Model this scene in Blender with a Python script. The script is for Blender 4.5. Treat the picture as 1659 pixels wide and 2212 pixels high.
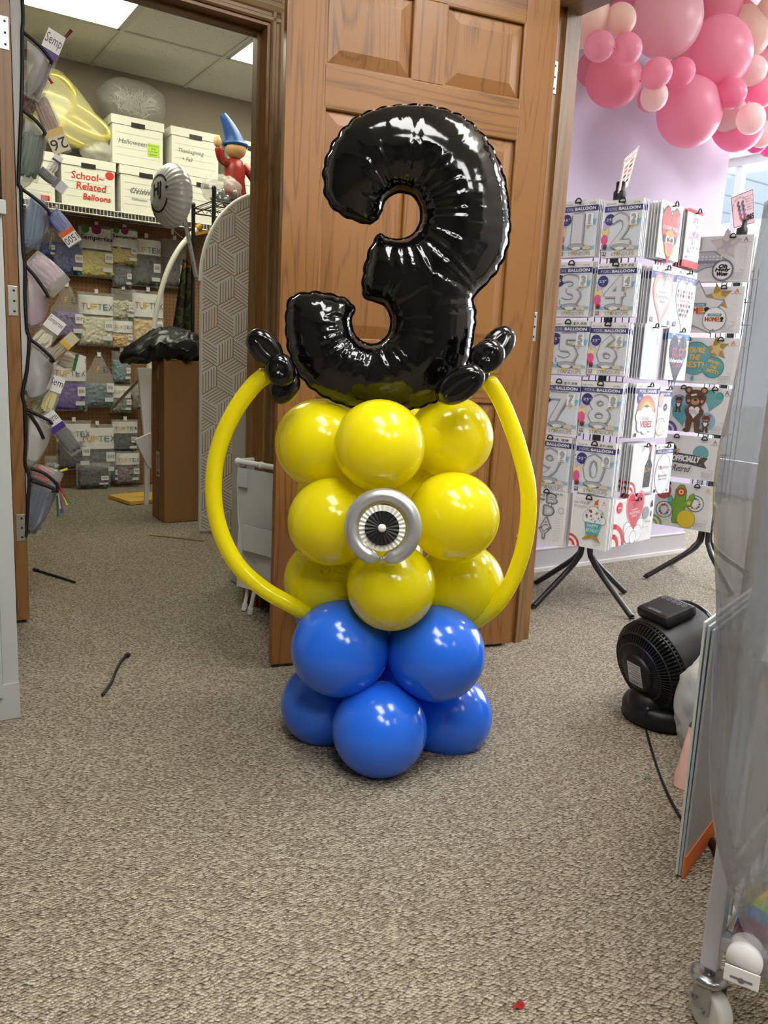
import bpy, bmesh, math, random
import numpy as np
from mathutils import Vector, Matrix, noise
from mathutils.geometry import delaunay_2d_cdt

SC = bpy.context.scene
for _o in list(bpy.data.objects):
    bpy.data.objects.remove(_o, do_unlink=True)
COL = SC.collection
R_ = math.radians
PI = math.pi

# ------------------------------------------------------------------ camera
FPX, IW, IH = 1730.0, 1659.0, 2212.0
PITCH, ROLL = R_(10.6), R_(2.9)
EYE = Vector((0, 0, 1.0))
_F = Vector((0, math.cos(PITCH), -math.sin(PITCH)))
_R0 = Vector((1, 0, 0)); _U0 = Vector((0, math.sin(PITCH), math.cos(PITCH)))
_R = _R0 * math.cos(ROLL) + _U0 * math.sin(ROLL)
_U = _U0 * math.cos(ROLL) - _R0 * math.sin(ROLL)
cd = bpy.data.cameras.new('camera'); cam = bpy.data.objects.new('camera', cd); COL.objects.link(cam)
cd.sensor_fit = 'VERTICAL'; cd.sensor_height = 24.0; cd.sensor_width = 18.0
cd.lens = FPX / IH * 24.0
cd.clip_start = 0.02; cd.clip_end = 100
cam.matrix_world = Matrix(((_R.x, _U.x, -_F.x, EYE.x), (_R.y, _U.y, -_F.y, EYE.y), (_R.z, _U.z, -_F.z, EYE.z), (0, 0, 0, 1)))
SC.camera = cam

# ------------------------------------------------------------------ render look
SC.view_settings.view_transform = 'Standard'
SC.view_settings.look = 'None'
SC.view_settings.gamma = 1.0
SC.view_settings.use_curve_mapping = False
SC.view_settings.exposure = 0.14
cy = SC.cycles
cy.use_denoising = True
cy.max_bounces = 6; cy.diffuse_bounces = 3; cy.glossy_bounces = 3; cy.transmission_bounces = 3
cy.use_adaptive_sampling = True; cy.adaptive_threshold = 0.09; cy.adaptive_min_samples = 14
cy.transparent_max_bounces = 10
cy.sample_clamp_indirect = 6.0
cy.caustics_reflective = False; cy.caustics_refractive = False

# light strengths (the troffers and window are built with the rooms below)
LIGHT_BACK = 10.6       # back room troffers
LIGHT_FRONT = 14.5      # workroom troffers above and behind the camera
LIGHT_SHOP = 17.5
DAY_WATTS = 150.0      # daylight at the shop window

w = bpy.data.worlds.new('world'); SC.world = w; w.use_nodes = True
_bg = w.node_tree.nodes['Background']
_bg.inputs['Color'].default_value = (0.80, 0.90, 1.0, 1); _bg.inputs['Strength'].default_value = 1.6

# building axes: A runs along the room fronts, B runs into the building
AZ = 56.6
UA = Vector((math.sin(R_(AZ)), math.cos(R_(AZ)), 0)); VB = Vector((-UA.y, UA.x, 0))
CEIL = 2.855
def AB(a, b, z=0.0):
    return UA * a + VB * b + Vector((0, 0, z))

def area_light(name, loc, direction, sx, sy, watts, color):
    l = bpy.data.lights.new(name, 'AREA'); l.shape = 'RECTANGLE'; l.size = sx; l.size_y = sy
    l.energy = watts; l.color = color
    o = bpy.data.objects.new(name, l); COL.objects.link(o)
    o.location = loc; o.rotation_euler = Vector(direction).to_track_quat('-Z', 'Y').to_euler()
    return o
# sky light entering through the storefront glass
area_light('window_daylight', AB(7.3, 3.2, 1.55), -UA, 4.0, 2.2, DAY_WATTS * 2.2, (0.83, 0.91, 1.0))

# ------------------------------------------------------------------ helpers: pixels of the photograph to points
def ray(px, py):
    return _F + _R * ((px - 829.5) / FPX) - _U * ((py - 1106.0) / FPX)
def at_floor(px, py, z=0.0):
    d = ray(px, py); t = (z - 1.0) / d.z
    return EYE + d * t
def at_y(px, py, Y):
    d = ray(px, py); return EYE + d * (Y / d.y)
def at_plane(px, py, P, az):
    n = Vector((math.cos(R_(az)), -math.sin(R_(az)), 0)); d = ray(px, py)
    return EYE + d * (((Vector(P) - EYE).dot(n)) / d.dot(n))
def at_b(px, py, b):
    return at_plane(px, py, AB(0, b), AZ)
def at_a(px, py, a):
    return at_plane(px, py, AB(a, 0), AZ - 90)
def depth(P):
    return (Vector(P) - EYE).dot(_F)
def mpp(P):
    return depth(P) / FPX
def frame(P, az=90.0, tilt=0.0, roll=0.0):
    """x runs along azimuth az, y into the scene, z up; tilt about x, roll about y"""
    a = R_(az)
    M = Matrix(((math.sin(a), -math.cos(a), 0, P[0]), (math.cos(a), math.sin(a), 0, P[1]), (0, 0, 1, P[2]), (0, 0, 0, 1)))
    if tilt: M = M @ Matrix.Rotation(R_(tilt), 4, 'X')
    if roll: M = M @ Matrix.Rotation(R_(roll), 4, 'Y')
    return M
T3 = Matrix.Translation
FRONT = Matrix(((1, 0, 0, 0), (0, 0, -1, 0), (0, 1, 0, 0), (0, 0, 0, 1)))  # 2D (x,y) art -> x,z plane facing -y

# ------------------------------------------------------------------ materials
MATS = {}
def lin(c):
    return tuple(((x / 255.0) / 12.92 if x / 255.0 <= 0.04045 else ((x / 255.0 + 0.055) / 1.055) ** 2.4) for x in c)
def mat(name, rgb=None, rough=0.5, metal=0.0, spec=0.5, coat=0.0, alpha=1.0, emit=None, emit_s=0.0, bump=0.0, bscale=40.0, sheen=0.0, sss=0.0, var=0.0, transl=0.0, trans=0.0, coat_rough=0.05):
    if name in MATS: return MATS[name]
    m = bpy.data.materials.new(name); MATS[name] = m; m.use_nodes = True
    nt = m.node_tree; p = nt.nodes['Principled BSDF']
    c = lin(rgb) if rgb else (0.8, 0.8, 0.8)
    p.inputs['Base Color'].default_value = (*c, 1)
    p.inputs['Roughness'].default_value = rough; p.inputs['Metallic'].default_value = metal
    p.inputs['Specular IOR Level'].default_value = spec
    p.inputs['Coat Weight'].default_value = coat; p.inputs['Coat Roughness'].default_value = coat_rough
    p.inputs['Alpha'].default_value = alpha
    if trans: p.inputs['Transmission Weight'].default_value = trans
    if sss:
        p.inputs['Subsurface Weight'].default_value = sss
        p.inputs['Subsurface Radius'].default_value = (0.05, 0.05, 0.05); p.inputs['Subsurface Scale'].default_value = 0.3
    if sheen: p.inputs['Sheen Weight'].default_value = sheen
    if emit:
        p.inputs['Emission Color'].default_value = (*emit, 1); p.inputs['Emission Strength'].default_value = emit_s
    if transl:
        tb = nt.nodes.new('ShaderNodeBsdfTranslucent'); tb.inputs['Color'].default_value = (*c, 1)
        ms = nt.nodes.new('ShaderNodeMixShader'); ms.inputs[0].default_value = transl
        nt.links.new(p.outputs[0], ms.inputs[1]); nt.links.new(tb.outputs[0], ms.inputs[2]); nt.links.new(ms.outputs[0], nt.nodes['Material Output'].inputs['Surface'])
    if bump or var:
        tc = nt.nodes.new('ShaderNodeTexCoord'); n = nt.nodes.new('ShaderNodeTexNoise')
        n.inputs['Scale'].default_value = bscale; n.inputs['Detail'].default_value = 4
        nt.links.new(tc.outputs['Object'], n.inputs['Vector'])
        if bump:
            b = nt.nodes.new('ShaderNodeBump'); b.inputs['Strength'].default_value = bump; b.inputs['Distance'].default_value = 0.004
            nt.links.new(n.outputs['Fac'], b.inputs['Height']); nt.links.new(b.outputs['Normal'], p.inputs['Normal'])
        if var:
            mx = nt.nodes.new('ShaderNodeMix'); mx.data_type = 'RGBA'
            mx.inputs['A'].default_value = (*[x * (1 - var) for x in c], 1); mx.inputs['B'].default_value = (*[min(1, x * (1 + var)) for x in c], 1)
            nt.links.new(n.outputs['Fac'], mx.inputs['Factor']); nt.links.new(mx.outputs['Result'], p.inputs['Base Color'])
    return m
def flat(rgb):
    return mat('ink_%d_%d_%d' % tuple(rgb), rgb, rough=0.45, spec=0.35)
def film(name, rgb=(235, 238, 235), alpha=0.16, rough=0.12, bump=0.5, bscale=28):
    return mat(name, rgb, rough=rough, alpha=alpha, bump=bump, bscale=bscale, spec=0.6)

def oak(name, axis, light=(142, 96, 47), dark=(86, 54, 24), scale=1.0):
    if name in MATS: return MATS[name]
    m = bpy.data.materials.new(name); MATS[name] = m; m.use_nodes = True
    nt = m.node_tree; p = nt.nodes['Principled BSDF']; L = nt.links.new
    tc = nt.nodes.new('ShaderNodeTexCoord')
    oi = nt.nodes.new('ShaderNodeObjectInfo')
    add = nt.nodes.new('ShaderNodeVectorMath'); add.operation = 'ADD'
    rnd = nt.nodes.new('ShaderNodeVectorMath'); rnd.operation = 'SCALE'; rnd.inputs[0].default_value = (7.3, 3.1, 11.7)
    L(oi.outputs['Random'], rnd.inputs['Scale']); L(tc.outputs['Object'], add.inputs[0]); L(rnd.outputs[0], add.inputs[1])
    mp = nt.nodes.new('ShaderNodeMapping'); L(add.outputs[0], mp.inputs['Vector'])
    s = [1, 1, 1]; s[axis] = 0.075; mp.inputs['Scale'].default_value = s
    n1 = nt.nodes.new('ShaderNodeTexNoise'); n1.inputs['Scale'].default_value = 5.5 * scale; n1.inputs['Detail'].default_value = 2.0; n1.inputs['Distortion'].default_value = 0.6
    L(mp.outputs[0], n1.inputs['Vector'])
    mul = nt.nodes.new('ShaderNodeMath'); mul.operation = 'MULTIPLY'; mul.inputs[1].default_value = 16.0; L(n1.outputs['Fac'], mul.inputs[0])
    fr = nt.nodes.new('ShaderNodeMath'); fr.operation = 'PINGPONG'; fr.inputs[1].default_value = 0.5; L(mul.outputs[0], fr.inputs[0])
    mp2 = nt.nodes.new('ShaderNodeMapping'); L(add.outputs[0], mp2.inputs['Vector'])
    s2 = [1, 1, 1]; s2[axis] = 0.02; mp2.inputs['Scale'].default_value = s2
    n2 = nt.nodes.new('ShaderNodeTexNoise'); n2.inputs['Scale'].default_value = 260 * scale; n2.inputs['Detail'].default_value = 2; L(mp2.outputs[0], n2.inputs['Vector'])
    n3 = nt.nodes.new('ShaderNodeTexNoise'); n3.inputs['Scale'].default_value = 1.8; L(mp.outputs[0], n3.inputs['Vector'])
    a1 = nt.nodes.new('ShaderNodeMath'); a1.operation = 'MULTIPLY'; a1.inputs[1].default_value = 0.95; L(fr.outputs[0], a1.inputs[0])
    a2 = nt.nodes.new('ShaderNodeMath'); a2.operation = 'MULTIPLY_ADD'; a2.inputs[1].default_value = 0.5; L(n2.outputs['Fac'], a2.inputs[0]); L(a1.outputs[0], a2.inputs[2])
    a3 = nt.nodes.new('ShaderNodeMath'); a3.operation = 'MULTIPLY_ADD'; a3.inputs[1].default_value = 0.35; L(n3.outputs['Fac'], a3.inputs[0]); L(a2.outputs[0], a3.inputs[2])
    cr = nt.nodes.new('ShaderNodeValToRGB'); L(a3.outputs[0], cr.inputs['Fac'])
    e = cr.color_ramp.elements; e[0].position = 0.26; e[0].color = (*lin(dark), 1); e[1].position = 0.62; e[1].color = (*lin(light), 1)
    L(cr.outputs['Color'], p.inputs['Base Color'])
    p.inputs['Roughness'].default_value = 0.42; p.inputs['Coat Weight'].default_value = 0.12; p.inputs['Coat Roughness'].default_value = 0.25
    b = nt.nodes.new('ShaderNodeBump'); b.inputs['Strength'].default_value = 0.12; b.inputs['Distance'].default_value = 0.001
    L(n2.outputs['Fac'], b.inputs['Height']); L(b.outputs['Normal'], p.inputs['Normal'])
    return m

def carpet():
    m = bpy.data.materials.new('loop_carpet'); m.use_nodes = True
    nt = m.node_tree; p = nt.nodes['Principled BSDF']; L = nt.links.new
    tc = nt.nodes.new('ShaderNodeTexCoord'); mp = nt.nodes.new('ShaderNodeMapping')
    mp.inputs['Rotation'].default_value = (0, 0, R_(AZ - 90 - 14)); mp.inputs['Scale'].default_value = (0.55, 1, 1)
    L(tc.outputs['Object'], mp.inputs['Vector'])
    nw = nt.nodes.new('ShaderNodeTexNoise'); nw.inputs['Scale'].default_value = 38; nw.inputs['Detail'].default_value = 1
    L(mp.outputs[0], nw.inputs['Vector'])
    ws = nt.nodes.new('ShaderNodeVectorMath'); ws.operation = 'SCALE'; ws.inputs['Scale'].default_value = 0.010; L(nw.outputs['Color'], ws.inputs[0])
    wa = nt.nodes.new('ShaderNodeVectorMath'); wa.operation = 'ADD'; L(mp.outputs[0], wa.inputs[0]); L(ws.outputs[0], wa.inputs[1])
    v = nt.nodes.new('ShaderNodeTexVoronoi'); v.voronoi_dimensions = '2D'; v.feature = 'SMOOTH_F1'; v.inputs['Smoothness'].default_value = 0.35; v.inputs['Scale'].default_value = 215; v.inputs['Randomness'].default_value = 0.52
    L(wa.outputs[0], v.inputs['Vector'])
    n = nt.nodes.new('ShaderNodeTexNoise'); n.inputs['Scale'].default_value = 330; n.inputs['Detail'].default_value = 3; L(tc.outputs['Object'], n.inputs['Vector'])
    big = nt.nodes.new('ShaderNodeTexNoise'); big.inputs['Scale'].default_value = 2.2; L(tc.outputs['Object'], big.inputs['Vector'])
    sp = nt.nodes.new('ShaderNodeSeparateColor'); L(v.outputs['Color'], sp.inputs[0])
    cr = nt.nodes.new('ShaderNodeValToRGB'); e = cr.color_ramp.elements
    e[0].position = 0.0; e[0].color = (*lin((96, 84, 72)), 1); e[1].position = 1.0; e[1].color = (*lin((232, 222, 204)), 1)
    k = cr.color_ramp.elements.new(0.35); k.color = (*lin((158, 144, 124)), 1)
    k = cr.color_ramp.elements.new(0.72); k.color = (*lin((204, 192, 171)), 1)
    mixv = nt.nodes.new('ShaderNodeMath'); mixv.operation = 'MULTIPLY_ADD'; mixv.inputs[1].default_value = 1.15
    L(n.outputs['Fac'], mixv.inputs[0])
    hv = nt.nodes.new('ShaderNodeMath'); hv.operation = 'MULTIPLY'; hv.inputs[1].default_value = 0.50; L(sp.outputs[0], hv.inputs[0])
    of = nt.nodes.new('ShaderNodeMath'); of.operation = 'ADD'; of.inputs[1].default_value = -0.27; L(hv.outputs[0], of.inputs[0]); L(of.outputs[0], mixv.inputs[2])
    L(mixv.outputs[0], cr.inputs['Fac'])
    # crevices between the loops darkened: their shade is put into the base colour
    dm = nt.nodes.new('ShaderNodeMapRange'); dm.inputs['From Min'].default_value = 0.32; dm.inputs['From Max'].default_value = 0.72
    L(v.outputs['Distance'], dm.inputs['Value'])
    mx = nt.nodes.new('ShaderNodeMix'); mx.data_type = 'RGBA'; mx.inputs['B'].default_value = (*lin((74, 66, 56)), 1)
    L(cr.outputs['Color'], mx.inputs['A']); L(dm.outputs[0], mx.inputs['Factor'])
    L(mx.outputs['Result'], p.inputs['Base Color'])
    p.inputs['Roughness'].default_value = 0.95; p.inputs['Specular IOR Level'].default_value = 0.1
    inv = nt.nodes.new('ShaderNodeMath'); inv.operation = 'MULTIPLY_ADD'; inv.inputs[1].default_value = -1.0; inv.inputs[2].default_value = 1.0
    L(v.outputs['Distance'], inv.inputs[0])
    ad = nt.nodes.new('ShaderNodeMath'); ad.operation = 'MULTIPLY_ADD'; ad.inputs[1].default_value = 0.4; L(n.outputs['Fac'], ad.inputs[0]); L(inv.outputs[0], ad.inputs[2])
    b = nt.nodes.new('ShaderNodeBump'); b.inputs['Strength'].default_value = 1.0; b.inputs['Distance'].default_value = 0.008
    L(ad.outputs[0], b.inputs['Height']); L(b.outputs['Normal'], p.inputs['Normal'])
    return m

# ------------------------------------------------------------------ mesh builder
_TXT = {}
def text_geo(s):
    if s in _TXT: return _TXT[s]
    cu = bpy.data.curves.new('t', 'FONT'); cu.body = s; cu.size = 1.0; cu.resolution_u = 2; cu.fill_mode = 'FRONT'
    o = bpy.data.objects.new('t', cu); COL.objects.link(o)
    me = o.to_mesh()
    vs = [(v.co.x, v.co.y) for v in me.vertices]; fs = [tuple(p.vertices) for p in me.polygons]
    o.to_mesh_clear(); bpy.data.objects.remove(o); bpy.data.curves.remove(cu)
    xs = [v[0] for v in vs] or [0, 1]; ys = [v[1] for v in vs] or [0, 1]
    _TXT[s] = (vs, fs, min(xs), max(xs), min(ys), max(ys))
    return _TXT[s]

class MB:
    def __init__(s):
        s.v = []; s.f = []; s.m = []; s.sm = []; s.mats = []; s.k = 0
    def mi(s, m):
        if m not in s.mats: s.mats.append(m)
        return s.mats.index(m)
    def add(s, vs, fs, m, smooth=False, M=None):
        o = len(s.v); i = s.mi(m)
        if M is not None: vs = [M @ Vector(v) for v in vs]
        s.v.extend(tuple(v) for v in vs)
        for f in fs:
            s.f.append(tuple(o + k for k in f)); s.m.append(i); s.sm.append(smooth)
        return s
    def box(s, c, d, m, M=None, bev=0.0):
        x, y, z = d[0] / 2, d[1] / 2, d[2] / 2
        if bev <= 0:
            vs = [(c[0] + i * x, c[1] + j * y, c[2] + k * z) for i in (-1, 1) for j in (-1, 1) for k in (-1, 1)]
            fs = [(0, 1, 3, 2), (4, 6, 7, 5), (0, 4, 5, 1), (2, 3, 7, 6), (0, 2, 6, 4), (1, 5, 7, 3)]
            return s.add(vs, fs, m, False, M)
        bm = bmesh.new(); bmesh.ops.create_cube(bm, size=1.0)
        for v in bm.verts: v.co = Vector((c[0] + v.co.x * 2 * x, c[1] + v.co.y * 2 * y, c[2] + v.co.z * 2 * z))
        bmesh.ops.bevel(bm, geom=list(bm.edges), offset=min(bev, x * .9, y * .9, z * .9), segments=2, affect='EDGES', profile=0.6)
        bm.verts.index_update()
        vs = [tuple(v.co) for v in bm.verts]; fs = [tuple(v.index for v in f.verts) for f in bm.faces]; bm.free()
        return s.add(vs, fs, m, False, M)
    def tube(s, path, r, m, n=10, closed=False, caps=True, M=None, flat_=1.0):
        P = [Vector(p) for p in path]; N = len(P)
        rr = r if isinstance(r, (list, tuple)) else [r] * N
        T = []
        for i in range(N):
            if closed: t = P[(i + 1) % N] - P[i - 1]
            else: t = P[min(i + 1, N - 1)] - P[max(i - 1, 0)]
            T.append(t.normalized() if t.length > 1e-9 else Vector((0, 0, 1)))
        up = Vector((0, 0, 1)) if abs(T[0].z) < 0.9 else Vector((1, 0, 0))
        nrm = (up - T[0] * up.dot(T[0])).normalized()
        vs = []
        for i in range(N):
            nrm = (nrm - T[i] * nrm.dot(T[i])); nrm = nrm.normalized() if nrm.length > 1e-6 else T[i].orthogonal().normalized()
            bi = T[i].cross(nrm)
            for k in range(n):
                a = 2 * PI * k / n
                vs.append(P[i] + nrm * (math.cos(a) * rr[i]) + bi * (math.sin(a) * rr[i] * flat_))
        fs = []
        for i in range(N if closed else N - 1):
            j = (i + 1) % N
            for k in range(n):
                l = (k + 1) % n
                fs.append((i * n + k, i * n + l, j * n + l, j * n + k))
        s.add(vs, fs, m, True, M)
        if caps and not closed:
            s.add([vs[k] for k in range(n)], [tuple(range(n - 1, -1, -1))], m, False, M)
            s.add([vs[(N - 1) * n + k] for k in range(n)], [tuple(range(n))], m, False, M)
        return s
    def cyl(s, p0, p1, r, m, n=16, r2=None, M=None):
        return s.tube([p0, p1], [r, r if r2 is None else r2], m, n, M=M)
    def lathe(s, prof, m, n=32, M=None, sx=1.0, sy=1.0, ang=2 * PI):
        vs = []; full = abs(ang - 2 * PI) < 1e-6; nn = n if full else n + 1
        for (r, z) in prof:
            for k in range(nn):
                a = ang * k / n; vs.append((r * math.cos(a) * sx, r * math.sin(a) * sy, z))
        fs = []
        for i in range(len(prof) - 1):
            for k in range(n):
                l = (k + 1) % nn
                fs.append((i * nn + k, i * nn + l, (i + 1) * nn + l, (i + 1) * nn + k))
        return s.add(vs, fs, m, True, M)
    def ball(s, c, r, m, n=24, rings=14, M=None, fn=None):
        rx, ry, rz = r if isinstance(r, (tuple, list)) else (r, r, r)
        vs = []
        for i in range(rings + 1):
            t = PI * i / rings
            for k in range(n):
                a = 2 * PI * k / n
                d = Vector((math.sin(t) * math.cos(a), math.sin(t) * math.sin(a), math.cos(t)))
                q = fn(d) if fn else 1.0
                vs.append((c[0] + d.x * rx * q, c[1] + d.y * ry * q, c[2] + d.z * rz * q))
        fs = []
        for i in range(rings):
            for k in range(n):
                l = (k + 1) % n
                fs.append((i * n + k, (i + 1) * n + k, (i + 1) * n + l, i * n + l))
        return s.add(vs, fs, m, True, M)
    def grid(s, fn, nu, nv, m, smooth=True, M=None, cu=False):
        vs = [fn(i / nu, j / nv) for j in range(nv + 1) for i in range(nu + 1)]
        fs = [(j * (nu + 1) + i, j * (nu + 1) + i + 1, (j + 1) * (nu + 1) + i + 1, (j + 1) * (nu + 1) + i) for j in range(nv) for i in range(nu)]
        return s.add(vs, fs, m, smooth, M)
    # ---- flat art in the x,z plane of the local frame, facing -y; layers step towards the viewer
    def _y(s):
        s.k += 1; return -s.y0 - 0.00012 * s.k
    y0 = 0.0
    def poly(s, pts, m, M=None):
        y = s._y()
        return s.add([(p[0], y, p[1]) for p in pts], [tuple(range(len(pts)))], m, False, M)
    def rect(s, x0, z0, x1, z1, m, M=None):
        return s.poly([(x0, z0), (x1, z0), (x1, z1), (x0, z1)], m, M)
    def disc(s, cx, cz, rx, m, rz=None, n=20, M=None, rot=0.0):
        rz = rx if rz is None else rz
        c_, s_ = math.cos(R_(rot)), math.sin(R_(rot)); pts = []
        for k in range(n):
            x, z = rx * math.cos(2 * PI * k / n), rz * math.sin(2 * PI * k / n)
            pts.append((cx + x * c_ - z * s_, cz + x * s_ + z * c_))
        return s.poly(pts, m, M)
    def ring(s, cx, cz, ro, ri, m, a0=0, a1=360, n=24, M=None):
        y = s._y(); vs = []; fs = []
        for k in range(n + 1):
            a = R_(a0 + (a1 - a0) * k / n)
            vs += [(cx + ri * math.cos(a), y, cz + ri * math.sin(a)), (cx + ro * math.cos(a), y, cz + ro * math.sin(a))]
        for k in range(n): fs.append((2 * k, 2 * k + 1, 2 * k + 3, 2 * k + 2))
        return s.add(vs, fs, m, False, M)
    def heart(s, cx, cz, w, h, m, rot=0.0, M=None, n=28):
        pts = []
        c_, s_ = math.cos(R_(rot)), math.sin(R_(rot))
        for k in range(n):
            t = 2 * PI * k / n
            x = 16 * math.sin(t) ** 3 / 17.0 * w / 2; z = (13 * math.cos(t) - 5 * math.cos(2 * t) - 2 * math.cos(3 * t) - math.cos(4 * t) + 2.5) / 14.5 * h / 2
            pts.append((cx + x * c_ - z * s_, cz + x * s_ + z * c_))
        pts.reverse(); return s.poly(pts, m, M)
    def star(s, cx, cz, r, m, rot=90.0, k=0.45, M=None, n=5):
        pts = []
        for i in range(2 * n):
            a = R_(rot + 180.0 / n * i); q = r if i % 2 == 0 else r * k
            pts.append((cx + q * math.cos(a), cz + q * math.sin(a)))
        return s.poly(pts, m, M)
    def text(s, t, x0, z0, x1, z1, m, M=None, shear=0.0, keep=True, rot=0.0, fat=0.0, align='c'):
        vs, fs, ax, bx, ay, by = text_geo(t)
        sw, sh = (x1 - x0) / max(bx - ax, 1e-6), (z1 - z0) / max(by - ay, 1e-6)
        if keep: sw = sh = min(sw, sh)
        cx, cz = (x0 + x1) / 2, (z0 + z1) / 2
        if align == 'l': cx = x0 + (bx - ax) * sw / 2
        c_, s_ = math.cos(R_(rot)), math.sin(R_(rot))
        offs = [(0, 0)] if not fat else [(fat, 0), (-fat, 0), (0, fat), (0, -fat)]
        for (ox, oz) in offs:
            y = s._y(); out = []
            for (a, b) in vs:
                X = (a - (ax + bx) / 2) * sw; Z = (b - (ay + by) / 2) * sh; X += shear * Z
                out.append((cx + ox + X * c_ - Z * s_, y, cz + oz + X * s_ + Z * c_))
            s.add(out, fs, m, False, M)
        return s
    def build(s, name, parent=None, M=None, **props):
        me = bpy.data.meshes.new(name)
        me.from_pydata(s.v, [], s.f); 
        for m in s.mats: me.materials.append(m)
        me.polygons.foreach_set('material_index', s.m); me.polygons.foreach_set('use_smooth', s.sm)
        me.update()
        o = bpy.data.objects.new(name, me); COL.objects.link(o)
        if parent is not None: o.parent = parent
        if M is not None:
            if parent is not None: o.matrix_local = M
            else: o.matrix_world = M
        for k, v in props.items(): o[k] = v
        return o

def tag(o, label, category, group=None, kind=None):
    if label: o['label'] = label
    if category: o['category'] = category
    if group: o['group'] = group
    if kind: o['kind'] = kind
    return o
def thing(name, label, category, M, group=None):
    o = bpy.data.objects.new(name, None); COL.objects.link(o); o.empty_display_size = 0.05
    o.matrix_world = M if isinstance(M, Matrix) else T3(Vector(M))
    return tag(o, label, category, group)
def struct(name, mb, M=None, parent=None):
    o = mb.build(name, parent, M); 
    if parent is None: o['kind'] = 'structure'
    return o
def dup(o, M=None, label=None, group=None, parent=None):
    c = o.copy(); COL.objects.link(c)
    if parent is not None: c.parent = parent
    for ch in list(o.children): dup(ch, parent=c)
    if M is not None: c.matrix_world = M
    if label: c['label'] = label
    if group: c['group'] = group
    return c
def curve_pts(pts, n=8, closed=False):
    """Catmull-Rom through the points"""
    P = [Vector(p) for p in pts]; N = len(P); out = []
    for i in range(N if closed else N - 1):
        if closed: p0, p1, p2, p3 = P[i - 1], P[i], P[(i + 1) % N], P[(i + 2) % N]
        else: p0, p1, p2, p3 = P[max(i - 1, 0)], P[i], P[i + 1], P[min(i + 2, N - 1)]
        for k in range(n):
            t = k / n
            out.append(0.5 * ((2 * p1) + (p2 - p0) * t + (2 * p0 - 5 * p1 + 4 * p2 - p3) * t * t + (3 * p1 - p0 - 3 * p2 + p3) * t ** 3))
    if not closed: out.append(P[-1])
    return out
# ================================================================== THE SETTING
WB = frame((0, 0, 0), AZ)     # local x = A, y = B, z up
def sbox(name, a0, a1, b0, b1, z0, z1, m, **k):
    mb = MB(); mb.box(((a1 - a0) / 2, (b1 - b0) / 2, (z1 - z0) / 2), (a1 - a0, b1 - b0, z1 - z0), m, **k)
    return struct(name, mb, frame(AB(a0, b0, z0), AZ))

OAK_V = oak('oak_upright', 2); OAK_H = oak('oak_level', 0)
OAK_D = oak('oak_dark_upright', 2, (134, 102, 62), (94, 69, 40)); OAK_DH = oak('oak_dark_level', 0, (140, 108, 68), (100, 74, 44))
OAK_J = oak('oak_jamb', 2, (142, 100, 54), (104, 70, 36))
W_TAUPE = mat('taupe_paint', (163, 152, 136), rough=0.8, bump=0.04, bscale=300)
W_OFF = mat('offwhite_paint', (214, 208, 196), rough=0.8, bump=0.04, bscale=300)
W_LAV = mat('lavender_paint', (204, 190, 210), rough=0.75, bump=0.03, bscale=300)
W_BASE = mat('grey_base_paint', (186, 181, 180), rough=0.6)
STEEL = mat('brushed_steel', (190, 190, 188), rough=0.35, metal=1.0)
DARK = mat('dark_screw', (40, 36, 32), rough=0.5, metal=0.6)
BLACKP = mat('black_plastic', (24, 24, 25), rough=0.42)
BLACKM = mat('black_metal', (17, 17, 18), rough=0.3, spec=0.6)
WHITEP = mat('white_plastic', (232, 232, 230), rough=0.4)
WHITEM = mat('white_metal', (226, 226, 222), rough=0.35)

# floor
FLM = frame((0, 0, 0), 82)       # the loop rows run at a slant to the walls
mb = MB(); mb.add([FLM.inverted() @ AB(*q) for q in ((-2.2, -3.2), (6.6, -3.2), (6.6, 6.3), (-2.2, 6.3))], [(0, 1, 2, 3)], carpet())
struct('floor', mb, FLM)
mb = MB(); mb.add([(6.6, -8, -0.02), (30, -8, -0.02), (30, 20, -0.02), (6.6, 20, -0.02)], [(0, 1, 2, 3)], mat('pavement', (205, 202, 196), rough=0.9, bump=0.2))
struct('ground_outside', mb, frame((0, 0, 0), AZ))

# ceiling: mineral tiles in a T-bar grid
def tile_mat():
    m = mat('ceiling_tile', (240, 238, 226), rough=0.9)
    nt = m.node_tree; p = nt.nodes['Principled BSDF']; L = nt.links.new
    tc = nt.nodes.new('ShaderNodeTexCoord'); v = nt.nodes.new('ShaderNodeTexVoronoi'); v.inputs['Scale'].default_value = 60; L(tc.outputs['Object'], v.inputs['Vector'])
    n = nt.nodes.new('ShaderNodeTexNoise'); n.inputs['Scale'].default_value = 16; L(tc.outputs['Object'], n.inputs['Vector'])
    mu = nt.nodes.new('ShaderNodeMath'); mu.operation = 'MULTIPLY_ADD'; mu.inputs[1].default_value = -0.55; mu.inputs[2].default_value = 0.40
    L(n.outputs['Fac'], mu.inputs[0])
    lt = nt.nodes.new('ShaderNodeMath'); lt.operation = 'LESS_THAN'; L(v.outputs['Distance'], lt.inputs[0]); L(mu.outputs[0], lt.inputs[1])
    mx = nt.nodes.new('ShaderNodeMix'); mx.data_type = 'RGBA'; mx.inputs['A'].default_value = (*lin((240, 238, 226)), 1); mx.inputs['B'].default_value = (*lin((168, 164, 150)), 1)
    L(lt.outputs[0], mx.inputs['Factor']); L(mx.outputs['Result'], p.inputs['Base Color'])
    return m
TILE = tile_mat(); TBAR = mat('ceiling_grid_white', (226, 225, 214), rough=0.5)
GA0, GB0, GS, GL = 1.435, 5.262, 0.638, 1.276
mb = MB(); mb.box((2.2, 1.55, 0.03), (8.8, 9.5, 0.06), TILE)
struct('ceiling', mb, frame(AB(0, 0, CEIL), AZ))
mb = MB()
for i in range(-6, 9):
    mb.box((GA0 + GS * i, 1.55, -0.003), (0.024, 9.4, 0.010), TBAR)
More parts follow.
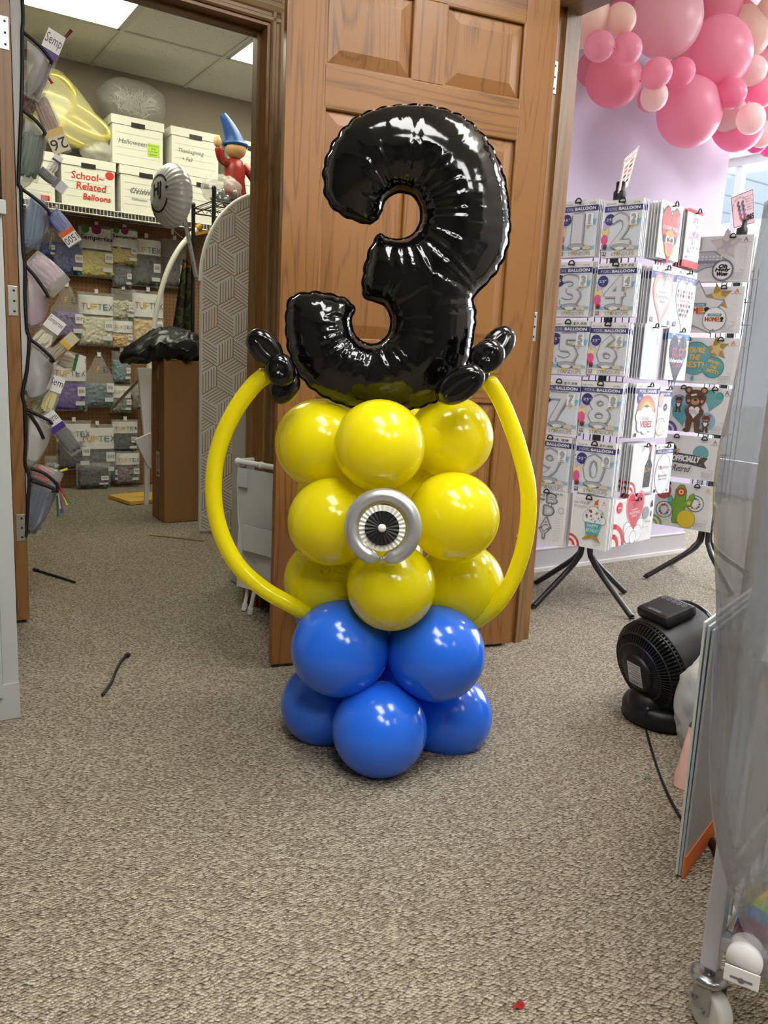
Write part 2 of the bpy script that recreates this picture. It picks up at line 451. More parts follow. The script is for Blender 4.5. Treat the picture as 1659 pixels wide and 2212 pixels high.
for j in range(-7, 2):
    mb.box((2.2, GB0 + GL * j, -0.0035), (8.7, 0.024, 0.010), TBAR)
struct('trim_1', mb, frame(AB(0, 0, CEIL), AZ))

def troffer(i, j, color, strength, label, group=None):
    """2x4 lay-in light in grid bay i, j"""
    a, b = GA0 + GS * i, GB0 + GL * j
    t = thing('ceiling_light', label, 'ceiling light', frame(AB(a + GS / 2, b + GL / 2, CEIL - 0.004), AZ), group)
    f = MB()
    for sx in (-1, 1): f.box((sx * (GS / 2 - 0.024), 0, 0), (0.02, GL - 0.03, 0.012), TBAR)
    for sy in (-1, 1): f.box((0, sy * (GL / 2 - 0.024), 0), (GS - 0.03, 0.02, 0.012), TBAR)
    f.build('frame', t)
    d = MB(); d.box((0, 0, -0.002), (GS - 0.068, GL - 0.068, 0.006), mat('diffuser_%s_%s' % (color[2], strength), (245, 245, 240), rough=0.4, emit=color, emit_s=strength))
    d.build('diffuser', t)
    return t
CB = (1.0, 0.985, 0.76); CF = (1.0, 0.98, 0.95); CS = (0.97, 0.97, 1.0)
troffer(-1, -1, CB, LIGHT_BACK, 'fluorescent ceiling panel over the storage shelf of file boxes')
troffer(1, -1, CB, LIGHT_BACK, 'fluorescent ceiling panel partly cut off by the oak door casing')
for (i, j) in ((-2, -4), (0, -4), (-2, -6), (0, -6), (-3, -5)):
    troffer(i, j, CF, LIGHT_FRONT, 'fluorescent ceiling panel reflected in the balloons of the column', 'workroom ceiling lights')
for (i, j) in ((3, -4), (4, -5), (5, -3), (6, -5)):
    troffer(i, j, CS, LIGHT_SHOP, 'fluorescent ceiling panel of the shop floor behind the plastic sheet', 'shop ceiling lights')

# walls
sbox('wall_back', -2.2, 3.98, 6.0, 6.15, 0, CEIL, W_TAUPE)
W_DK = mat('unseen_wall_dimmed', (104, 97, 88), rough=0.8, bump=0.04, bscale=300)  # unseen workroom walls, coloured dark so the black foil mirrors a dim room
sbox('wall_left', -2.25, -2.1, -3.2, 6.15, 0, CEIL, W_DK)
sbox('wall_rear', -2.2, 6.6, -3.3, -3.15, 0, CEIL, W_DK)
DH = 2.15
mb = MB()
mb.box(((-2.2 + 0.356) / 2, 2.93, CEIL / 2), (0.356 + 2.2, 0.12, CEIL), W_OFF)
mb.box(((0.356 + 1.335) / 2, 2.93, (DH + 0.03 + CEIL) / 2), (0.979, 0.12, CEIL - DH - 0.03), W_OFF)
mb.box(((1.335 + 2.06) / 2, 2.93, CEIL / 2), (2.06 - 1.335, 0.12, CEIL), W_OFF)
struct('wall_partition', mb, frame((0, 0, 0), AZ))
JB = 2.10
mb = MB()
mb.box((2.005, (JB + 0.035 + 2.87) / 2, CEIL / 2), (0.11, 2.87 - JB - 0.035, CEIL), W_OFF)
mb.box((2.005, (1.17 + JB + 0.035) / 2, (DH + 0.035 + CEIL) / 2), (0.11, JB + 0.035 - 1.17, CEIL - DH - 0.035), W_OFF)
mb.box((2.005, (1.17 - 3.15) / 2, CEIL / 2), (0.11, 1.17 + 3.15, CEIL), W_OFF)
struct('wall_side', mb, frame((0, 0, 0), AZ))
sbox('wall_shop', 2.06, 3.98, 2.86, 3.0, 0, CEIL, W_LAV)
sbox('wall_shop_end', 3.86, 3.98, 3.0, 6.0, 0, CEIL, W_LAV)
sbox('wall_far', 3.98, 6.6, 6.0, 6.15, 0, CEIL, W_LAV)
mb = MB(); mb.box((0.955, -0.006, 0.055), (1.91, 0.012, 0.11), W_BASE); mb.box((0.955, -0.014, 0.009), (1.91, 0.03, 0.018), mat('cove_and_edge_highlight', (214, 206, 202), rough=0.6))
mb.box((0.955, -0.008, 0.113), (1.91, 0.016, 0.006), mat('cove_and_edge_highlight'))  # lighter strip on top: the board edge's highlight put into the colour
struct('baseboard_shop', mb, frame(AB(2.07, 2.86, 0), AZ))

# left doorway: jambs, head and casing of oak (trim)
def casing(mb, w, l, m, M, dirx=1):
    """moulded casing: profile across x (0 at the jamb side), extruded along z"""
    prof = [(0, 0.0), (0, 0.010), (0.006, 0.015), (0.016, 0.015), (0.020, 0.010), (0.030, 0.010), (0.036, 0.016), (0.052, 0.020), (0.066, 0.020), (0.072, 0.014), (0.080, 0.014), (0.084, 0.020), (w - 0.004, 0.020), (w, 0.016), (w, 0.0)]
    vs = []; n = len(prof)
    for (x, y) in prof: vs += [(x * dirx, -y, 0), (x * dirx, -y, l)]
    fs = [(2 * i, 2 * i + 2, 2 * i + 3, 2 * i + 1) for i in range(n - 1)]
    if dirx < 0: fs = [tuple(reversed(f)) for f in fs]
    mb.add(vs, fs, m, False, M)
mb = MB()
A0, A1 = 0.392, 1.292
mb.box((A1 + 0.019, 0.06, DH / 2), (0.038, 0.126, DH), OAK_V)
mb.box((A1 - 0.006, 0.075, DH / 2), (0.014, 0.04, DH), OAK_D)
casing(mb, 0.105, DH + 0.10, OAK_D, T3((A1 + 0.012, 0, 0)))
mb.box((A0 - 0.019, 0.06, DH / 2), (0.038, 0.126, DH), OAK_V)
casing(mb, 0.105, DH + 0.10, OAK_D, T3((A0 - 0.012, 0, 0)), -1)
mb.box(((A0 + A1) / 2, 0.06, DH + 0.019), (A1 - A0 + 0.07, 0.126, 0.038), OAK_H)
mb.box(((A0 + A1) / 2, 0.075, DH - 0.006), (A1 - A0, 0.04, 0.014), OAK_DH)
HM = T3((A0 - 0.12, 0, DH + 0.012)) @ Matrix(((0, 0, 1, 0), (0, 1, 0, 0), (1, 0, 0, 0), (0, 0, 0, 1)))
prof_mb = MB(); casing(prof_mb, 0.105, A1 - A0 + 0.24, OAK_DH, HM)
prof_mb.f = [tuple(reversed(f)) for f in prof_mb.f]
mb.add(prof_mb.v, prof_mb.f, OAK_DH)
struct('trim_2', mb, frame(AB(0, 2.87, 0), AZ))

# shop doorway frame: hinge jamb facing the workroom, with stop
mb = MB()
mb.box((0.055, 0.0175, DH / 2), (0.13, 0.035, DH), OAK_J)
mb.box((0.060, -0.006, DH / 2), (0.035, 0.014, DH), OAK_D)
mb.box((0.055, -0.45, DH + 0.0175), (0.13, 0.94, 0.035), oak('oak_head', 1, (134, 102, 62), (94, 69, 40)))
mb.box((0.055, -0.9225, DH / 2), (0.13, 0.035, DH), OAK_J)
for z in (0.12, 2.02): mb.cyl((0.075, -0.001, z), (0.075, -0.004, z), 0.006, DARK, 10)
struct('trim_3', mb, frame(AB(1.945, JB, 0), AZ))

# ---- six panel oak door standing open in front of the partition
def hinge_leaf(parent, M, name='hinge'):
    m = MB(); m.box((0, -0.0015, 0), (0.030, 0.003, 0.098), STEEL, bev=0.001)
    for s in (-1, 1): m.cyl((0.010 * s, -0.003, 0), (0.010 * s, -0.0035, 0), 0.001, DARK, 6)
    for z in (-0.034, 0.0, 0.034): m.cyl((0.004, -0.003, z), (0.004, -0.0042, z), 0.004, DARK, 10)
    return m.build(name, parent, M)
DP0, DP1 = at_floor(585, 1444), at_floor(1097, 1396)
DAZ = math.degrees(math.atan2((DP1 - DP0).x, (DP1 - DP0).y)); DW = (DP1 - DP0).length
door = bpy.data.objects.new('door_2', None); COL.objects.link(door); door['kind'] = 'structure'
door.matrix_world = frame(DP0 + Vector((0, 0, 0.012)), DAZ)
TH, ST, MU = 0.036, 0.118, 0.105
ZR = [0.0, 0.235, 0.872, 1.052, 1.712, 1.828, 2.055, 2.165]   # rail edges
def board(name, x0, x1, z0, z1, m, e=0.004):
    b = MB(); b.box(((x0 + x1) / 2, TH / 2, (z0 + z1) / 2), (x1 - x0, TH, z1 - z0), m, bev=0.0025)
    return b.build(name, door)
board('stile', 0, ST, 0, 2.165, OAK_V); board('stile', DW - ST, DW, 0, 2.165, OAK_V)
for k in (0, 2, 4, 6): board('rail', ST, DW - ST, ZR[k], ZR[k + 1], OAK_H)
PW = (DW - 2 * ST - MU) / 2
for k in (1, 3, 5):
    board('mullion', ST + PW, ST + PW + MU, ZR[k], ZR[k + 1], OAK_V)
    for x0 in (ST, ST + PW + MU):
        x1, z0, z1 = x0 + PW, ZR[k], ZR[k + 1]
        b = MB(); d0, d1, e = 0.012, 0.003, 0.044
        o_ = [(x0, d0, z0), (x1, d0, z0), (x1, d0, z1), (x0, d0, z1)]
        g_ = [(x0 + .006, d0, z0 + .006), (x1 - .006, d0, z0 + .006), (x1 - .006, d0, z1 - .006), (x0 + .006, d0, z1 - .006)]
        i_ = [(x0 + e, d1, z0 + e), (x1 - e, d1, z0 + e), (x1 - e, d1, z1 - e), (x0 + e, d1, z1 - e)]
        fs = [(j, (j + 1) % 4, 4 + (j + 1) % 4, 4 + j) for j in range(4)] + [(4 + j, 4 + (j + 1) % 4, 8 + (j + 1) % 4, 8 + j) for j in range(4)] + [(8, 9, 10, 11)]
        b.add(o_ + g_ + i_, fs, OAK_V)
        b.add([(p[0], TH - p[1], p[2]) for p in o_], [(3, 2, 1, 0)], OAK_V)
        # sticking moulding round the panel
        for (p, q) in (((x0, z0), (x1, z0)), ((x1, z0), (x1, z1)), ((x1, z1), (x0, z1)), ((x0, z1), (x0, z0))):
            b.cyl((p[0], 0.006, p[1]), (q[0], 0.006, q[1]), 0.006, OAK_H if p[1] == q[1] else OAK_V, 8)
        b.build('panel', door)
for (px, py) in ((1203, 160), (1157, 705), (1117, 1187)):
    z = at_plane(px, py, DP1, DAZ).z
    h = hinge_leaf(None, frame(AB(1.948, JB - 0.0005, z), AZ) @ T3((0.010, 0, 0)))
    h['kind'] = 'structure'; h.name = 'door_2_hinge'
# the storage room door: seen on its hinge edge, swung into the storage room
LP = at_floor(51, 1347)
LAZ = -30.0
d1 = bpy.data.objects.new('door_1', None); COL.objects.link(d1); d1['kind'] = 'structure'
LM = frame(LP + Vector((0, 0, 0.014)), LAZ + 90)          # x across the thickness, y along the leaf
d1.matrix_world = LM
b = MB(); b.box((0, 0.40, 1.08), (0.042, 0.80, 2.16), OAK_J, bev=0.0015); b.build('leaf', d1)
for (px, py) in ((5, 70), (28, 650), (44, 1140)):
    z = at_plane(px, py, LP, AZ).z
    hinge_leaf(d1, T3((0.001, 0.0, z - 0.014)))
b = MB(); b.lathe([(0.028, 0), (0.028, 0.006), (0.012, 0.010), (0.012, 0.04), (0.026, 0.05), (0.028, 0.065), (0.018, 0.078), (0, 0.08)], STEEL, 20, T3((-0.021, 0.74, 0.95)) @ Matrix.Rotation(-PI / 2, 4, 'Y')); b.build('door_handle', d1)

# ---- shop front: glazed window wall, canopy outside
FRW = mat('window_aluminium', (214, 216, 222), rough=0.4, metal=0.2)
GLASS = mat('window_glass', (225, 238, 245), rough=0.02, alpha=0.10, spec=0.6)
win = bpy.data.objects.new('window_1', None); COL.objects.link(win); win['kind'] = 'structure'
win.matrix_world = frame(AB(6.45, 0, 0), AZ)
f = MB()
zb = at_a(1620, 358, 6.45).z
for b0 in (-3.1, -1.6, 0.0, 1.5, 3.0, 4.5, 5.94): f.box((0, b0, CEIL / 2), (0.06, 0.06, CEIL), FRW)
f.box((0, 1.45, 0.15), (0.06, 9.2, 0.3), FRW); f.box((0, 1.45, zb + 0.12), (0.10, 9.2, 0.24), mat('window_header', (208, 206, 204), rough=0.7))
f.box((0, 1.45, CEIL - 0.03), (0.06, 9.2, 0.06), FRW)
f.build('window_frame', win)
g = MB(); g.box((0, 1.45, CEIL / 2), (0.008, 9.2, CEIL - 0.1), GLASS); g.build('pane', win)
# canopy over the walk: planked soffit
def soffit_mat():
    m = mat('canopy_soffit', (196, 210, 222), rough=0.7)
    nt = m.node_tree; p = nt.nodes['Principled BSDF']; L = nt.links.new
    tc = nt.nodes.new('ShaderNodeTexCoord'); wv = nt.nodes.new('ShaderNodeTexWave'); wv.bands_direction = 'Y'; wv.inputs['Scale'].default_value = 0.55
    L(tc.outputs['Object'], wv.inputs['Vector'])
    cr = nt.nodes.new('ShaderNodeValToRGB'); e = cr.color_ramp.elements; e[0].position = 0.0; e[0].color = (*lin((120, 134, 150)), 1); e[1].position = 0.03; e[1].color = (*lin((196, 210, 222)), 1)
    L(wv.outputs['Fac'], cr.inputs['Fac']); L(cr.outputs['Color'], p.inputs['Base Color']); return m
mb = MB(); mb.box((1.5, 1.5, 0.1), (2.7, 16, 0.2), soffit_mat()); struct('trim_canopy', mb, frame(AB(6.55, 0, 2.95), AZ))
# ================================================================== THE BALLOON COLUMN
def latex(name, rgb, rough=0.16, transl=0.0):
    return mat(name, rgb, rough=rough, spec=0.5, coat=0.0 if transl > 0.3 else 0.3, coat_rough=0.06, transl=transl)
YEL = latex('yellow_latex', (255, 242, 20), 0.16, 0.30); BLU = latex('blue_latex', (40, 116, 246), 0.16, 0.10); BLK = latex('black_latex', (10, 10, 11), rough=0.12)
SILV = mat('chrome_silver_latex', (206, 209, 214), rough=0.3, metal=0.75)

def balloon_mb(r, m, squash=1.0, neck=True, n=40, rings=26):
    """a latex balloon, its neck along -z, slightly pear shaped, with a rolled knot"""
    b = MB()
    b.ball((0, 0, 0), (r, r, r * 1.02 * squash), m, n, rings, fn=lambda d: 1.0 + 0.05 * max(0, -d.z) ** 4)
    if neck:
        b.lathe([(r * 0.10, -r * 1.05), (r * 0.05, -r * 1.10), (r * 0.045, -r * 1.13), (r * 0.09, -r * 1.17), (r * 0.07, -r * 1.20), (0, -r * 1.20)], m, 10)
    return b
COLC = Vector((0.0, 2.0, 0))
col_c = at_floor(826, 1600); COLX = at_y(828, 1200, 2.0).x
column = thing('balloon_column', 'balloon column in yellow over blue with a black foil three on top', 'balloon column', T3((COLX, 2.0, 0)))
COLI = column.matrix_world.inverted()
def put_balloon(px, py, rpx, Y, m, name, neck_to=None):
    P = at_y(px, py, Y); r = rpx * mpp(P)
    ax = Vector((COLX, 2.0, P.z)); d = (P - ax).normalized()      # neck points at the axis
    q = d.to_track_quat('Z', 'Y')
    return balloon_mb(r, m).build(name, column, COLI @ (T3(P) @ q.to_matrix().to_4x4()))
YF, YS, YM = 1.862, 2.03, 1.905
for (px, py, r, Y) in ((693, 958, 97, YS), (975, 945, 89, YS), (820, 962, 99, YF), (718, 1127, 95, YM), (980, 1116, 97, YM), (708, 1254, 93, YS), (995, 1262, 92, YS), (845, 1266, 96, YF)):
    put_balloon(px, py, r, Y, YEL, 'yellow_balloon')
for (px, py, r, Y) in ((735, 1400, 105, YM), (942, 1411, 104, YM), (701, 1520, 92, YS), (970, 1546, 91, YS), (820, 1574, 103, YF)):
    put_balloon(px, py, r, Y, BLU, 'blue_balloon')
# the balloons at the back of each tier
for (z, m, nm, dx) in ((0.80, YEL, 'yellow_balloon', ((0.0, 0.17),)), (0.64, YEL, 'yellow_balloon', ((-0.13, 0.13), (0.13, 0.13))), (0.47, YEL, 'yellow_balloon', ((0.0, 0.17),)), (0.31, BLU, 'blue_balloon', ((-0.125, 0.13), (0.125, 0.13))), (0.125, BLU, 'blue_balloon', ((0.0, 0.17),))):
    for (x, y) in dx:
        q = Vector((x, y, 0)).normalized().to_track_quat('Z', 'Y')
        balloon_mb(0.112, m, n=24, rings=16).build(nm, column, T3((x, y, z)) @ q.to_matrix().to_4x4())
b = MB(); b.cyl((0, 0.02, 0.03), (0, 0.02, 0.90), 0.012, BLACKM, 12); b.build('pole', column)
b = MB(); b.lathe([(0, 0.0), (0.09, 0.0), (0.09, 0.012), (0, 0.014)], BLACKM, 28, T3((0, 0.03, 0))); b.build('base_plate', column)

# --- black foil numeral, traced outline inflated between a seam
OUT3 = [(703, 395), (700, 372), (706, 345), (718, 315), (737, 287), (762, 262), (793, 245), (830, 234), (872, 229), (918, 229), (960, 238), (998, 254), (1030, 280), (1056, 312), (1076, 350), (1088, 385), (1094, 420), (1098, 455), (1100, 490), (1094, 535), (1078, 575), (1060, 600), (1036, 625), (1022, 640), (1020, 652), (1026, 680), (1022, 715), (1017, 750), (1010, 785), (995, 815), (970, 845), (935, 868), (890, 882), (840, 888), (790, 884), (740, 872), (695, 852), (662, 826), (640, 795), (626, 760), (620, 725), (619, 690), (622, 660), (632, 642), (655, 635), (685, 633), (712, 637), (735, 643), (752, 652), (763, 662), (762, 674), (757, 690), (759, 708), (768, 728), (785, 741), (806, 746), (826, 738), (840, 722), (846, 700), (843, 677), (832, 660), (818, 652), (800, 648), (788, 638), (785, 625), (787, 590), (795, 555), (806, 528), (822, 507), (835, 515), (855, 519), (878, 516), (898, 502), (909, 480), (910, 455), (902, 432), (886, 418), (864, 414), (844, 420), (829, 435), (823, 452), (818, 468), (808, 474), (797, 483), (780, 478), (755, 470), (730, 456), (712, 437), (703, 415)]
def foil_shape(pts_px, Y, th, cell, name, m, parent, inv, wr=0.0035):
    P = [at_y(x, y, Y) for (x, y) in pts_px]
    c = sum(P, Vector()) / len(P)
    pts = curve_pts([(p.x - c.x, p.z - c.z, 0) for p in P], 6, True)
    # resample the outline evenly
    per = [0.0]
    for i in range(len(pts)): per.append(per[-1] + (pts[(i + 1) % len(pts)] - pts[i]).length)
    L = per[-1]; n = int(L / (cell * 0.9)); B = []; k = 0
    for i in range(n):
        s = L * i / n
        while per[k + 1] < s: k += 1
        t = (s - per[k]) / max(per[k + 1] - per[k], 1e-9)
        B.append(pts[k].lerp(pts[(k + 1) % len(pts)], t))
    B = np.array([(p.x, p.y) for p in B]); n = len(B)
    # scallops where the seam gathers
    nx = np.roll(B, -1, 0) - np.roll(B, 1, 0); nx /= np.linalg.norm(nx, axis=1)[:, None] + 1e-9
    nrm = np.stack([nx[:, 1], -nx[:, 0]], 1)
    area = 0.5 * np.sum(B[:, 0] * np.roll(B[:, 1], -1) - np.roll(B[:, 0], -1) * B[:, 1])
    if area < 0: nrm = -nrm
    s = np.arange(n) * L / n
    curv = np.sum((np.roll(B, -6, 0) + np.roll(B, 6, 0) - 2 * B) * nrm, 1)
    sc = np.clip(-curv * 220, 0, 1)
    B = B + nrm * ((np.abs(np.sin(s * PI / 0.036)) - 0.6) * 0.0034 * (0.25 + sc))[:, None]
    lo, hi = B.min(0), B.max(0)
    gx, gy = np.meshgrid(np.arange(lo[0], hi[0], cell), np.arange(lo[1], hi[1], cell * 0.87))
    gx = gx + (np.arange(gx.shape[0]) % 2)[:, None] * cell / 2
    G = np.stack([gx.ravel(), gy.ravel()], 1)
    # inside test
    ins = np.zeros(len(G), bool); x1, y1 = B[:, 0], B[:, 1]; x2, y2 = np.roll(x1, -1), np.roll(y1, -1)
    for i in range(n):
        cnd = ((y1[i] > G[:, 1]) != (y2[i] > G[:, 1])); xx = (x2[i] - x1[i]) * (G[:, 1] - y1[i]) / (y2[i] - y1[i] + 1e-12) + x1[i]
        ins ^= cnd & (G[:, 0] < xx)
    G = G[ins]
    dmin = np.empty(len(G)); near = np.empty(len(G), int)
    for i in range(0, len(G), 500):
        D = np.linalg.norm(G[i:i + 500, None] - B[None], axis=2); dmin[i:i + 500] = D.min(1); near[i:i + 500] = D.argmin(1)
    keep = dmin > cell * 0.55; G, dmin, near = G[keep], dmin[keep], near[keep]
    V = [Vector((p[0], p[1])) for p in np.concatenate([B, G])]
    E = [(i, (i + 1) % n) for i in range(n)]
    vo, eo, fo, ov, _, _ = delaunay_2d_cdt(V, E, [], 1, 1e-6)
    X = np.array([(v.x, v.y) for v in vo]); src = np.array([o[0] if o else 0 for o in ov]); nb = len(X)
    fx = [f for f in fo]
    bd = src < n
    d = np.where(bd, 0.0, np.concatenate([np.zeros(n), dmin])[src]); nr = np.concatenate([np.arange(n), near])[src]
    # membrane height: Laplacian u = -1
    ed = np.array([(f[a], f[(a + 1) % len(f)]) for f in fx for a in range(len(f))]); ed = np.concatenate([ed, ed[:, ::-1]])
    deg = np.bincount(ed[:, 0], minlength=nb).astype(float); u = np.zeros(nb); free = ~bd
    w_ = 1.86
    def lap(u): return np.bincount(ed[:, 0], weights=u[ed[:, 1]], minlength=nb)
    def A(u): r = deg * u - lap(u); r[bd] = 0; return r
    rhs = np.full(nb, 6.0); rhs[bd] = 0; r = rhs - A(u); p = r.copy(); rs = r @ r
    for _k in range(600):
        Ap = A(p); al = rs / (p @ Ap + 1e-30); u += al * p; r -= al * Ap; rn = r @ r
        if rn < 1e-8 * (rhs @ rhs): break
        p = r + rn / rs * p; rs = rn
    h = np.sqrt(np.maximum(u, 0)); h *= th / h.max()
    # gathered wrinkles running in from the seam, creases between the gores
    sB = s[nr]; cv = curv[nr] * 220; conc = np.clip(cv, 0, 1); conv = np.clip(-cv, 0, 1)
    ph = np.array([noise.noise(Vector((float(q) * 31, 0, 0))) for q in sB])
    w1 = np.sin(sB * 2 * PI / 0.0125 + 3.5 * ph) * np.exp(-d / (0.045 + 0.035 * conc)) * (0.4 + 1.5 * conc + 0.2 * conv)
    w2 = -np.exp(-((np.mod(sB + 0.02 * conv, 0.052) - 0.026) / 0.0045) ** 2) * np.exp(-d / 0.11) * (0.6 + 1.5 * conc)
    amp = np.minimum(1, d / 0.012)
    zf = h + (w1 * wr * 0.55 + w2 * wr * 0.9) * amp
    zf = np.maximum(zf, 0.0005 * free)
    mbx = MB()
    front = [(X[i, 0], -zf[i], X[i, 1]) for i in range(nb)]; back = [(X[i, 0], h[i], X[i, 1]) for i in range(nb)]
    mbx.add(front, fx, m, True); mbx.add(back, [tuple(reversed(f)) for f in fx], m, True)
    # seam flange
    out = B + nrm * 0.004
    fv = [(p[0], 0, p[1]) for p in B] + [(p[0], 0.0008 * math.sin(i * 0.9), p[1]) for i, p in enumerate(out)]
    mbx.add(fv, [(i, (i + 1) % n, n + (i + 1) % n, n + i) for i in range(n)], m, True)
    return mbx.build(name, parent, inv @ T3((c.x, Y, c.z)))
FOIL_B = mat('black_foil', (9, 9, 10), rough=0.10, spec=0.55, coat=0.2, coat_rough=0.04)
num3 = foil_shape(OUT3, 1.99, 0.085, 0.0055, 'foil_numeral', FOIL_B, column, COLI)
# orient the film outwards
def fix_normals(o):
    bm = bmesh.new(); bm.from_mesh(o.data); bmesh.ops.recalc_face_normals(bm, faces=bm.faces[:]); bm.to_mesh(o.data); bm.free()
fix_normals(num3)
b = MB(); q0 = COLI @ at_y(672, 838, 1.985); q1 = COLI @ at_y(690, 862, 1.985)
b.box(tuple((q0 + q1) / 2), (0.03, 0.003, 0.03), FOIL_B, bev=0.001); b.build('filler_tab', num3, T3(-(COLI @ num3.matrix_world.translation)))

# --- long arms, twisted bows for hands, ring
def px_tube(pts, Y, rpx, m, name, n=16, taper=True):
    P = [COLI @ at_y(p[0], p[1], Y if len(p) < 3 else p[2]) for p in pts]; C = curve_pts(P, 10)
    r = rpx * mpp(at_y(pts[0][0], pts[0][1], Y)); N = len(C); rr = []
    for i in range(N):
        e = min(i, N - 1 - i) / 3.0; rr.append(r * (1.0 if not taper else min(1.0, 0.45 + 0.55 * math.sqrt(min(1, e)))))
    b = MB(); b.tube(C, rr, m, n); return b.build(name, column)
px_tube([(580, 806), (548, 832), (512, 880), (484, 935), (466, 995), (461, 1060), (468, 1120), (489, 1180), (523, 1232), (575, 1276), (625, 1304), (672, 1330, 1.95)], 1.93, 19, YEL, 'arm_balloon')
px_tube([(1052, 818), (1078, 858), (1103, 915), (1124, 980), (1140, 1050), (1141, 1120), (1129, 1190), (1106, 1254), (1072, 1306), (1030, 1340, 1.97), (995, 1356, 2.0)], 1.95, 18.5, YEL, 'arm_balloon')
def loop(cx, cy, L, W, rot, r, Y, dy=0.0, ry=0.0):
    """a twisted-balloon loop: a pinched closed tube; sizes in pixels"""
    P = COLI @ at_y(cx, cy, Y); k = mpp(at_y(cx, cy, Y)); pts = []
    for i in range(32):
        a = 2 * PI * i / 32; x, z = L * k * math.cos(a), W * k * math.sin(a)
        c_, s_ = math.cos(R_(rot)), math.sin(R_(rot)); X, Z = x * c_ - z * s_, x * s_ + z * c_
        yy = dy * k * math.cos(a) + ry * k * math.sin(a)
        pts.append(P + Vector((X, yy, Z)))
    rr = [r * k * (0.90 + 0.10 * abs(math.sin(2 * PI * i / 32))) for i in range(32)]
    b = MB(); b.tube(pts, rr, BLK, 16, True); return b
def bow(name, loops, balls):
    o = bpy.data.objects.new(name, None); COL.objects.link(o); o.parent = column
    for l in loops: loop(*l).build('bow_loop', o)
    for (px, py, r, Y) in balls:
        P = COLI @ at_y(px, py, Y); b = MB(); b.ball(tuple(P), r * mpp(at_y(px, py, Y)), BLK, 24, 14, fn=lambda d: 1 - 0.10 * abs(d.x) ** 3); b.build('bow_knot', o)
    return o
bow('twisted_bow', [(572, 752, 28, 13, -48, 20, 1.90, 6), (615, 836, 22, 12, 60, 19, 1.92, 4), (606, 800, 12, 16, 20, 22, 1.90)], [(588, 792, 20, 1.93)])
bow('twisted_bow', [(1074, 748, 30, 12, 55, 21, 1.95, 6), (1052, 770, 13, 17, -50, 24, 1.88), (996, 831, 36, 12, 38, 23, 1.84, -6), (978, 842, 22, 10, 30, 20, 1.90)], [(1040, 806, 20, 1.92), (1022, 800, 16, 1.9)])
# chrome ring, twisted shut at the bottom
RC = at_y(827, 1139, 1.755); k = mpp(RC); RM = frame(RC, 92, tilt=-9)
pts = []
for i in range(61):
    a = R_(-90 + 4 + (360 - 8) * i / 60); pts.append((67.5 * k * math.cos(a), 0, 67.5 * k * math.sin(a)))
ends = [17.5 * k * (min(1.0, 0.3 + 0.7 * math.sqrt(min(i, 60 - i) / 3.0)) if min(i, 60 - i) < 3 else 1.0) for i in range(61)]
b = MB(); b.tube(pts, ends, SILV, 18)
b.ball((0, 0, -70 * k), (3.5 * k, 6 * k, 8 * k), SILV, 10, 8)
b.build('ring_balloon', column, COLI @ RM)
# round black and white pleated paper rosette in the ring
PW_, PB_ = flat((236, 236, 228)), flat((34, 34, 36))
ros = bpy.data.objects.new('paper_rosette', None); COL.objects.link(ros); ros.parent = column; ros.matrix_local = COLI @ RM @ T3((-1 * k, -0.012, -1 * k))
def pleats(ro, ri, n, amp, y0, m, nm):
    b = MB(); vs = []; fs = []
    for i in range(2 * n):
        a = PI * i / n; y = y0 - (amp if i % 2 else 0)
        vs += [(ri * math.cos(a), y0 - amp * 0.5, ri * math.sin(a)), (ro * math.cos(a), y, ro * math.sin(a))]
    for i in range(2 * n):
        j = (i + 1) % (2 * n); fs.append((2 * i, 2 * i + 1, 2 * j + 1, 2 * j))
    b.add(vs, fs, m); b.add([vs[2 * i + 1] for i in range(2 * n)] + [(0, y0 + 0.004, 0)], [(i, (i + 1) % (2 * n), 2 * n) for i in range(2 * n)], m)
    return b.build(nm, ros)
pleats(50 * k, 10 * k, 30, 0.004, 0.0, PW_, 'outer_fan')
pleats(37 * k, 4 * k, 22, 0.0035, -0.006, PB_, 'inner_fan')
b = MB(); b.lathe([(9 * k, 0), (9 * k, 0.002), (6 * k, 0.005), (0, 0.006)], PW_, 20, T3((0, -0.008, 0)) @ Matrix.Rotation(PI / 2, 4, 'X')); b.build('centre_button', ros)
# ================================================================== STORAGE ROOM
rnd = random.Random(7)
FILM = film('clear_film', (238, 240, 236), 0.17)
FILM2 = film('cloudy_film', (226, 228, 226), 0.40, rough=0.2)
def pillow(mb, w, h, d, m, M=None, n=10, pinch=0.0, seed=0, rough=0.10, back=True, gather=None):
    """closed pillow: x -w/2..w/2, z 0..h, depth d; flat sealed rim; optional gathered neck"""
    def surf(sgn):
        def fn(u, v):
            x = (u - 0.5) * w; z = v * h
            e = max(0.0, (1 - (2 * u - 1) ** 4)) ** 0.5 * max(0.0, 1 - (2 * v - 1) ** 6) ** 0.5
            if gather:
                g0, gw = gather
                if v > g0: x *= 1 - (1 - gw) * ((v - g0) / (1 - g0)) ** 0.7; e *= 1 - 0.6 * ((v - g0) / (1 - g0))
            x *= 1 - pinch * abs(2 * v - 1) ** 3
            q = noise.noise(Vector((x * 22 + seed, z * 22, sgn * 3.0 + seed))) * rough
            return (x, sgn * d / 2 * e * (1 + 2.2 * q), z + 0.004 * q * 8 * e)
        return fn
    mb.grid(surf(-1), n, n, m, True, M); 
    if back:
        o = len(mb.f); mb.grid(surf(1), n, n, m, True, M); mb.f[o:] = [tuple(reversed(f)) for f in mb.f[o:]]
    return mb
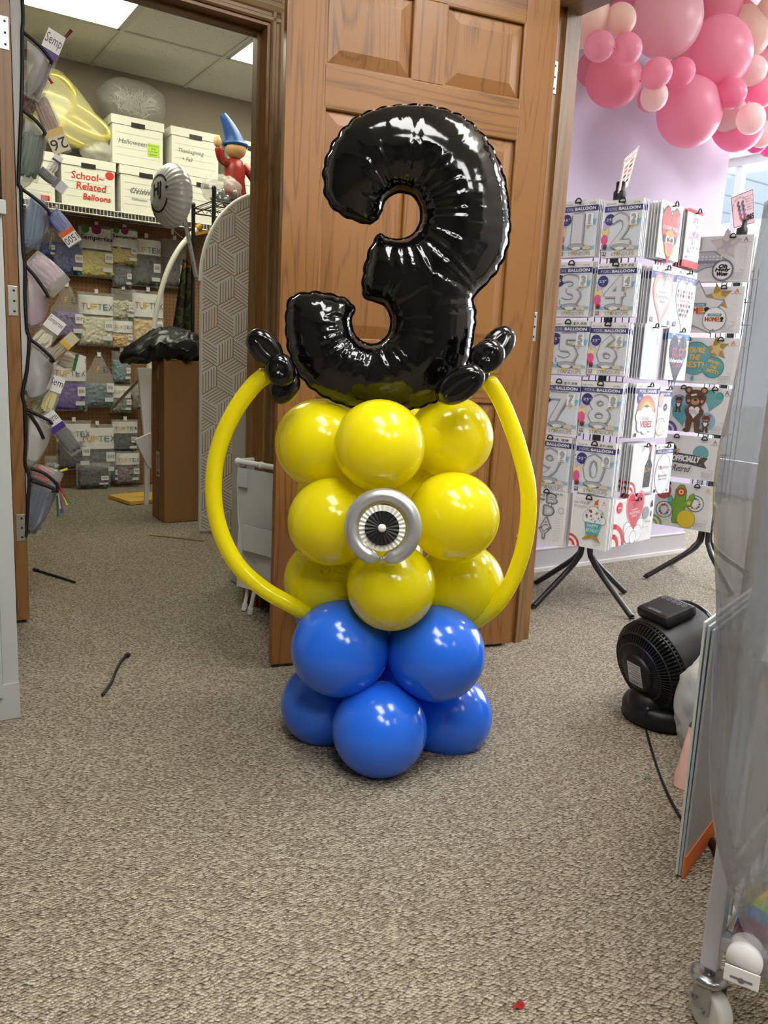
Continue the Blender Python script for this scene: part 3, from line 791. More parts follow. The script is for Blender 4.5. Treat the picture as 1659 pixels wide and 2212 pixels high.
def lumps(mb, w, h, d, m, n, size, M=None, seed=0, z0=0.0):
    r = random.Random(seed)
    for i in range(n):
        c = (r.uniform(-w, w) / 2, r.uniform(-d, d) / 2 * 0.8, z0 + r.uniform(0, h))
        s = size * r.uniform(0.7, 1.25)
        q = Matrix.Rotation(r.uniform(0, PI), 4, 'Y') @ Matrix.Rotation(r.uniform(-.6, .6), 4, 'Z')
        MM = T3(c) @ q
        if M is not None: MM = M @ MM
        mb.ball((0, 0, 0), (s * 1.5, s * 0.55, s * 0.75), m, 7, 5, MM, fn=lambda d_: 1 - 0.35 * max(0, d_.x))
    return mb

# ---- perforated board
def peg_mat():
    m = mat('pegboard_brown', (142, 104, 66), rough=0.7)
    nt = m.node_tree; p = nt.nodes['Principled BSDF']; L = nt.links.new
    tc = nt.nodes.new('ShaderNodeTexCoord'); mp = nt.nodes.new('ShaderNodeMapping'); mp.inputs['Scale'].default_value = (1 / 0.027,) * 3
    L(tc.outputs['Object'], mp.inputs['Vector']); fr = nt.nodes.new('ShaderNodeVectorMath'); fr.operation = 'FRACTION'; L(mp.outputs[0], fr.inputs[0])
    sb = nt.nodes.new('ShaderNodeVectorMath'); sb.operation = 'SUBTRACT'; sb.inputs[1].default_value = (0.5, 0.5, 0.5); L(fr.outputs[0], sb.inputs[0])
    ml = nt.nodes.new('ShaderNodeVectorMath'); ml.operation = 'MULTIPLY'; ml.inputs[1].default_value = (1, 0, 1); L(sb.outputs[0], ml.inputs[0])
    ln = nt.nodes.new('ShaderNodeVectorMath'); ln.operation = 'LENGTH'; L(ml.outputs[0], ln.inputs[0])
    lt = nt.nodes.new('ShaderNodeMath'); lt.operation = 'LESS_THAN'; lt.inputs[1].default_value = 0.13; L(ln.outputs['Value'], lt.inputs[0])
    mx = nt.nodes.new('ShaderNodeMix'); mx.data_type = 'RGBA'; mx.inputs['A'].default_value = (*lin((142, 104, 66)), 1); mx.inputs['B'].default_value = (*lin((38, 26, 16)), 1)
    L(lt.outputs[0], mx.inputs['Factor']); L(mx.outputs['Result'], p.inputs['Base Color']); return m
BW = 5.985
b = MB(); b.box((0, 0, 0.96), (3.6, 0.006, 1.90), peg_mat())
tag(b.build('pegboard', None, frame(AB(1.6, 5.992, 0.0), AZ)), 'brown perforated hardboard panel covering the storage room wall under the shelf', 'pegboard')

# ---- white wire shelf with file boxes
SB = 5.60
SZ = at_b(216, 452, SB).z
sh = thing('wire_shelf', 'white ventilated wire shelf carrying the file boxes', 'shelf', frame(AB(0.4, SB, SZ), AZ))
b = MB()
for z in (0.0, 0.038): b.cyl((0, 0, z - 0.038), (3.0, 0, z - 0.038), 0.004, WHITEM, 8)
for i in range(134): b.cyl((0.01 + i * 0.0225, 0, -0.038), (0.01 + i * 0.0225, 0, 0.0), 0.0022, WHITEM, 5)
b.build('front_lip', sh)
b = MB()
for i in range(134): b.cyl((0.01 + i * 0.0225, 0, 0.0), (0.01 + i * 0.0225, 0.38, 0.0), 0.0022, WHITEM, 5)
for y in (0.13, 0.26, 0.375): b.cyl((0, y, -0.004), (3.0, y, -0.004), 0.003, WHITEM, 6)
b.build('deck', sh)
b = MB()
for x in (0.72, 2.0): b.cyl((x, 0.03, -0.01), (x, 0.375, -0.30), 0.005, WHITEM, 8)
b.build('brace', sh)
BOXM = mat('file_box_white', (228, 226, 214), rough=0.75); RULE = flat((150, 150, 140)); SLOT = flat((30, 28, 24)); RED = flat((206, 58, 40)); PENCIL = flat((120, 120, 116)); INK = flat((60, 60, 62))
BXW, BXH, BXD = 0.345, 0.285, 0.36
def file_box(px, py, z, label, art=None, b0=SB + 0.012, w=BXW):
    """px,py: top left corner of the lid front"""
    a = at_b(px, py, b0)
    a = a.dot(UA)
    t = thing('file_box', label, 'box', frame(AB(a + 0.006, b0, z + 0.004), AZ), 'white file boxes')
    m = MB(); m.box((w / 2, BXD / 2, BXH / 2), (w - 0.016, BXD - 0.012, BXH), BOXM)
    m.y0 = -0.006
    M = T3((0, 0, 0))
    m.y0 = -0.0055
    for zz in (0.055, 0.10, 0.145, 0.19): m.rect(0.03, zz, w - 0.03, zz + 0.0016, RULE)
    if art: art(m)
    m.build('body', t)
    l = MB(); l.box((w / 2, BXD / 2, BXH - 0.018), (w, BXD, 0.054), BOXM, bev=0.002)
    l.y0 = 0.0005; l.rect(w / 2 - 0.045, BXH - 0.05, w / 2 + 0.045, BXH - 0.022, SLOT); l.build('lid', t)
    return t
def art_school(m):
    m.text('School~', 0.07, 0.155, 0.27, 0.215, RED, shear=0.1, fat=0.0012); m.text('Related', 0.10, 0.095, 0.28, 0.155, RED, shear=0.1, fat=0.0012); m.text('Balloons', 0.14, 0.035, 0.31, 0.09, RED, shear=0.1, fat=0.0012)
    m.disc(0.305, 0.21, 0.028, RED, 0.024)
def art_hallo(m):
    m.text('Halloween', 0.05, 0.12, 0.23, 0.165, PENCIL, shear=0.2, fat=0.0004)
    m.rect(0.235, 0.075, 0.315, 0.155, flat((176, 214, 60)))
    for i, s in enumerate(('Balloon w/', 'Swag', 'in on deep', 'below')): m.text(s, 0.242, 0.136 - 0.018 * i, 0.305, 0.149 - 0.018 * i, INK, shear=0.15)
def art_mid(m):
    m.text('Christmas', 0.07, 0.12, 0.24, 0.17, PENCIL, shear=0.3, fat=0.0008)
    for i in range(9): m.poly([(0.07 + i * 0.019, 0.125), (0.074 + i * 0.019, 0.125), (0.095 + i * 0.019, 0.165), (0.091 + i * 0.019, 0.165)], PENCIL)
    m.text('Halloween', 0.08, 0.08, 0.18, 0.105, PENCIL, shear=0.1)
def art_thanks(m):
    m.text('Thanksgiving', 0.05, 0.125, 0.23, 0.17, PENCIL, shear=0.2, fat=0.0004); m.text('+ Fall', 0.08, 0.085, 0.15, 0.115, PENCIL, shear=0.2, fat=0.0004)
UPZ = SZ + BXH + 0.016
file_box(-14, 318, SZ + 0.002, 'white file box at the shelf end half hidden by the hanging balloon packets')
file_box(127, 343, SZ + 0.002, 'white file box lettered School Related Balloons in red marker', art_school)
file_box(256, 362, SZ + 0.002, 'white file box with scribbled out pencil word behind the grey smiley balloon', art_mid)
a3 = file_box(383, 385, SZ + 0.002, 'white file box under the Thanksgiving box behind the black wire rack')
file_box(238, 270, UPZ, 'white file box lettered Halloween with a lime green note', art_hallo)
file_box(367, 293, UPZ, 'white file box lettered Thanksgiving and Fall in pencil', art_thanks)
file_box(497, 320, UPZ, 'white file box at the oak casing behind the small figurine')
file_box(512, 410, SZ + 0.002, 'white lower file box beside the oak casing')

# red marker tin on the shelf beside the school box
P = at_b(97, 430, SB + 0.03); b = MB(); b.box((0, 0, 0.02), (0.05, 0.05, 0.034), flat((200, 40, 34)), bev=0.004)
tag(b.build('small_red_box', None, frame((P.x, P.y, SZ + 0.002), AZ)), 'small red box on the wire shelf left of the school box', 'box')

# bags on top of the boxes
GOLD = mat('gold_foil', (238, 222, 120), rough=0.25, metal=0.5)
def crumple_ball(b, c, r, m, amp=0.18, sc=9, n=30, k=20, seed=0, M=None):
    b.ball(c, r, m, n, k, M, fn=lambda d: 1 + amp * noise.noise(d * sc * 0.35 + Vector((seed, 0, 0))) + amp * 0.6 * noise.noise(d * sc + Vector((0, seed, 0))))
Pg = at_b(158, 300, SB + 0.13); k = mpp(Pg)
t = thing('gold_balloon_bag', 'clear bag of gold foil letter balloons lying on the boxes at the shelf end', 'bag', frame((Pg.x, Pg.y, Pg.z), AZ))
ZB = -12 * k
b = MB()
for (x, z, rx, rz, rot, rr) in ((-40, 75, 40, 40, 0, 9), (-5, 22, 80, 24, -18, 10), (5, 48, 75, 22, -25, 8), (-50, 30, 30, 18, 10, 8)):
    pts = []
    for i in range(36):
        a = 2 * PI * i / 36; X, Z = rx * k * math.cos(a), rz * k * math.sin(a); c_, s_ = math.cos(R_(rot)), math.sin(R_(rot))
        pts.append((x * k + X * c_ - Z * s_, 0.05 * math.sin(a + x), z * k + X * s_ + Z * c_ + 0.0))
    b.tube(pts, rr * k, GOLD, 8, True)
b.build('foil_balloons', t)
b = MB()
def gb(u, v):
    a = u * 2 * PI; prof = [(0.0, -14), (0.75, -14), (1.0, 5), (1.0, 30), (0.86, 65), (0.66, 100), (0.42, 128), (0.1, 134)]
    f = v * (len(prof) - 1); i = min(int(f), len(prof) - 2); q = f - i
    r = prof[i][0] * (1 - q) + prof[i + 1][0] * q; z = prof[i][1] * (1 - q) + prof[i + 1][1] * q
    x = math.cos(a) * 84 * r * k; y = math.sin(a) * 0.11 * r; x -= max(0, z) * k * 0.42
    w_ = 1 + 0.07 * noise.noise(Vector((math.cos(a) * 2, math.sin(a) * 2, z * 0.03))) + 0.03 * math.sin(a * 9)
    return (x * w_, y * w_, z * k)
b.grid(gb, 36, 14, film('gold_tint_film', (246, 238, 176), 0.40, rough=0.1, bump=0.9, bscale=18)); b.build('film', t)
Pf = at_b(285, 278, SB + 0.17); k = mpp(Pf)
t = thing('feather_bag', 'grey plastic bag of white feather trim on top of the Halloween box', 'bag', frame((Pf.x, Pf.y, UPZ + BXH + 0.016), AZ))
b = MB(); r_ = random.Random(3)
for i in range(150):
    a = r_.uniform(0, 2 * PI); el = r_.uniform(-0.2, 1.2); L_ = r_.uniform(0.05, 0.11)
    c = Vector((r_.uniform(-.10, .10), r_.uniform(-.08, .04), r_.uniform(.05, .15))); d = Vector((math.cos(a) * math.cos(el), -abs(math.sin(a)) * math.cos(el), math.sin(el)))
    b.tube([c, c + d * L_ * .5 + Vector((0, 0, .01)), c + d * L_], [0.004, 0.003, 0.0006], flat((240, 238, 230)), 4, caps=False)
b.build('feathers', t)['kind'] = 'stuff'
b = MB(); b.ball((0, 0, 73 * k * 0.55), (70 * k, 0.14, 73 * k * 0.58), film('smoke_film', (186, 188, 182), 0.36, rough=0.2, bump=0.8, bscale=14), 40, 26, fn=lambda d: (abs(d.x) ** 2.6 + abs(d.y) ** 2.6 + abs(d.z) ** 2.6) ** (-1 / 2.6) * (1 + 0.07 * noise.noise(d * 3.1) + 0.04 * noise.noise(d * 8))); b.build('film', t)
Ps = at_b(215, 355, SB + 0.12); k = mpp(Ps)
t = thing('tied_clear_bag', 'small clear bag with tied handles lying on the school box', 'bag', frame((Ps.x, Ps.y, SZ + BXH + 0.02), AZ))
b = MB(); crumple_ball(b, (0, 0, 20 * k), (38 * k, 0.09, 22 * k), film('thin_white_film', (236, 234, 226), 0.45, rough=0.25, bump=0.8, bscale=30), 0.2, 8, 30, 18, 5); b.build('film', t)
b = MB()
for sx in (0.25, 0.55): b.tube(curve_pts([(38 * k * sx, -0.02, 34 * k), (38 * k * (sx + .35), -0.03, 58 * k), (38 * k * (sx + .75), -0.03, 44 * k), (38 * k * (sx + .8), -0.03, 24 * k)], 5), 0.010, mat('thin_white_film'), 6, flat_=0.3)
b.build('handle', t)

# ---- hanging packs of balloons on the board
CARD = mat('print_white_film', (238, 238, 234), rough=0.3)
def multi_text(m, s, x0, z0, x1, z1, cols):
    n = len(s); w_ = (x1 - x0) / n
    for i, ch in enumerate(s): m.text(ch, x0 + i * w_ + w_ * .08, z0, x0 + (i + 1) * w_ - w_ * .08, z1, flat(cols[i % len(cols)]), keep=False)
def word(m, s, x0, z0, x1, z1):
    if s == 'TUFTEX': multi_text(m, s, x0, z0, x1, z1, ((196, 90, 84), (214, 150, 60), (226, 190, 70), (120, 150, 110), (80, 110, 140), (96, 100, 110)))
    else: m.text(s, x0, z0, x1, z1, flat((40, 30, 60)), keep=False, fat=0.0006)
PEG = AB(0, 5.965, 0)
def peg_bag(x0, y0, x1, y1, color, brand, label, frac=0.45, gather=None, n=34, size=0.022, hook=True, dx=0.0, dark=False, bag_rgb=None):
    b0 = 5.935 + dx
    Pc = at_b((x0 + x1) / 2, y1, b0); Pt = at_b((x0 + x1) / 2, y0, b0); k = mpp(Pc)
    w_, h_ = (x1 - x0) * k * 1.04, Pt.z - Pc.z
    if Pc.z < 0.012: h_ -= 0.012 - Pc.z; Pc.z = 0.012
    t = thing('balloon_pack', label, 'balloon pack', frame(Pc, AZ), 'balloon packs on the perforated board')
    c = mat('latex_%d_%d_%d' % color, color, rough=0.5)
    m = MB(); sd_ = int(x0 + y0)
    def body(u, v):
        x = (u - .5) * w_ * .90; z = h_ * (.03 + v * frac * .97); e = max(0, 1 - (2 * u - 1) ** 6) ** .5 * max(0, 1 - (2 * v - 1) ** 8) ** .5
        return (x, -0.016 * e * (1 + 1.9 * abs(noise.noise(Vector((x * 60 + sd_, z * 60, 0)))) + 0.8 * noise.noise(Vector((x * 130, z * 130 + sd_, 3)))), z + .006 * noise.noise(Vector((x * 60, sd_, 1))))
    m.grid(body, 30, 22, c)
    lumps(m, w_ * 0.80, h_ * frac * 0.86, 0.045, c, int(n * 1.2), size * 0.72, seed=sd_, z0=h_ * 0.05)
    m.build('balloons', t)['kind'] = 'stuff'
    m = MB()
    if not dark:
        if brand:
            def cs(u, v): return ((u - .5) * w_ * 0.94, -0.027 * max(0, 1 - (2 * u - 1) ** 4) ** .5 - 0.004, h_ * (frac + 0.04) + v * h_ * (0.90 - frac) * 1.0)
            if not gather: m.grid(cs, 8, 1, CARD, True)
        m.y0 = 0.034
        tw = w_ * (0.44 if not gather else 0.28)
        if brand: word(m, brand, -tw, h_ * 0.68, tw, h_ * 0.79); 
        if brand == 'Sempertex':
            m.disc(-w_ * .32, h_ * .90, w_ * .11, flat((70, 130, 60))); m.disc(w_ * -.02, h_ * .91, w_ * .13, flat((150, 40, 90)))
        m.rect(w_ * .20, h_ * .30, w_ * .42, h_ * .48, flat((232, 232, 228)))
        for i in range(7): m.rect(w_ * (.24 + .022 * i), h_ * .36, w_ * (.24 + .022 * i + (.006 if i % 2 else .012)), h_ * .43, flat((40, 40, 40)))
        m.rect(w_ * .14, h_ * .12, w_ * .40, h_ * .20, flat((214, 216, 216))); m.disc(w_ * .30, h_ * .07, w_ * .05, flat((60, 120, 70)))
        m.build('printed_label', t)
    m = MB(); pillow(m, w_, h_, 0.066, FILM if bag_rgb is None else film('film_%d_%d_%d' % bag_rgb, bag_rgb, 0.35), None, 9, seed=int(x0), gather=gather); m.build('film', t)
    if hook:
        m = MB(); m.tube([(0, 0.045 - dx, h_ * 0.97), (0, -0.05, h_ * 0.97), (0, -0.056, h_ * 0.985)], 0.0022, STEEL, 6); m.box((0, -0.012, h_ + 0.008), (0.024, 0.002, 0.03), CARD); m.build('hang_tab', t)
    return t
GRY, DGR, NAV = (96, 100, 104), (58, 60, 62), (26, 44, 140)
for args in (
    (86, 500, 118, 556, (40, 80, 160), '', 'small pack of blue balloons half hidden behind the hanging door pockets', .6),
    (112, 498, 180, 595, NAV, '', 'clear pack of navy blue balloons in the top row', .7),
    (172, 487, 246, 600, (226, 212, 120), 'Sempertex', 'large pack of pale yellow balloons with printed header in the top row', .5),
    (240, 493, 297, 572, (214, 190, 96), 'Sempertex', 'small pack of dull yellow balloons beside the large yellow pack', .42),
    (350, 517, 402, 622, (70, 72, 74), '', 'clear pack of charcoal balloons behind the white curved pole', .6)):
    peg_bag(*args, dx=-0.02 if args[0] == 240 else 0.0)
peg_bag(244, 556, 284, 622, GRY, '', 'small grey balloon pack hanging below the dull yellow pack', .65, hook=False)
peg_bag(283, 512, 348, 620, DGR, 'TUFTEX', 'large pack of dark grey balloons right of the dull yellow pack', .6, n=44)
peg_bag(113, 618, 180, 732, (128, 100, 168), 'TUFTEX', 'gathered pack of lilac purple balloons in the second row', .5, gather=(.55, .25), n=44)
peg_bag(172, 632, 246, 748, (228, 222, 196), 'TUFTEX', 'large pack of cream balloons in the second row', .55, n=48)
peg_bag(242, 624, 290, 692, (214, 206, 182), '', 'small pack of ivory balloons above the tan pack', .6)
peg_bag(243, 690, 287, 752, (226, 190, 132), 'TUFTEX', 'small pack of tan balloons under the ivory pack', .5, hook=False, dx=-0.015)
peg_bag(286, 628, 353, 752, (224, 194, 138), 'TUFTEX', 'large pack of peach balloons beside the white curved pole', .5, n=44)
peg_bag(116, 776, 186, 888, (104, 70, 170), 'TUFTEX', 'large pack of violet balloons in the third row', .55, n=44)
peg_bag(183, 768, 247, 880, (110, 138, 146), 'TUFTEX', 'gathered pack of slate blue balloons in the third row', .45, gather=(.6, .2), n=40)
peg_bag(243, 758, 282, 826, (120, 150, 158), '', 'small pack of teal twisting balloons left of the black bag', .7)
peg_bag(240, 830, 284, 892, (130, 138, 130), 'TUFTEX', 'small pack of sage balloons above the lowest row', .5, hook=False)
peg_bag(283, 828, 306, 884, (120, 120, 112), '', 'narrow pack of grey balloons beside the white folded panel', .6, hook=False)
peg_bag(126, 908, 196, 1016, (40, 40, 44), 'TUFTEX', 'black balloon pack in the lowest row under the striped packet', .55, n=44)
peg_bag(168, 1000, 236, 1052, (44, 46, 48), '', 'sagging bag of black balloons resting on the carpet', .8, hook=False, dx=-0.05)
peg_bag(172, 916, 250, 1030, (92, 96, 98), 'TUFTEX', 'large pack of smoky balloons in the lowest row', .5, n=46)
peg_bag(243, 906, 297, 976, (62, 72, 80), 'TUFTEX', 'small pack of slate balloons in the lowest row', .55)
peg_bag(251, 974, 301, 1044, (140, 116, 126), 'TUFTEX', 'small pack of mauve balloons near the carpet', .55, hook=False, dx=-0.02)
peg_bag(230, 984, 254, 1042, (60, 66, 72), '', 'narrow dark pack squeezed between the smoky and mauve packs', .7, hook=False)
peg_bag(98, 984, 124, 1020, (150, 160, 156), '', 'small pale pack low on the board behind the door pockets', .5, hook=False)

# ---- patterned arch panel
AB_P = 4.25
def arch_panel():
    aL = at_b(430, 1150, AB_P); a0 = aL.dot(UA); zc = at_b(417, 610, AB_P).z; wd = 0.80; r = wd / 2
    top = at_b(540, 438, AB_P).z; rz = (top - zc) * 1.12
    t = thing('arch_panel', 'white arch-topped panel with gold cube pattern beside the tall carton', 'panel', frame(AB(a0, AB_P, 0.012), AZ))
    out = [(wd, 0), (wd, zc)] + [(r + r * math.cos(PI * i / 28), zc + rz * math.sin(PI * i / 28)) for i in range(1, 28)] + [(0, zc), (0, 0)]
    W_ = mat('panel_white', (206, 205, 200), rough=0.6)
    m = MB(); n = len(out)
    m.add([(p[0], 0, p[1]) for p in out], [tuple(range(n))], W_); m.add([(p[0], 0.020, p[1]) for p in out], [tuple(reversed(range(n)))], W_)
    m.add([(p[0], 0, p[1]) for p in out] + [(p[0], 0.020, p[1]) for p in out], [(i, n + i, n + (i + 1) % n, (i + 1) % n) for i in range(n)], W_)
    GL = mat('gold_line', (150, 122, 66), rough=0.5)
    def inside(x, z): return 0.006 < x < wd - 0.006 and 0.006 < z and (z < zc or ((x - r) / r) ** 2 + ((z - zc) / rz) ** 2 < 0.985)
    def line(p, q):
        # clip the stroke to the panel
        pts = [(p[0] + (q[0] - p[0]) * i / 8, p[1] + (q[1] - p[1]) * i / 8) for i in range(9)]; ok = [inside(*e) for e in pts]
        if not any(ok): return
        i0 = ok.index(True); i1 = 8 - ok[::-1].index(True)
        if i1 <= i0: return
        p, q = pts[i0], pts[i1]; dx, dz = q[0] - p[0], q[1] - p[1]; L = math.hypot(dx, dz); nx, nz = -dz / L * 0.0022, dx / L * 0.0022
        m.add([(p[0] - nx, -0.0006, p[1] - nz), (q[0] - nx, -0.0006, q[1] - nz), (q[0] + nx, -0.0006, q[1] + nz), (p[0] + nx, -0.0006, p[1] + nz)], [(0, 1, 2, 3)], GL)
    s = 0.108; dirs = [(math.cos(R_(90 + 120 * i)), math.sin(R_(90 + 120 * i))) for i in range(3)]
    hx, hz = s * math.sqrt(3), s * 1.5
    for row in range(-1, 16):
        for col in range(-1, 7):
            cx, cz = col * hx + (hx / 2 if row % 2 else 0), row * hz
            for i in range(3):
                u_, v_ = dirs[i], dirs[(i + 1) % 3]
                for j in range(6):
                    f = j / 6.0; o = (cx + v_[0] * s * f, cz + v_[1] * s * f)
                    line(o, (o[0] + u_[0] * s, o[1] + u_[1] * s))
    m.build('face', t)
    e = MB(); e.tube([(p[0] * 0.999 + 0.0004, 0.010, p[1]) for p in out[1:-1]], 0.0112, mat('panel_edge', (222, 221, 216), rough=0.5), 8); e.build('edge_band', t)
arch_panel()

# ---- tall carton, black bag, stand
CARDB = mat('cardboard', (150, 110, 66), rough=0.85, bump=0.05, bscale=120, var=0.05)
zt = at_b(358, 778, 4.575).z
t = thing('tall_carton', 'tall brown cardboard carton with a black plastic bag on top', 'box', frame(AB(1.468, 4.575, 0.003), AZ))
b = MB(); b.box((0.12, 0.118, zt / 2), (0.24, 0.232, zt), CARDB, bev=0.003); b.box((-0.0008, 0.118, zt * .5), (0.002, 0.004, zt * .99), mat('carton_seam', (116, 82, 46), rough=0.85)); b.build('carton', t)
LM_ = Matrix(((0, 1, 0, -0.001), (-1, 0, 0, 0.232), (0, 0, 1, 0), (0, 0, 0, 1)))     # art on the left end face
b = MB(); z1 = 0.33; b.rect(0.085, z1 - .07, 0.145, z1 + .08, flat((232, 226, 214)), LM_)
for x in (0.100, 0.124):
    b.rect(x - 0.004 + .004, z1 - .03, x + .008, z1 + .05, flat((150, 50, 44)), LM_); b.poly([(x - .004, z1 + .045), (x + .012, z1 + .045), (x + .004, z1 + .072)], flat((150, 50, 44)), LM_)
b.rect(0.094, z1 - .06, 0.136, z1 - .04, flat((150, 50, 44)), LM_); b.build('arrow_label', t)
b = MB(); b.rect(0.1, zt - 0.12, 0.14, zt - 0.01, mat('parcel_tape', (172, 140, 96), rough=0.25), LM_); b.build('tape', t)
BAGB = mat('black_bin_bag', (16, 16, 18), rough=0.34, spec=0.45, bump=0.5, bscale=22)
Pb = AB(1.575, 4.69, zt)
b = MB()
def bagf(u, v):
    a = u * 2 * PI; el = (v - 0.32) * PI / 1.36
    x = math.cos(a) * math.cos(el) * (0.235 if math.cos(a) < 0 else 0.15); y = math.sin(a) * math.cos(el) * 0.19; z = 0.075 + math.sin(el) * 0.105
    if x < -0.14: z -= (-0.14 - x) * 0.75; x -= (-0.14 - x) * 0.9
    q = noise.noise(Vector((x * 14, y * 14, z * 14))); q2 = noise.noise(Vector((x * 40, y * 40, z * 30)))
    q3 = abs(noise.noise(Vector((x * 20 + 9, y * 20, z * 34))))
    return (x + 0.026 * q + .01 * q2, y + 0.03 * q, max(z, 0.004 if x > -0.13 and abs(y) < 0.12 else -9) + 0.026 * q + 0.012 * q2 - 0.03 * q3)
b.grid(bagf, 84, 40, BAGB)
tag(b.build('black_plastic_bag', None, frame(Pb + Vector((0, 0, 0.006)), AZ)), 'crumpled black plastic bag drooping over the tall carton', 'bag')

Pst = at_floor(300, 1088)
STB = at_floor(317, 1083)
t = thing('balloon_stand', 'curved white plastic pole on a yellow plywood base behind the carton', 'stand', frame((STB.x, STB.y, 0.004), AZ))
b = MB(); b.box((-0.02, 0.06, 0.012), (0.30, 0.30, 0.024), mat('yellow_plywood', (206, 166, 74), rough=0.6, var=0.08, bscale=12), bev=0.002, M=Matrix.Rotation(R_(12), 4, 'Z')); b.build('base', t)
inv = t.matrix_world.inverted(); bS = STB.dot(VB)
pp = [(317, 1083), (318, 1000), (320, 900), (322, 800), (331, 720), (335, 690), (345, 640), (362, 585), (385, 540), (410, 510), (432, 489)]
b = MB(); b.tube(curve_pts([inv @ at_b(x, y, bS) for (x, y) in pp], 6), 5.5 * mpp(STB), mat('white_pvc', (228, 226, 212), rough=0.35), 12); b.build('pole', t)
b = MB(); q0, q1 = inv @ at_b(425, 494, bS), inv @ at_b(434, 487, bS); b.cyl(q0, q1, 7.2 * mpp(STB), mat('brass_fitting', (190, 150, 60), rough=0.35, metal=0.6), 12); b.build('end_fitting', t)

# white folded plastic panel beside the carton
P0 = AB(1.40, 5.02, 0)
t = thing('white_folding_panel', 'white plastic folding panel leaning behind the tall carton', 'panel', frame(P0, AZ))
b = MB(); inv = t.matrix_world.inverted()
def quad_slab(b, px4, bb, th, m):
    q = [inv @ at_b(x, y, bb) for (x, y) in px4]; d = Vector((0, th, 0))
    b.add(q + [v + d for v in q], [(0, 1, 2, 3), (7, 6, 5, 4), (0, 4, 5, 1), (1, 5, 6, 2), (2, 6, 7, 3), (3, 7, 4, 0)], m)
quad_slab(b, [(318, 1010), (326, 1010), (326, 795), (298, 795)], 5.02, 0.03, WHITEP); b.build('upper_leaf', t)
b = MB(); quad_slab(b, [(319, 1006), (327, 1012), (327, 935), (292, 950)], 4.98, 0.025, WHITEP); b.build('lower_leaf', t)
b = MB(); quad_slab(b, [(313, 1090), (321, 1090), (321, 985), (313, 985)], 5.02, 0.02, WHITEP); b.build('leg', t)
# aluminium rod leaning on the board
q0, q1 = at_b(240, 884, 5.55), at_b(326, 793, 5.2); b = MB(); b.tube([(0, 0, 0), q1 - q0], 0.012, mat('dull_aluminium', (170, 164, 150), rough=0.4, metal=0.7), 8, flat_=0.45)
b.tube([(q1 - q0) * 0.97, (q1 - q0) * 1.0], 0.014, WHITEP, 8)
tag(b.build('aluminium_rail', None, T3(q0)), 'thin aluminium rail leaning behind the tall carton in front of the sage pack', 'rail')

# aluminium easel leg, camouflage cloth
q0, q1 = at_b(399, 470, 4.95), at_b(424, 600, 4.9); b = MB(); d = q1 - q0
b.box((0, 0, 0), (0.028, 0.02, d.length), mat('aluminium', (186, 186, 182), rough=0.35, metal=0.8), T3(d / 2) @ d.to_track_quat('Z', 'Y').to_matrix().to_4x4(), bev=0.003)
for f in (0.15, 0.45, 0.75): b.cyl(d * f + Vector((-0.0, -0.012, 0)), d * f + Vector((0, -0.016, 0)), 0.004, DARK, 8)
tag(b.build('aluminium_post', None, T3(q0)), 'slanting aluminium post beside the patterned arch panel', 'post')
CAMO = mat('camo_cloth', (52, 54, 34), rough=0.9)
nt = CAMO.node_tree; n_ = nt.nodes.new('ShaderNodeTexNoise'); n_.inputs['Scale'].default_value = 9; cr = nt.nodes.new('ShaderNodeValToRGB'); cr.color_ramp.interpolation = 'CONSTANT'
tc = nt.nodes.new('ShaderNodeTexCoord'); nt.links.new(tc.outputs['Object'], n_.inputs['Vector']); nt.links.new(n_.outputs['Fac'], cr.inputs['Fac']); nt.links.new(cr.outputs['Color'], nt.nodes['Principled BSDF'].inputs['Base Color'])
e = cr.color_ramp.elements; e[0].color = (*lin((30, 32, 22)), 1); e[1].position = 0.58; e[1].color = (*lin((122, 84, 40)), 1); x_ = e.new(0.45); x_.color = (*lin((64, 66, 34)), 1); x_ = e.new(0.52); x_.color = (*lin((34, 36, 24)), 1)
P0 = at_b(398, 712, 5.0); P1 = at_b(402, 560, 5.0); k = mpp(P0); b = MB()
def cl(u, v): return ((u - .5) * (16 + 34 * (1 - v)) * k + 6 * k * v, 0.03 * math.sin(u * 14) * (1 - .5 * v) * .6, v * (P1.z - P0.z))
b.grid(cl, 24, 10, CAMO); b.grid(lambda u, v: (cl(u, v)[0], cl(u, v)[1] + .01, cl(u, v)[2]), 24, 10, CAMO)
tag(b.build('camouflage_cloth', None, frame(P0, AZ)), 'camouflage cloth hanging in folds behind the black plastic bag', 'cloth')
q0 = at_b(440, 502, 4.72); b = MB(); b.box((0, 0, 0), (0.10, 0.02, 0.018), mat('yellow_wood_strip', (206, 152, 40), rough=0.5))
tag(b.build('wooden_strip', None, frame(q0, AZ, 0, -18)), 'short yellow wooden strip beside the arch panel top', 'strip')

# ---- black wire rack with bag and figurine on it
RB = 4.62
RS = at_b(480, 436, RB); k = mpp(RS)
t = thing('wire_rack', 'black wire shelving rack behind the patterned arch panel', 'rack', frame((RS.x, RS.y, 0), AZ)); inv = t.matrix_world.inverted()
xs = [(inv @ at_b(462, 436, RB)).x, (inv @ at_b(462, 436, RB)).x + 0.40]
zt = (inv @ at_b(462, 404, RB)).z
for (x, y, z) in ((xs[0], 0, zt), (xs[1], 0, zt), (xs[0] - 0.0, 0.34, (inv @ at_b(413, 440, RB + .34)).z), (xs[1], 0.34, zt)):
    b = MB(); b.cyl((x, y, 0.003), (x, y, z), 0.012, BLACKM, 12); b.lathe([(0.0135, 0), (0.0135, 0.014), (0.008, 0.02), (0, 0.02)], BLACKM, 12, T3((x, y, z - 0.012)))
    b.build('post', t)
b = MB(); zs = RS.z
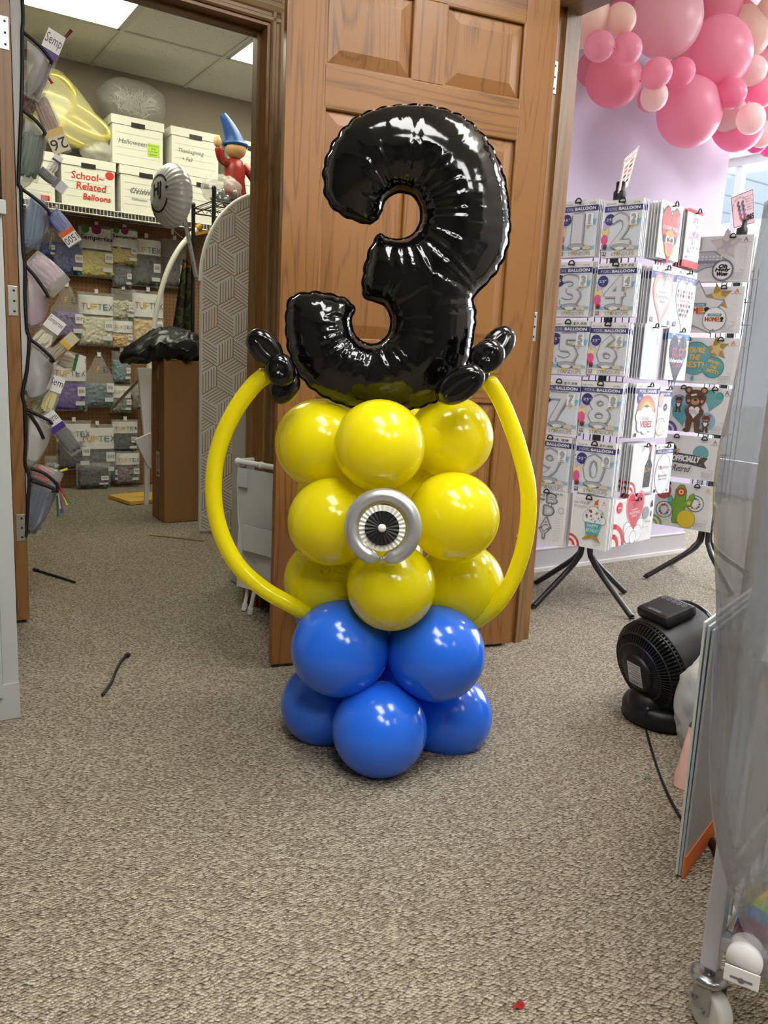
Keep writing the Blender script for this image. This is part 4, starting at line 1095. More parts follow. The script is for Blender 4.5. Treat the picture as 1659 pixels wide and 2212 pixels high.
for y in (0, 0.34):
    for dz in (0, -0.03): b.cyl((xs[0], y, zs + dz), (xs[1], y, zs + dz), 0.004, BLACKM, 6)
    for i in range(8):
        x = xs[0] + 0.4 * i / 8; b.tube([(x, y, zs), (x + .025, y, zs - .03), (x + .05, y, zs)], 0.0025, BLACKM, 5)
for x in xs:
    for dz in (0, -0.03): b.cyl((x, 0, zs + dz), (x, .34, zs + dz), 0.004, BLACKM, 6)
for i in range(17): b.cyl((xs[0] + .025 * i, 0, zs + .002), (xs[0] + .025 * i, .34, zs + .002), 0.0018, BLACKM, 5)
b.build('wire_shelf', t)
# figurine: plain painted peg figure
Pq = at_b(506, 428, RB + 0.2); k = mpp(Pq)
t = thing('painted_figurine', 'painted figurine in red coat and tall blue pointed cap on the black rack', 'figurine', frame((Pq.x, Pq.y, RS.z + 0.006), AZ))
HT = at_b(452, 243, RB + 0.2).z - RS.z; s = HT / 190.0
SKIN = mat('figurine_tan', (216, 172, 116), rough=0.4); RC_ = mat('figurine_red', (150, 34, 28), rough=0.4); BC_ = mat('figurine_blue', (36, 84, 150), rough=0.4); BR_ = mat('figurine_brown', (96, 58, 34), rough=0.5); NV_ = mat('figurine_navy', (24, 30, 62), rough=0.5)
b = MB(); b.lathe([(0, 12 * s), (20 * s, 12 * s), (18 * s, 40 * s), (16 * s, 60 * s), (0, 60 * s)], NV_, 20)
b.build('trousers', t)
b = MB(); b.lathe([(27 * s, 22 * s), (28 * s, 24 * s), (22 * s, 60 * s), (24 * s, 82 * s), (17 * s, 100 * s), (8 * s, 108 * s), (0, 109 * s)], RC_, 24, ang=2 * PI); b.build('coat', t)
b = MB(); b.tube(curve_pts([(-18 * s, -4 * s, 92 * s), (-34 * s, -8 * s, 98 * s), (-42 * s, -10 * s, 120 * s)], 5), [9 * s] * 10 + [7 * s], RC_, 10); b.build('sleeve', t)
b = MB(); b.tube(curve_pts([(18 * s, -4 * s, 92 * s), (32 * s, -8 * s, 78 * s), (44 * s, -10 * s, 62 * s)], 5), [9 * s] * 10 + [7 * s], RC_, 10); b.build('sleeve', t)
b = MB(); b.ball((-44 * s, -11 * s, 130 * s), (9 * s, 7 * s, 12 * s), SKIN, 14, 10); b.build('hand', t)
b = MB(); b.ball((46 * s, -11 * s, 56 * s), (9 * s, 7 * s, 10 * s), SKIN, 14, 10); b.build('hand', t)
b = MB(); b.ball((0, -4 * s, 124 * s), (23 * s, 22 * s, 21 * s), SKIN, 24, 16); b.build('head', t)
b = MB(); b.tube(curve_pts([(0, 0, 132 * s), (-6 * s, 0, 150 * s), (-18 * s, 0, 172 * s), (-30 * s, 0, 190 * s)], 5), [25 * s - 1.25 * s * i * .95 for i in range(16)], BC_, 20); b.tube([(25 * s * math.cos(a * PI / 12), 25 * s * math.sin(a * PI / 12), 133 * s) for a in range(24)], 4 * s, BC_, 8, True); b.build('pointed_cap', t)
for sx in (-1, 1):
    b = MB(); b.ball((sx * 15 * s, -6 * s, 7 * s), (13 * s, 18 * s, 8 * s), BR_, 16, 10); b.build('shoe', t)
Pq = at_b(478, 430, RB + 0.12); k = mpp(Pq)
t = thing('clear_bag', 'crinkled clear bag of silver trinkets on the black rack before the figurine', 'bag', frame((Pq.x, Pq.y, RS.z + 0.006), AZ))
b = MB()
for i in range(12): b.ball((rnd.uniform(-.07, .07), rnd.uniform(-.05, .02), rnd.uniform(.02, .08)), rnd.uniform(.012, .024), mat('silver_trinket', (180, 182, 184), rough=0.25, metal=0.8), 10, 7)
b.build('trinkets', t)['kind'] = 'stuff'
b = MB(); crumple_ball(b, (0, 0, 30 * k), (44 * k, 0.09, 31 * k), film('crinkle_film', (240, 240, 236), 0.3, rough=0.08, bump=1.0, bscale=30), 0.14, 9, 34, 22, 4); b.build('film', t)

# ---- grey round foil balloon with a printed smile
SY = 4.15
Pm = at_y(370, 423, SY); k = mpp(Pm); Rr = 66 * k
SM = T3(Pm) @ Matrix.Rotation(R_(-46), 4, 'Z') @ Matrix.Rotation(R_(-4), 4, 'Y')
GF = mat('grey_satin_foil', (204, 206, 208), rough=0.3, metal=0.15, spec=0.6)
t = thing('round_foil_balloon', 'round grey foil balloon with a printed smile floating by the file boxes', 'balloon', SM)
def lens(x, z):
    r = min(1.0, math.hypot(x, z) / Rr); return -0.50 * Rr * math.sqrt(max(0, 1 - r ** 2.4))
b = MB(); pr = []
for i in range(17):
    r = math.sin(PI / 2 * i / 16); pr.append((Rr * r, 0.50 * Rr * math.sqrt(max(0, 1 - r ** 2.4))))
NA = 120
for sg in (1, -1):
    vs = []; 
    for (r, z) in pr:
        for a_ in range(NA):
            A_ = 2 * PI * a_ / NA; wq = 1 + 0.012 * math.sin(A_ * 30) * (r / Rr) ** 8; dz = 0.004 * math.sin(A_ * 30) * (r / Rr) ** 3 * (1 - (r / Rr) ** 10)
            vs.append((r * wq * math.cos(A_), -sg * (z + dz), r * wq * math.sin(A_)))
    fs = [(i * NA + a_, (i + 1) * NA + a_, (i + 1) * NA + (a_ + 1) % NA, i * NA + (a_ + 1) % NA) for i in range(len(pr) - 1) for a_ in range(NA)]
    if sg < 0: fs = [tuple(reversed(f)) for f in fs]
    b.add(vs, fs, GF, True)
b.build('envelope', t); fix_normals(t.children[0])
m = MB(); INKB = flat((46, 48, 52))
m.ring(0, 0, Rr * .60, Rr * .54, INKB, 205, 335, 30); m.ring(0, 0, Rr * .60, Rr * .54, INKB, 30, 150, 20)
m.text('HJ', -Rr * .36, -Rr * .20, Rr * .36, Rr * .32, INKB, fat=0.003); m.star(Rr * .52, Rr * .1, Rr * .09, INKB)
m.v = [(x, lens(x, z) - 0.002, z) for (x, y, z) in m.v]; m.build('printed_smile', t)
b = MB(); b.box((0, 0, -Rr * 1.05), (0.02, 0.002, 0.05), GF); b.build('tail', t)
b = MB(); q = SM.inverted() @ at_b(404, 520, 4.9); b.tube(curve_pts([(0, 0, -Rr * 1.05), tuple(Vector(q) * .5 + Vector((0, 0, -Rr * .55))), tuple(q)], 6), 0.0012, flat((220, 220, 215)), 5); b.build('ribbon', t)

# ---- white cabinet end inside the doorway, folding laundry hamper behind the door
zc = at_a(505, 850, 1.352).z
CABW = mat('cabinet_putty', (190, 192, 184), rough=0.45)
b = MB(); b.box((0.2, 0.132, zc / 2), (0.40, 0.264, zc), CABW, bev=0.003); b.box((0.06, 0.20, zc + 0.02), (0.05, 0.05, 0.035), BLACKP, bev=0.006)
tag(b.build('storage_cabinet', None, frame(AB(1.350, 3.010, 0.003), AZ)), 'putty coloured cabinet end just inside the storage doorway', 'cabinet')
HP = at_floor(545, 1326); HAZ = 128
t = thing('laundry_hamper', 'white fabric hamper on a folding tube frame behind the oak door', 'hamper', frame((HP.x, HP.y, 0.0), HAZ)); inv = t.matrix_world.inverted()
TL = inv @ at_plane(521, 996, HP + Vector((0, 0.02, 0)), HAZ); zt = TL.z; x0 = TL.x
FAB = mat('white_canvas', (204, 206, 202), rough=0.85, bump=0.15, bscale=30)
b = MB(); b.cyl((x0, 0, zt), (x0 + .36, 0, zt), 0.011, WHITEP, 12); b.cyl((x0, 0, zt), (x0, 0.14, zt), 0.011, WHITEP, 12); b.cyl((x0, .14, zt), (x0 + .36, .14, zt), 0.011, WHITEP, 12); b.cyl((x0 + .36, 0, zt), (x0 + .36, .14, zt), 0.011, WHITEP, 12)
for x in (x0, x0 + .13, x0 + .36): b.ball((x, 0, zt), 0.0145, WHITEP, 12, 8)
b.build('top_rail', t)
for (y0_, y1_, xx) in ((0.0, 0.14, 0.05), (0.14, 0.0, 0.34), (0.0, 0.14, 0.31)):
    b = MB(); b.cyl((x0 + xx, y0_, 0.012), (x0 + xx, y1_, zt), 0.008, WHITEP, 10); b.cyl((x0 + xx, y0_, 0.004), (x0 + xx, y0_ - (y0_ - y1_) * .03, 0.03), 0.011, WHITEP, 10); b.build('leg', t)
b = MB(); q = inv @ at_plane(556, 1293, HP, HAZ); b.cyl((0, -0.012, 0.012), (q.x, -0.012, q.z + .05), 0.009, WHITEP, 10); b.cyl((0, -0.012, 0.004), (q.x * .2, -0.012, 0.03), 0.012, WHITEP, 10); b.build('foot', t)
b = MB(); zb_ = 0.10
def hf(u, v):
    P_ = [(x0 + .012, -0.004), (x0 + .35, -0.004), (x0 + .35, .13), (x0 + .012, .13), (x0 + .012, -0.004)]
    f = u * 4; i = min(int(f), 3); q_ = f - i; x = P_[i][0] * (1 - q_) + P_[i + 1][0] * q_; y = P_[i][1] * (1 - q_) + P_[i + 1][1] * q_
    sag = 0.012 * math.sin(u * 30) * (1 - v) + 0.012 * noise.noise(Vector((x * 9, y * 9, v * 5)))
    z = zb_ + v * (zt - 0.02 - zb_)
    cx, cy_ = x0 + .18, .06; tp = 1 - 0.10 * (1 - v)
    return (cx + (x - cx) * tp, cy_ + (y - cy_) * tp + sag - 0.01, z)
b.grid(hf, 40, 12, FAB); b.add([hf(i / 8, 0) for i in range(8)], [tuple(range(8))], FAB); b.build('bag', t)
b = MB(); b.box((x0 + .2, -0.030, zt * .52), (0.26, 0.004, 0.10), FAB, bev=0.001); b.build('sewn_pocket', t)
b = MB(); b.box((x0 + .06, -0.028, zt - 0.06), (0.05, 0.003, 0.06), FAB); b.build('care_label', t)

# ---- filing cabinet
CP = at_floor(44, 1549); CT = at_plane(15, 436, CP, AZ).z
PUTTY = mat('putty_enamel', (170, 173, 170), rough=0.4, bump=0.02, bscale=200)
GAP = flat((58, 58, 56))
t = thing('filing_cabinet', 'putty grey steel filing cabinet with four drawers beside the storage door', 'filing cabinet', frame((CP.x, CP.y, 0.002), AZ))
CWD, CDP = 0.385, 0.62
b = MB(); b.box((-CWD / 2, CDP / 2, CT / 2 - 0.015), (CWD, CDP - 0.004, CT - 0.03), PUTTY, bev=0.002); b.box((-CWD / 2, 0.004, 0.05), (CWD, 0.02, 0.1), PUTTY)
b.build('carcass', t)
b = MB(); b.box((-CWD / 2 + 0.002, CDP / 2 - 0.004, CT - 0.016), (CWD + 0.012, CDP + 0.012, 0.034), PUTTY, bev=0.003); b.build('top', t)
zs = [at_plane(20, y, CP, AZ).z for (y) in (1506, 1267, 1013, 746, 470)]
for i in range(4):
    z0, z1 = zs[i] + 0.004, zs[i + 1] - 0.004; xr = -0.040 if i < 3 else -0.030
    d = MB(); d.box(((xr - CWD + .012) / 2, -0.001, (z0 + z1) / 2), (CWD + xr - .012, 0.005, z1 - z0 + 0.007), GAP); d.box(((xr - CWD + .012) / 2, -0.008, (z0 + z1) / 2), (CWD + xr - .016, 0.018, z1 - z0), PUTTY, bev=0.003)
    o = d.build('drawer', t)
    h = MB(); h.box((-CWD / 2, -0.028, z1 - 0.07), (0.12, 0.006, 0.022), STEEL, bev=0.002)
    for sx in (-.05, .05): h.box((-CWD / 2 + sx, -0.021, z1 - 0.07), (0.010, 0.014, 0.014), STEEL)
    h.box((-CWD / 2, -0.019, z1 - 0.11), (0.08, 0.004, 0.035), STEEL); h.build('handle', o)
b = MB(); b.cyl((-0.030, -0.003, 0.085), (-0.030, -0.0045, 0.085), 0.0022, DARK, 8); b.build('screw', t)

# ---- litter on the carpet
def strip_on_floor(pts, r, m, name, label, cat, rolled=True):
    C = curve_pts([at_floor(x, y, r) for (x, y) in pts], 6); o = C[0].copy()
    b = MB(); b.tube([p - o for p in C], [r] * len(C), m, 8, flat_=0.6)
    if rolled: b.tube([C[0] - o, C[2] - o], r * 1.35, m, 8)
    tag(b.build(name, None, T3(o)), label, cat)
BKL = mat('limp_black_latex', (34, 36, 36), rough=0.6)
strip_on_floor([(74, 1230), (105, 1240), (135, 1249), (162, 1258)], 0.006, BKL, 'limp_balloon', 'straight limp black balloon on the carpet beside the storage door', 'balloon')
strip_on_floor([(277, 1414), (262, 1428), (250, 1450), (240, 1475), (221, 1502)], 0.0065, BKL, 'limp_balloon', 'bent limp black balloon on the open carpet left of the column', 'balloon')
strip_on_floor([(323, 1156), (365, 1160), (400, 1164), (440, 1169)], 0.004, mat('tan_stick', (150, 122, 72), rough=0.7), 'thin_stick', 'thin tan stick on the carpet before the tall carton', 'stick', False)
strip_on_floor([(478, 1204), (484, 1204)], 0.006, WHITEP, 'white_scrap', 'tiny white scrap on the carpet behind the yellow arm balloon', 'scrap', False)
P = at_floor(1117, 2177); b = MB()
b.grid(lambda u, v: ((u - .5) * .020 + .004 * v, (v - .5) * .012, .003 + .003 * math.sin(u * 7 + v * 3)), 8, 5, flat((150, 24, 30)))
tag(b.build('red_scrap', None, frame((P.x, P.y, 0.001), 70)), 'crumpled red balloon scrap on the carpet near the bottom edge', 'scrap')
for i, (px, py) in enumerate(((1377, 1681), (1397, 1686))):
    P = at_floor(px, py); b = MB(); b.tube(curve_pts([(-.006, 0, .003), (0, .004, .006), (.006, -.002, .003)], 4), 0.0013, flat((40, 110, 84)), 5)
    tag(b.build('green_thread', None, T3(P)), ('green curl of thread on the carpet beside the black cord', 'second green curl of thread nearer the black cord')[i], 'thread')
# ---- over-door pocket organiser and what is stuffed in it
OG = thing('door_organizer', 'clear pocket organizer with black piping hanging on the storage door', 'door organizer', LM)
oinv = LM.inverted()
def opx(px, py, y=0.0):
    """pixel to the organiser's local x, z on the near gusset plane"""
    n = (LM.to_3x3() @ Vector((0, 1, 0))).normalized(); C0 = LM @ Vector((0, y, 0)); d = ray(px, py)
    return oinv @ (EYE + d * ((C0 - EYE).dot(n) / d.dot(n)))
EDGE = [(47, -30), (50, 40), (48, 70), (48, 150), (46, 235), (42, 330), (40, 395), (45, 408), (47, 470), (50, 540), (54, 573), (54, 640), (58, 712), (63, 732), (58, 800), (48, 850), (54, 880), (56, 940), (54, 1000), (63, 1030), (60, 1090), (56, 1160)]
E3 = curve_pts([opx(x, y) for (x, y) in EDGE], 4)
ORG = mat('organizer_cloth', (188, 188, 184), rough=0.8); TRIM = mat('black_piping', (14, 14, 15), rough=0.6)
b = MB(); n = len(E3); vs = []
for p in E3: vs += [(0.024, p.y + 0.006, p.z), (p.x, p.y, p.z), (p.x, p.y + 0.5, p.z), (0.024, p.y + 0.5, p.z)]
b.add(vs, [(4 * i + j, 4 * i + 4 + j, 4 * i + 5 + j, 4 * i + 1 + j) for i in range(n - 1) for j in range(3)], ORG, True)
b.build('backing', OG); fix_normals(OG.children[0])
b = MB(); b.tube(E3, 0.0058, TRIM, 8); b.build('piping', OG)
POC = [
 [(52, 70), (85, 98), (112, 133), (108, 150), (92, 185), (72, 210), (49, 232)],
 [(48, 237), (75, 258), (98, 287), (100, 310), (92, 350), (75, 385), (42, 400)],
 [(47, 408), (78, 430), (108, 460), (109, 490), (98, 515), (75, 535), (51, 545)],
 [(54, 573), (78, 600), (104, 640), (107, 665), (95, 695), (80, 710), (59, 714)],
 [(64, 732), (90, 752), (116, 780), (118, 815), (108, 845), (90, 862), (60, 869), (49, 850)],
 [(57, 885), (85, 898), (112, 915), (113, 945), (98, 980), (75, 1008), (55, 1002)],
 [(65, 1032), (95, 1045), (124, 1062), (118, 1085), (95, 1130), (62, 1160), (57, 1157)]]
PFILM = [film('pocket_film_%d' % i, c, a, rough=0.3, bump=0.6, bscale=18) for i, (c, a) in enumerate((((190, 186, 180), .40), ((150, 160, 150), .38), ((140, 158, 176), .40), ((196, 182, 190), .46), ((190, 188, 186), .42), ((196, 198, 196), .42), ((110, 118, 134), .50)))]
for i, pk in enumerate(POC):
    L3 = [opx(x, y) for (x, y) in pk]; C3 = curve_pts(L3, 4)
    c = sum(C3, Vector()) / len(C3); m = PFILM[i]
    b = MB(); n = len(C3)
    rows = [(0.0, 0.80), (0.012, 0.95), (0.05, 1.0), (0.13, 1.0), (0.165, 0.95), (0.175, 0.8)]
    vs = []
    for (y, s_) in rows:
        for p in C3: vs.append((c.x + (p.x - c.x) * s_, p.y + y, c.z + (p.z - c.z) * s_))
    ntop = 8                                                   # the mouth of the pocket stays open
    fs = [(r * n + j, r * n + j + 1, (r + 1) * n + j + 1, (r + 1) * n + j) for r in range(len(rows) - 1) for j in range(ntop, n - 1)]
    fs.append(tuple(range(n))); fs.append(tuple(reversed([(len(rows) - 1) * n + j for j in range(n)])))
    b.add(vs, fs, m, True)
    o = b.build('pocket', OG)
    tr = MB(); tr.tube([Vector((p.x, p.y + 0.002, p.z)) for p in C3[:9]], 0.0058, TRIM, 8)
    tr.tube([Vector((C3[8].x, C3[8].y + 0.002 + 0.17 * q / 6, C3[8].z)) for q in range(7)], 0.0055, TRIM, 8); tr.build('piping', o)
for (x0, y0, x1, y1) in ((62, 893, 94, 947), (68, 1038, 120, 1058)):
    b = MB(); b.tube(curve_pts([opx(x0, y0), opx((x0 + x1) / 2 + 3, (y0 + y1) / 2), opx(x1, y1)], 5), 0.0062, TRIM, 8)
    b.build('loose_strap', OG)
tr = MB(); q0, q1 = opx(66, 1012), opx(118, 1050); tr.tube(curve_pts([q0, opx(95, 1022), opx(122, 1045), opx(124, 1058), opx(112, 1060)], 5), 0.006, TRIM, 8); tr.build('handle_strap', OG)

def packet(p0, p1, wpx, rgb, label, y=0.06, text=None, band=None, tcol=(50, 40, 70), lumpy=24, name='balloon_packet', d=0.035, metal=False, fill=0.62, tagc=(228, 226, 222), film_a=0.22):
    """a slim packet running from p0 to p1 (pixels)"""
    A_, B_ = LM @ opx(*p0, y), LM @ opx(*p1, y); ax = B_ - A_; L_ = ax.length; z = ax.normalized()
    yv = (-(EYE - A_)).normalized(); yv = (yv - z * yv.dot(z)).normalized(); xv = yv.cross(z)
    M = Matrix(((xv.x, yv.x, z.x, A_.x), (xv.y, yv.y, z.y, A_.y), (xv.z, yv.z, z.z, A_.z), (0, 0, 0, 1)))
    w_ = wpx * mpp(A_)
    t = thing(name, label, 'balloon packet', M, 'packets in the door pockets')
    c = mat('latex_%d_%d_%d' % rgb, rgb, rough=0.45) if not metal else mat('metal_%d_%d_%d' % rgb, rgb, rough=0.3, metal=0.7)
    m = MB(); r_ = random.Random(int(p0[0] + p0[1]))
    for i in range(lumpy):
        x = r_.uniform(-.36, .36) * w_; yy = r_.uniform(-.3, .3) * d; z0 = r_.uniform(.04, .2) * L_; z1 = L_ * fill * r_.uniform(.8, 1.0)
        m.tube([(x, yy, z0), (x + r_.uniform(-.1, .1) * w_, yy, (z0 + z1) / 2), (x * .9, yy, z1)], w_ * .085, c, 6)
    m.build('balloons', t)['kind'] = 'stuff'
    if text or band:
        m = MB(); m.y0 = d * .5 + 0.001
        m.rect(-w_ * .46, L_ * .58, w_ * .46, L_ * .97, flat(tagc))
        if band: m.rect(-w_ * .46, L_ * .58, w_ * .46, L_ * .70, flat(band))
        if text: m.text(text, -w_ * .42, L_ * .74, w_ * .42, L_ * .92, flat(tcol), keep=False)
        m.build('printed_label', t)
    m = MB(); pillow(m, w_, L_, d, film('packet_film_%d' % int(film_a * 100), (236, 236, 232), film_a, rough=0.1, bump=0.8, bscale=26), None, 8, pinch=0.12, seed=int(p0[0])); m.build('film', t)
    return t
packet((66, 212), (124, 70), 40, (150, 142, 140), 'long clear packet with white and purple label sticking out of the top pocket', text='Semp', band=(84, 44, 120), y=0.05)
packet((80, 205), (138, 334), 42, (150, 110, 76), 'glittery brown packet hanging head down from the second pocket', y=0.09, band=(222, 190, 120), tagc=(226, 214, 186), text='26', fill=.75)
packet((52, 240), (92, 168), 40, (196, 120, 96), 'coral packet at the foot of the top pocket', y=0.12)
packet((56, 388), (80, 268), 52, (58, 104, 74), 'bundle of green balloons filling the second pocket', y=0.06, d=0.06, lumpy=34, fill=.85)
packet((82, 364), (142, 412), 24, (24, 24, 28), 'black foil packet with silver end jutting out under the green bundle', y=0.05, metal=True, tagc=(210, 212, 214), band=(120, 122, 128))
packet((108, 372), (128, 338), 20, (216, 214, 208), 'small white tag packet dangling before the school box', y=0.08, band=(70, 40, 90), lumpy=8)
packet((66, 536), (84, 418), 40, (86, 126, 160), 'coil of light blue balloons in the third pocket', y=0.05, d=0.05, fill=.9)
packet((108, 454), (164, 528), 36, (30, 74, 170), 'bright blue packet with colourful printed end slanting down', y=0.04, text='1500', band=(214, 96, 50), tagc=(224, 222, 214), fill=.58, d=0.04)
packet((62, 560), (134, 624), 62, (206, 170, 186), 'clear bag of pale pink balloons flopping over the fourth pocket', y=0.05, d=0.06, fill=.8, film_a=0.34)
packet((70, 706), (84, 600), 40, (200, 150, 166), 'rosy balloons inside the fourth pocket', y=0.07, d=0.05)
packet((80, 750), (128, 688), 40, (226, 220, 190), 'cream balloon packet with lettered label above the fifth pocket', y=0.05, text='Sempertex', fill=.5)
packet((100, 782), (164, 724), 26, (176, 146, 84), 'golden packet with yellow tip poking right above the fifth pocket', y=0.07, metal=True, band=(206, 164, 50), tagc=(200, 190, 150))
packet((124, 772), (182, 788), 40, (214, 200, 168), 'ivory packet with green dot label lying across the fifth pocket', y=0.16, band=(44, 120, 66))
packet((62, 862), (92, 744), 56, (176, 172, 166), 'bundle of grey balloons bulging in the fifth pocket', y=0.05, d=0.07, lumpy=40, fill=.88)
packet((98, 892), (128, 812), 32, (226, 214, 130), 'pale yellow packet with barcode under the fifth pocket', y=0.06, text='Sem', fill=.6)
packet((74, 896), (102, 834), 30, (222, 204, 120), 'second pale yellow packet tucked against the door', y=0.10, text='Sem', fill=.6)
packet((168, 978), (98, 890), 34, (18, 18, 20), 'packet of black balloon tails with purple and white label', y=0.04, text='Sempertex', band=(74, 50, 130), fill=.75)
packet((66, 1008), (78, 900), 26, (206, 190, 170), 'single beige balloon strip in the sixth pocket', y=0.06, lumpy=5)
packet((70, 1020), (132, 1040), 44, (196, 90, 60), 'open bag of mixed bright balloons over the lowest pocket', y=0.06, d=0.05)
packet((60, 1152), (96, 1052), 50, (104, 112, 126), 'slate grey balloon tails standing in the lowest pocket', y=0.06, d=0.05, fill=.95)
for i, (x0, y0, x1, y1, c, nm) in enumerate(((140, 82, 154, 66, (110, 16, 28), 'maroon balloon neck beside the lettered packet'), (97, 156, 113, 180, (150, 24, 30), 'red balloon neck under the top pocket'), (130, 1018, 146, 1013, (226, 206, 40), 'yellow balloon neck poking out over the lowest pocket'), (122, 1040, 140, 1074, (196, 30, 46), 'red balloon tail hanging from the mixed bag'), (124, 1070, 126, 1116, (40, 110, 96), 'teal balloon tail hanging lowest from the mixed bag'), (129, 1070, 134, 1108, (98, 66, 150), 'purple balloon tail hanging from the mixed bag'), (126, 1068, 130, 1098, (214, 190, 90), 'cream balloon tail beside the teal tail'), (134, 1066, 145, 1090, (214, 200, 80), 'yellow balloon tail hanging from the mixed bag'), (136, 1064, 147, 1086, (50, 130, 80), 'green balloon tail hanging beside the yellow tail'))):
    q0, q1 = LM @ opx(x0, y0, .05), LM @ opx(x1, y1, .05); d_ = q1 - q0; b = MB()
    b.tube([(0, 0, 0), d_ * .5, d_ * .92, d_], [0.004, 0.0045, 0.005, 0.0065], mat('latex_%d_%d_%d' % c, c, rough=0.45), 8)
    tag(b.build('balloon_tail', None, T3(q0)), nm, 'balloon', 'loose balloon ends in the door pockets')
# ================================================================== SHOP FLOOR
# ---- spinner racks
CARDW = mat('card_white', (236, 235, 236), rough=0.35); SLV = mat('print_silver', (172, 174, 180), rough=0.4, metal=0.1); SLV_L = flat((206, 208, 214)); SLV_D = flat((96, 98, 106))
IND = flat((62, 58, 120)); WH = flat((240, 240, 242)); G1 = flat((150, 150, 156)); G2 = flat((120, 120, 126)); K_ = flat((34, 32, 36))
PNK = flat((228, 96, 150)); YLW = flat((222, 196, 70)); SKY = flat((130, 190, 222)); LIL = flat((190, 170, 214)); GRN = flat((160, 200, 90)); TEAL = flat((92, 172, 176)); REDP = flat((214, 58, 66)); ROSE = flat((214, 150, 150)); GOLDP = mat('print_gold', (190, 150, 60), rough=0.3, metal=0.4); CLRF = film('packet_gloss', (240, 242, 245), 0.10, rough=0.05, bump=0.5, bscale=30)

class Card:
    """print on a packet face in fractions of its width and height"""
    def __init__(s, w, h):
        s.w, s.h = w, h; s.m = MB(); s.m.y0 = 0.0024
    def X(s, u): return (u - 0.5) * s.w
    def Z(s, v): return v * s.h
    def rect(s, u0, v0, u1, v1, c): s.m.rect(s.X(u0), s.Z(v0), s.X(u1), s.Z(v1), c); return s
    def disc(s, u, v, r, c, rv=None): s.m.disc(s.X(u), s.Z(v), r * s.w, c, (rv if rv else r) * s.w); return s
    def poly(s, pts, c): s.m.poly([(s.X(u), s.Z(v)) for u, v in pts], c); return s
    def text(s, t, u0, v0, u1, v1, c, **k):
        if 'fat' in k: k['fat'] *= s.w
        s.m.text(t, s.X(u0), s.Z(v0), s.X(u1), s.Z(v1), c, **k); return s
    def heart(s, u, v, w_, h_, c, **k): s.m.heart(s.X(u), s.Z(v), w_ * s.w, h_ * s.w, c, **k); return s
    def star(s, u, v, r, c, **k): s.m.star(s.X(u), s.Z(v), r * s.w, c, **k); return s
    def ring(s, u, v, ro, ri, c, a0=0, a1=360): s.m.ring(s.X(u), s.Z(v), ro * s.w, ri * s.w, c, a0, a1); return s
def arcs(c, col, left=True):
    for k in range(2):
        c.ring(0, 0, 0.30 - .13 * k, 0.235 - .13 * k, col, 0, 90)
def art_number(d, price=None):
    def f(c):
        c.rect(0.02, .10, .98, .80, flat((222, 228, 240)))
        for i in range(5): c.rect(.55, .30 + .07 * i, .97, .303 + .07 * i, flat((204, 212, 228)))
        c.rect(0.02, .12, .98, .19, flat((150, 196, 224))); c.rect(.02, .10, .98, .125, flat((230, 226, 222)))
        c.text('BALLOON', .04, .925, .30, .955, G2, align='l'); c.text('SILVER', .74, .925, .94, .955, G2)
        c.rect(0, .80, 1, .90, IND); c.text('FOIL', .08, .825, .34, .875, flat((200, 198, 226)), keep=False); c.text('BALLOON', .38, .825, .93, .875, WH, keep=False, fat=.004)
        c.text('inflatable foil balloon shape', .10, .765, .92, .785, G1)
        for (u, v, col) in ((.04, .60, SKY), (.15, .63, LIL), (.62, .50, PNK), (.76, .53, YLW), (.92, .60, SKY), (.56, .54, GRN)):
            c.poly([(u - .06, v + .05), (u + .07, v + .06), (u + .015, v - .06)], col)
        c.disc(.07, .46, .10, flat((236, 214, 150)), .14); c.disc(.05, .50, .03, flat((120, 190, 230))); c.disc(.06, .32, .09, PNK, .12); c.disc(.0 + .08, .56, .08, flat((200, 180, 220)))
        c.disc(.17, .665, .135, IND); c.text('25"', .07, .64, .27, .69, WH, keep=False); c.text('height', .11, .605, .23, .622, flat((200, 200, 226)))
        g = .11 if d == '1' else 0; c.text(d, .26 + g, .205, .74 - g, .745, SLV_D, keep=False, fat=.050); c.text(d, .26 + g, .205, .74 - g, .745, SLV, keep=False, fat=.040); c.text(d, .255 + g, .215, .725 - g, .745, flat((214, 216, 222)), keep=False, fat=.012)
        c.disc(.50, .185, .24, SLV_D, .075); c.disc(.50, .19, .22, SLV, .06); c.disc(.50, .155, .12, flat((222, 226, 236)), .04)
        c.rect(.70, .55, .90, .76, WH); g *= .3; c.text(d, .75 + g, .60, .85 - g, .735, SLV_D, keep=False, fat=.016); c.text(d, .75 + g, .60, .85 - g, .735, flat((176, 178, 184)), keep=False, fat=.008); c.disc(.80, .575, .06, SLV, .016)
        c.disc(.10, .21, .07, flat((190, 50, 60)), .035); c.rect(.05, .15, .15, .20, flat((90, 50, 60)))
        for (u, v) in ((.74, .15), (.84, .15), (.79, .175)): c.disc(u, v, .06, flat((214, 198, 178)), .04)
        c.rect(.40, .085, .50, .125, YLW)
        c.text('STANDUPS', .30, .025, .90, .085, G2, keep=False); c.rect(.05, .035, .15, .10, IND); c.rect(.065, .05, .135, .09, WH); c.disc(.10, .07, .02, REDP)
        if price: c.text(price, .60, .925, .93, .975, K_, shear=.2, keep=False)
    return f
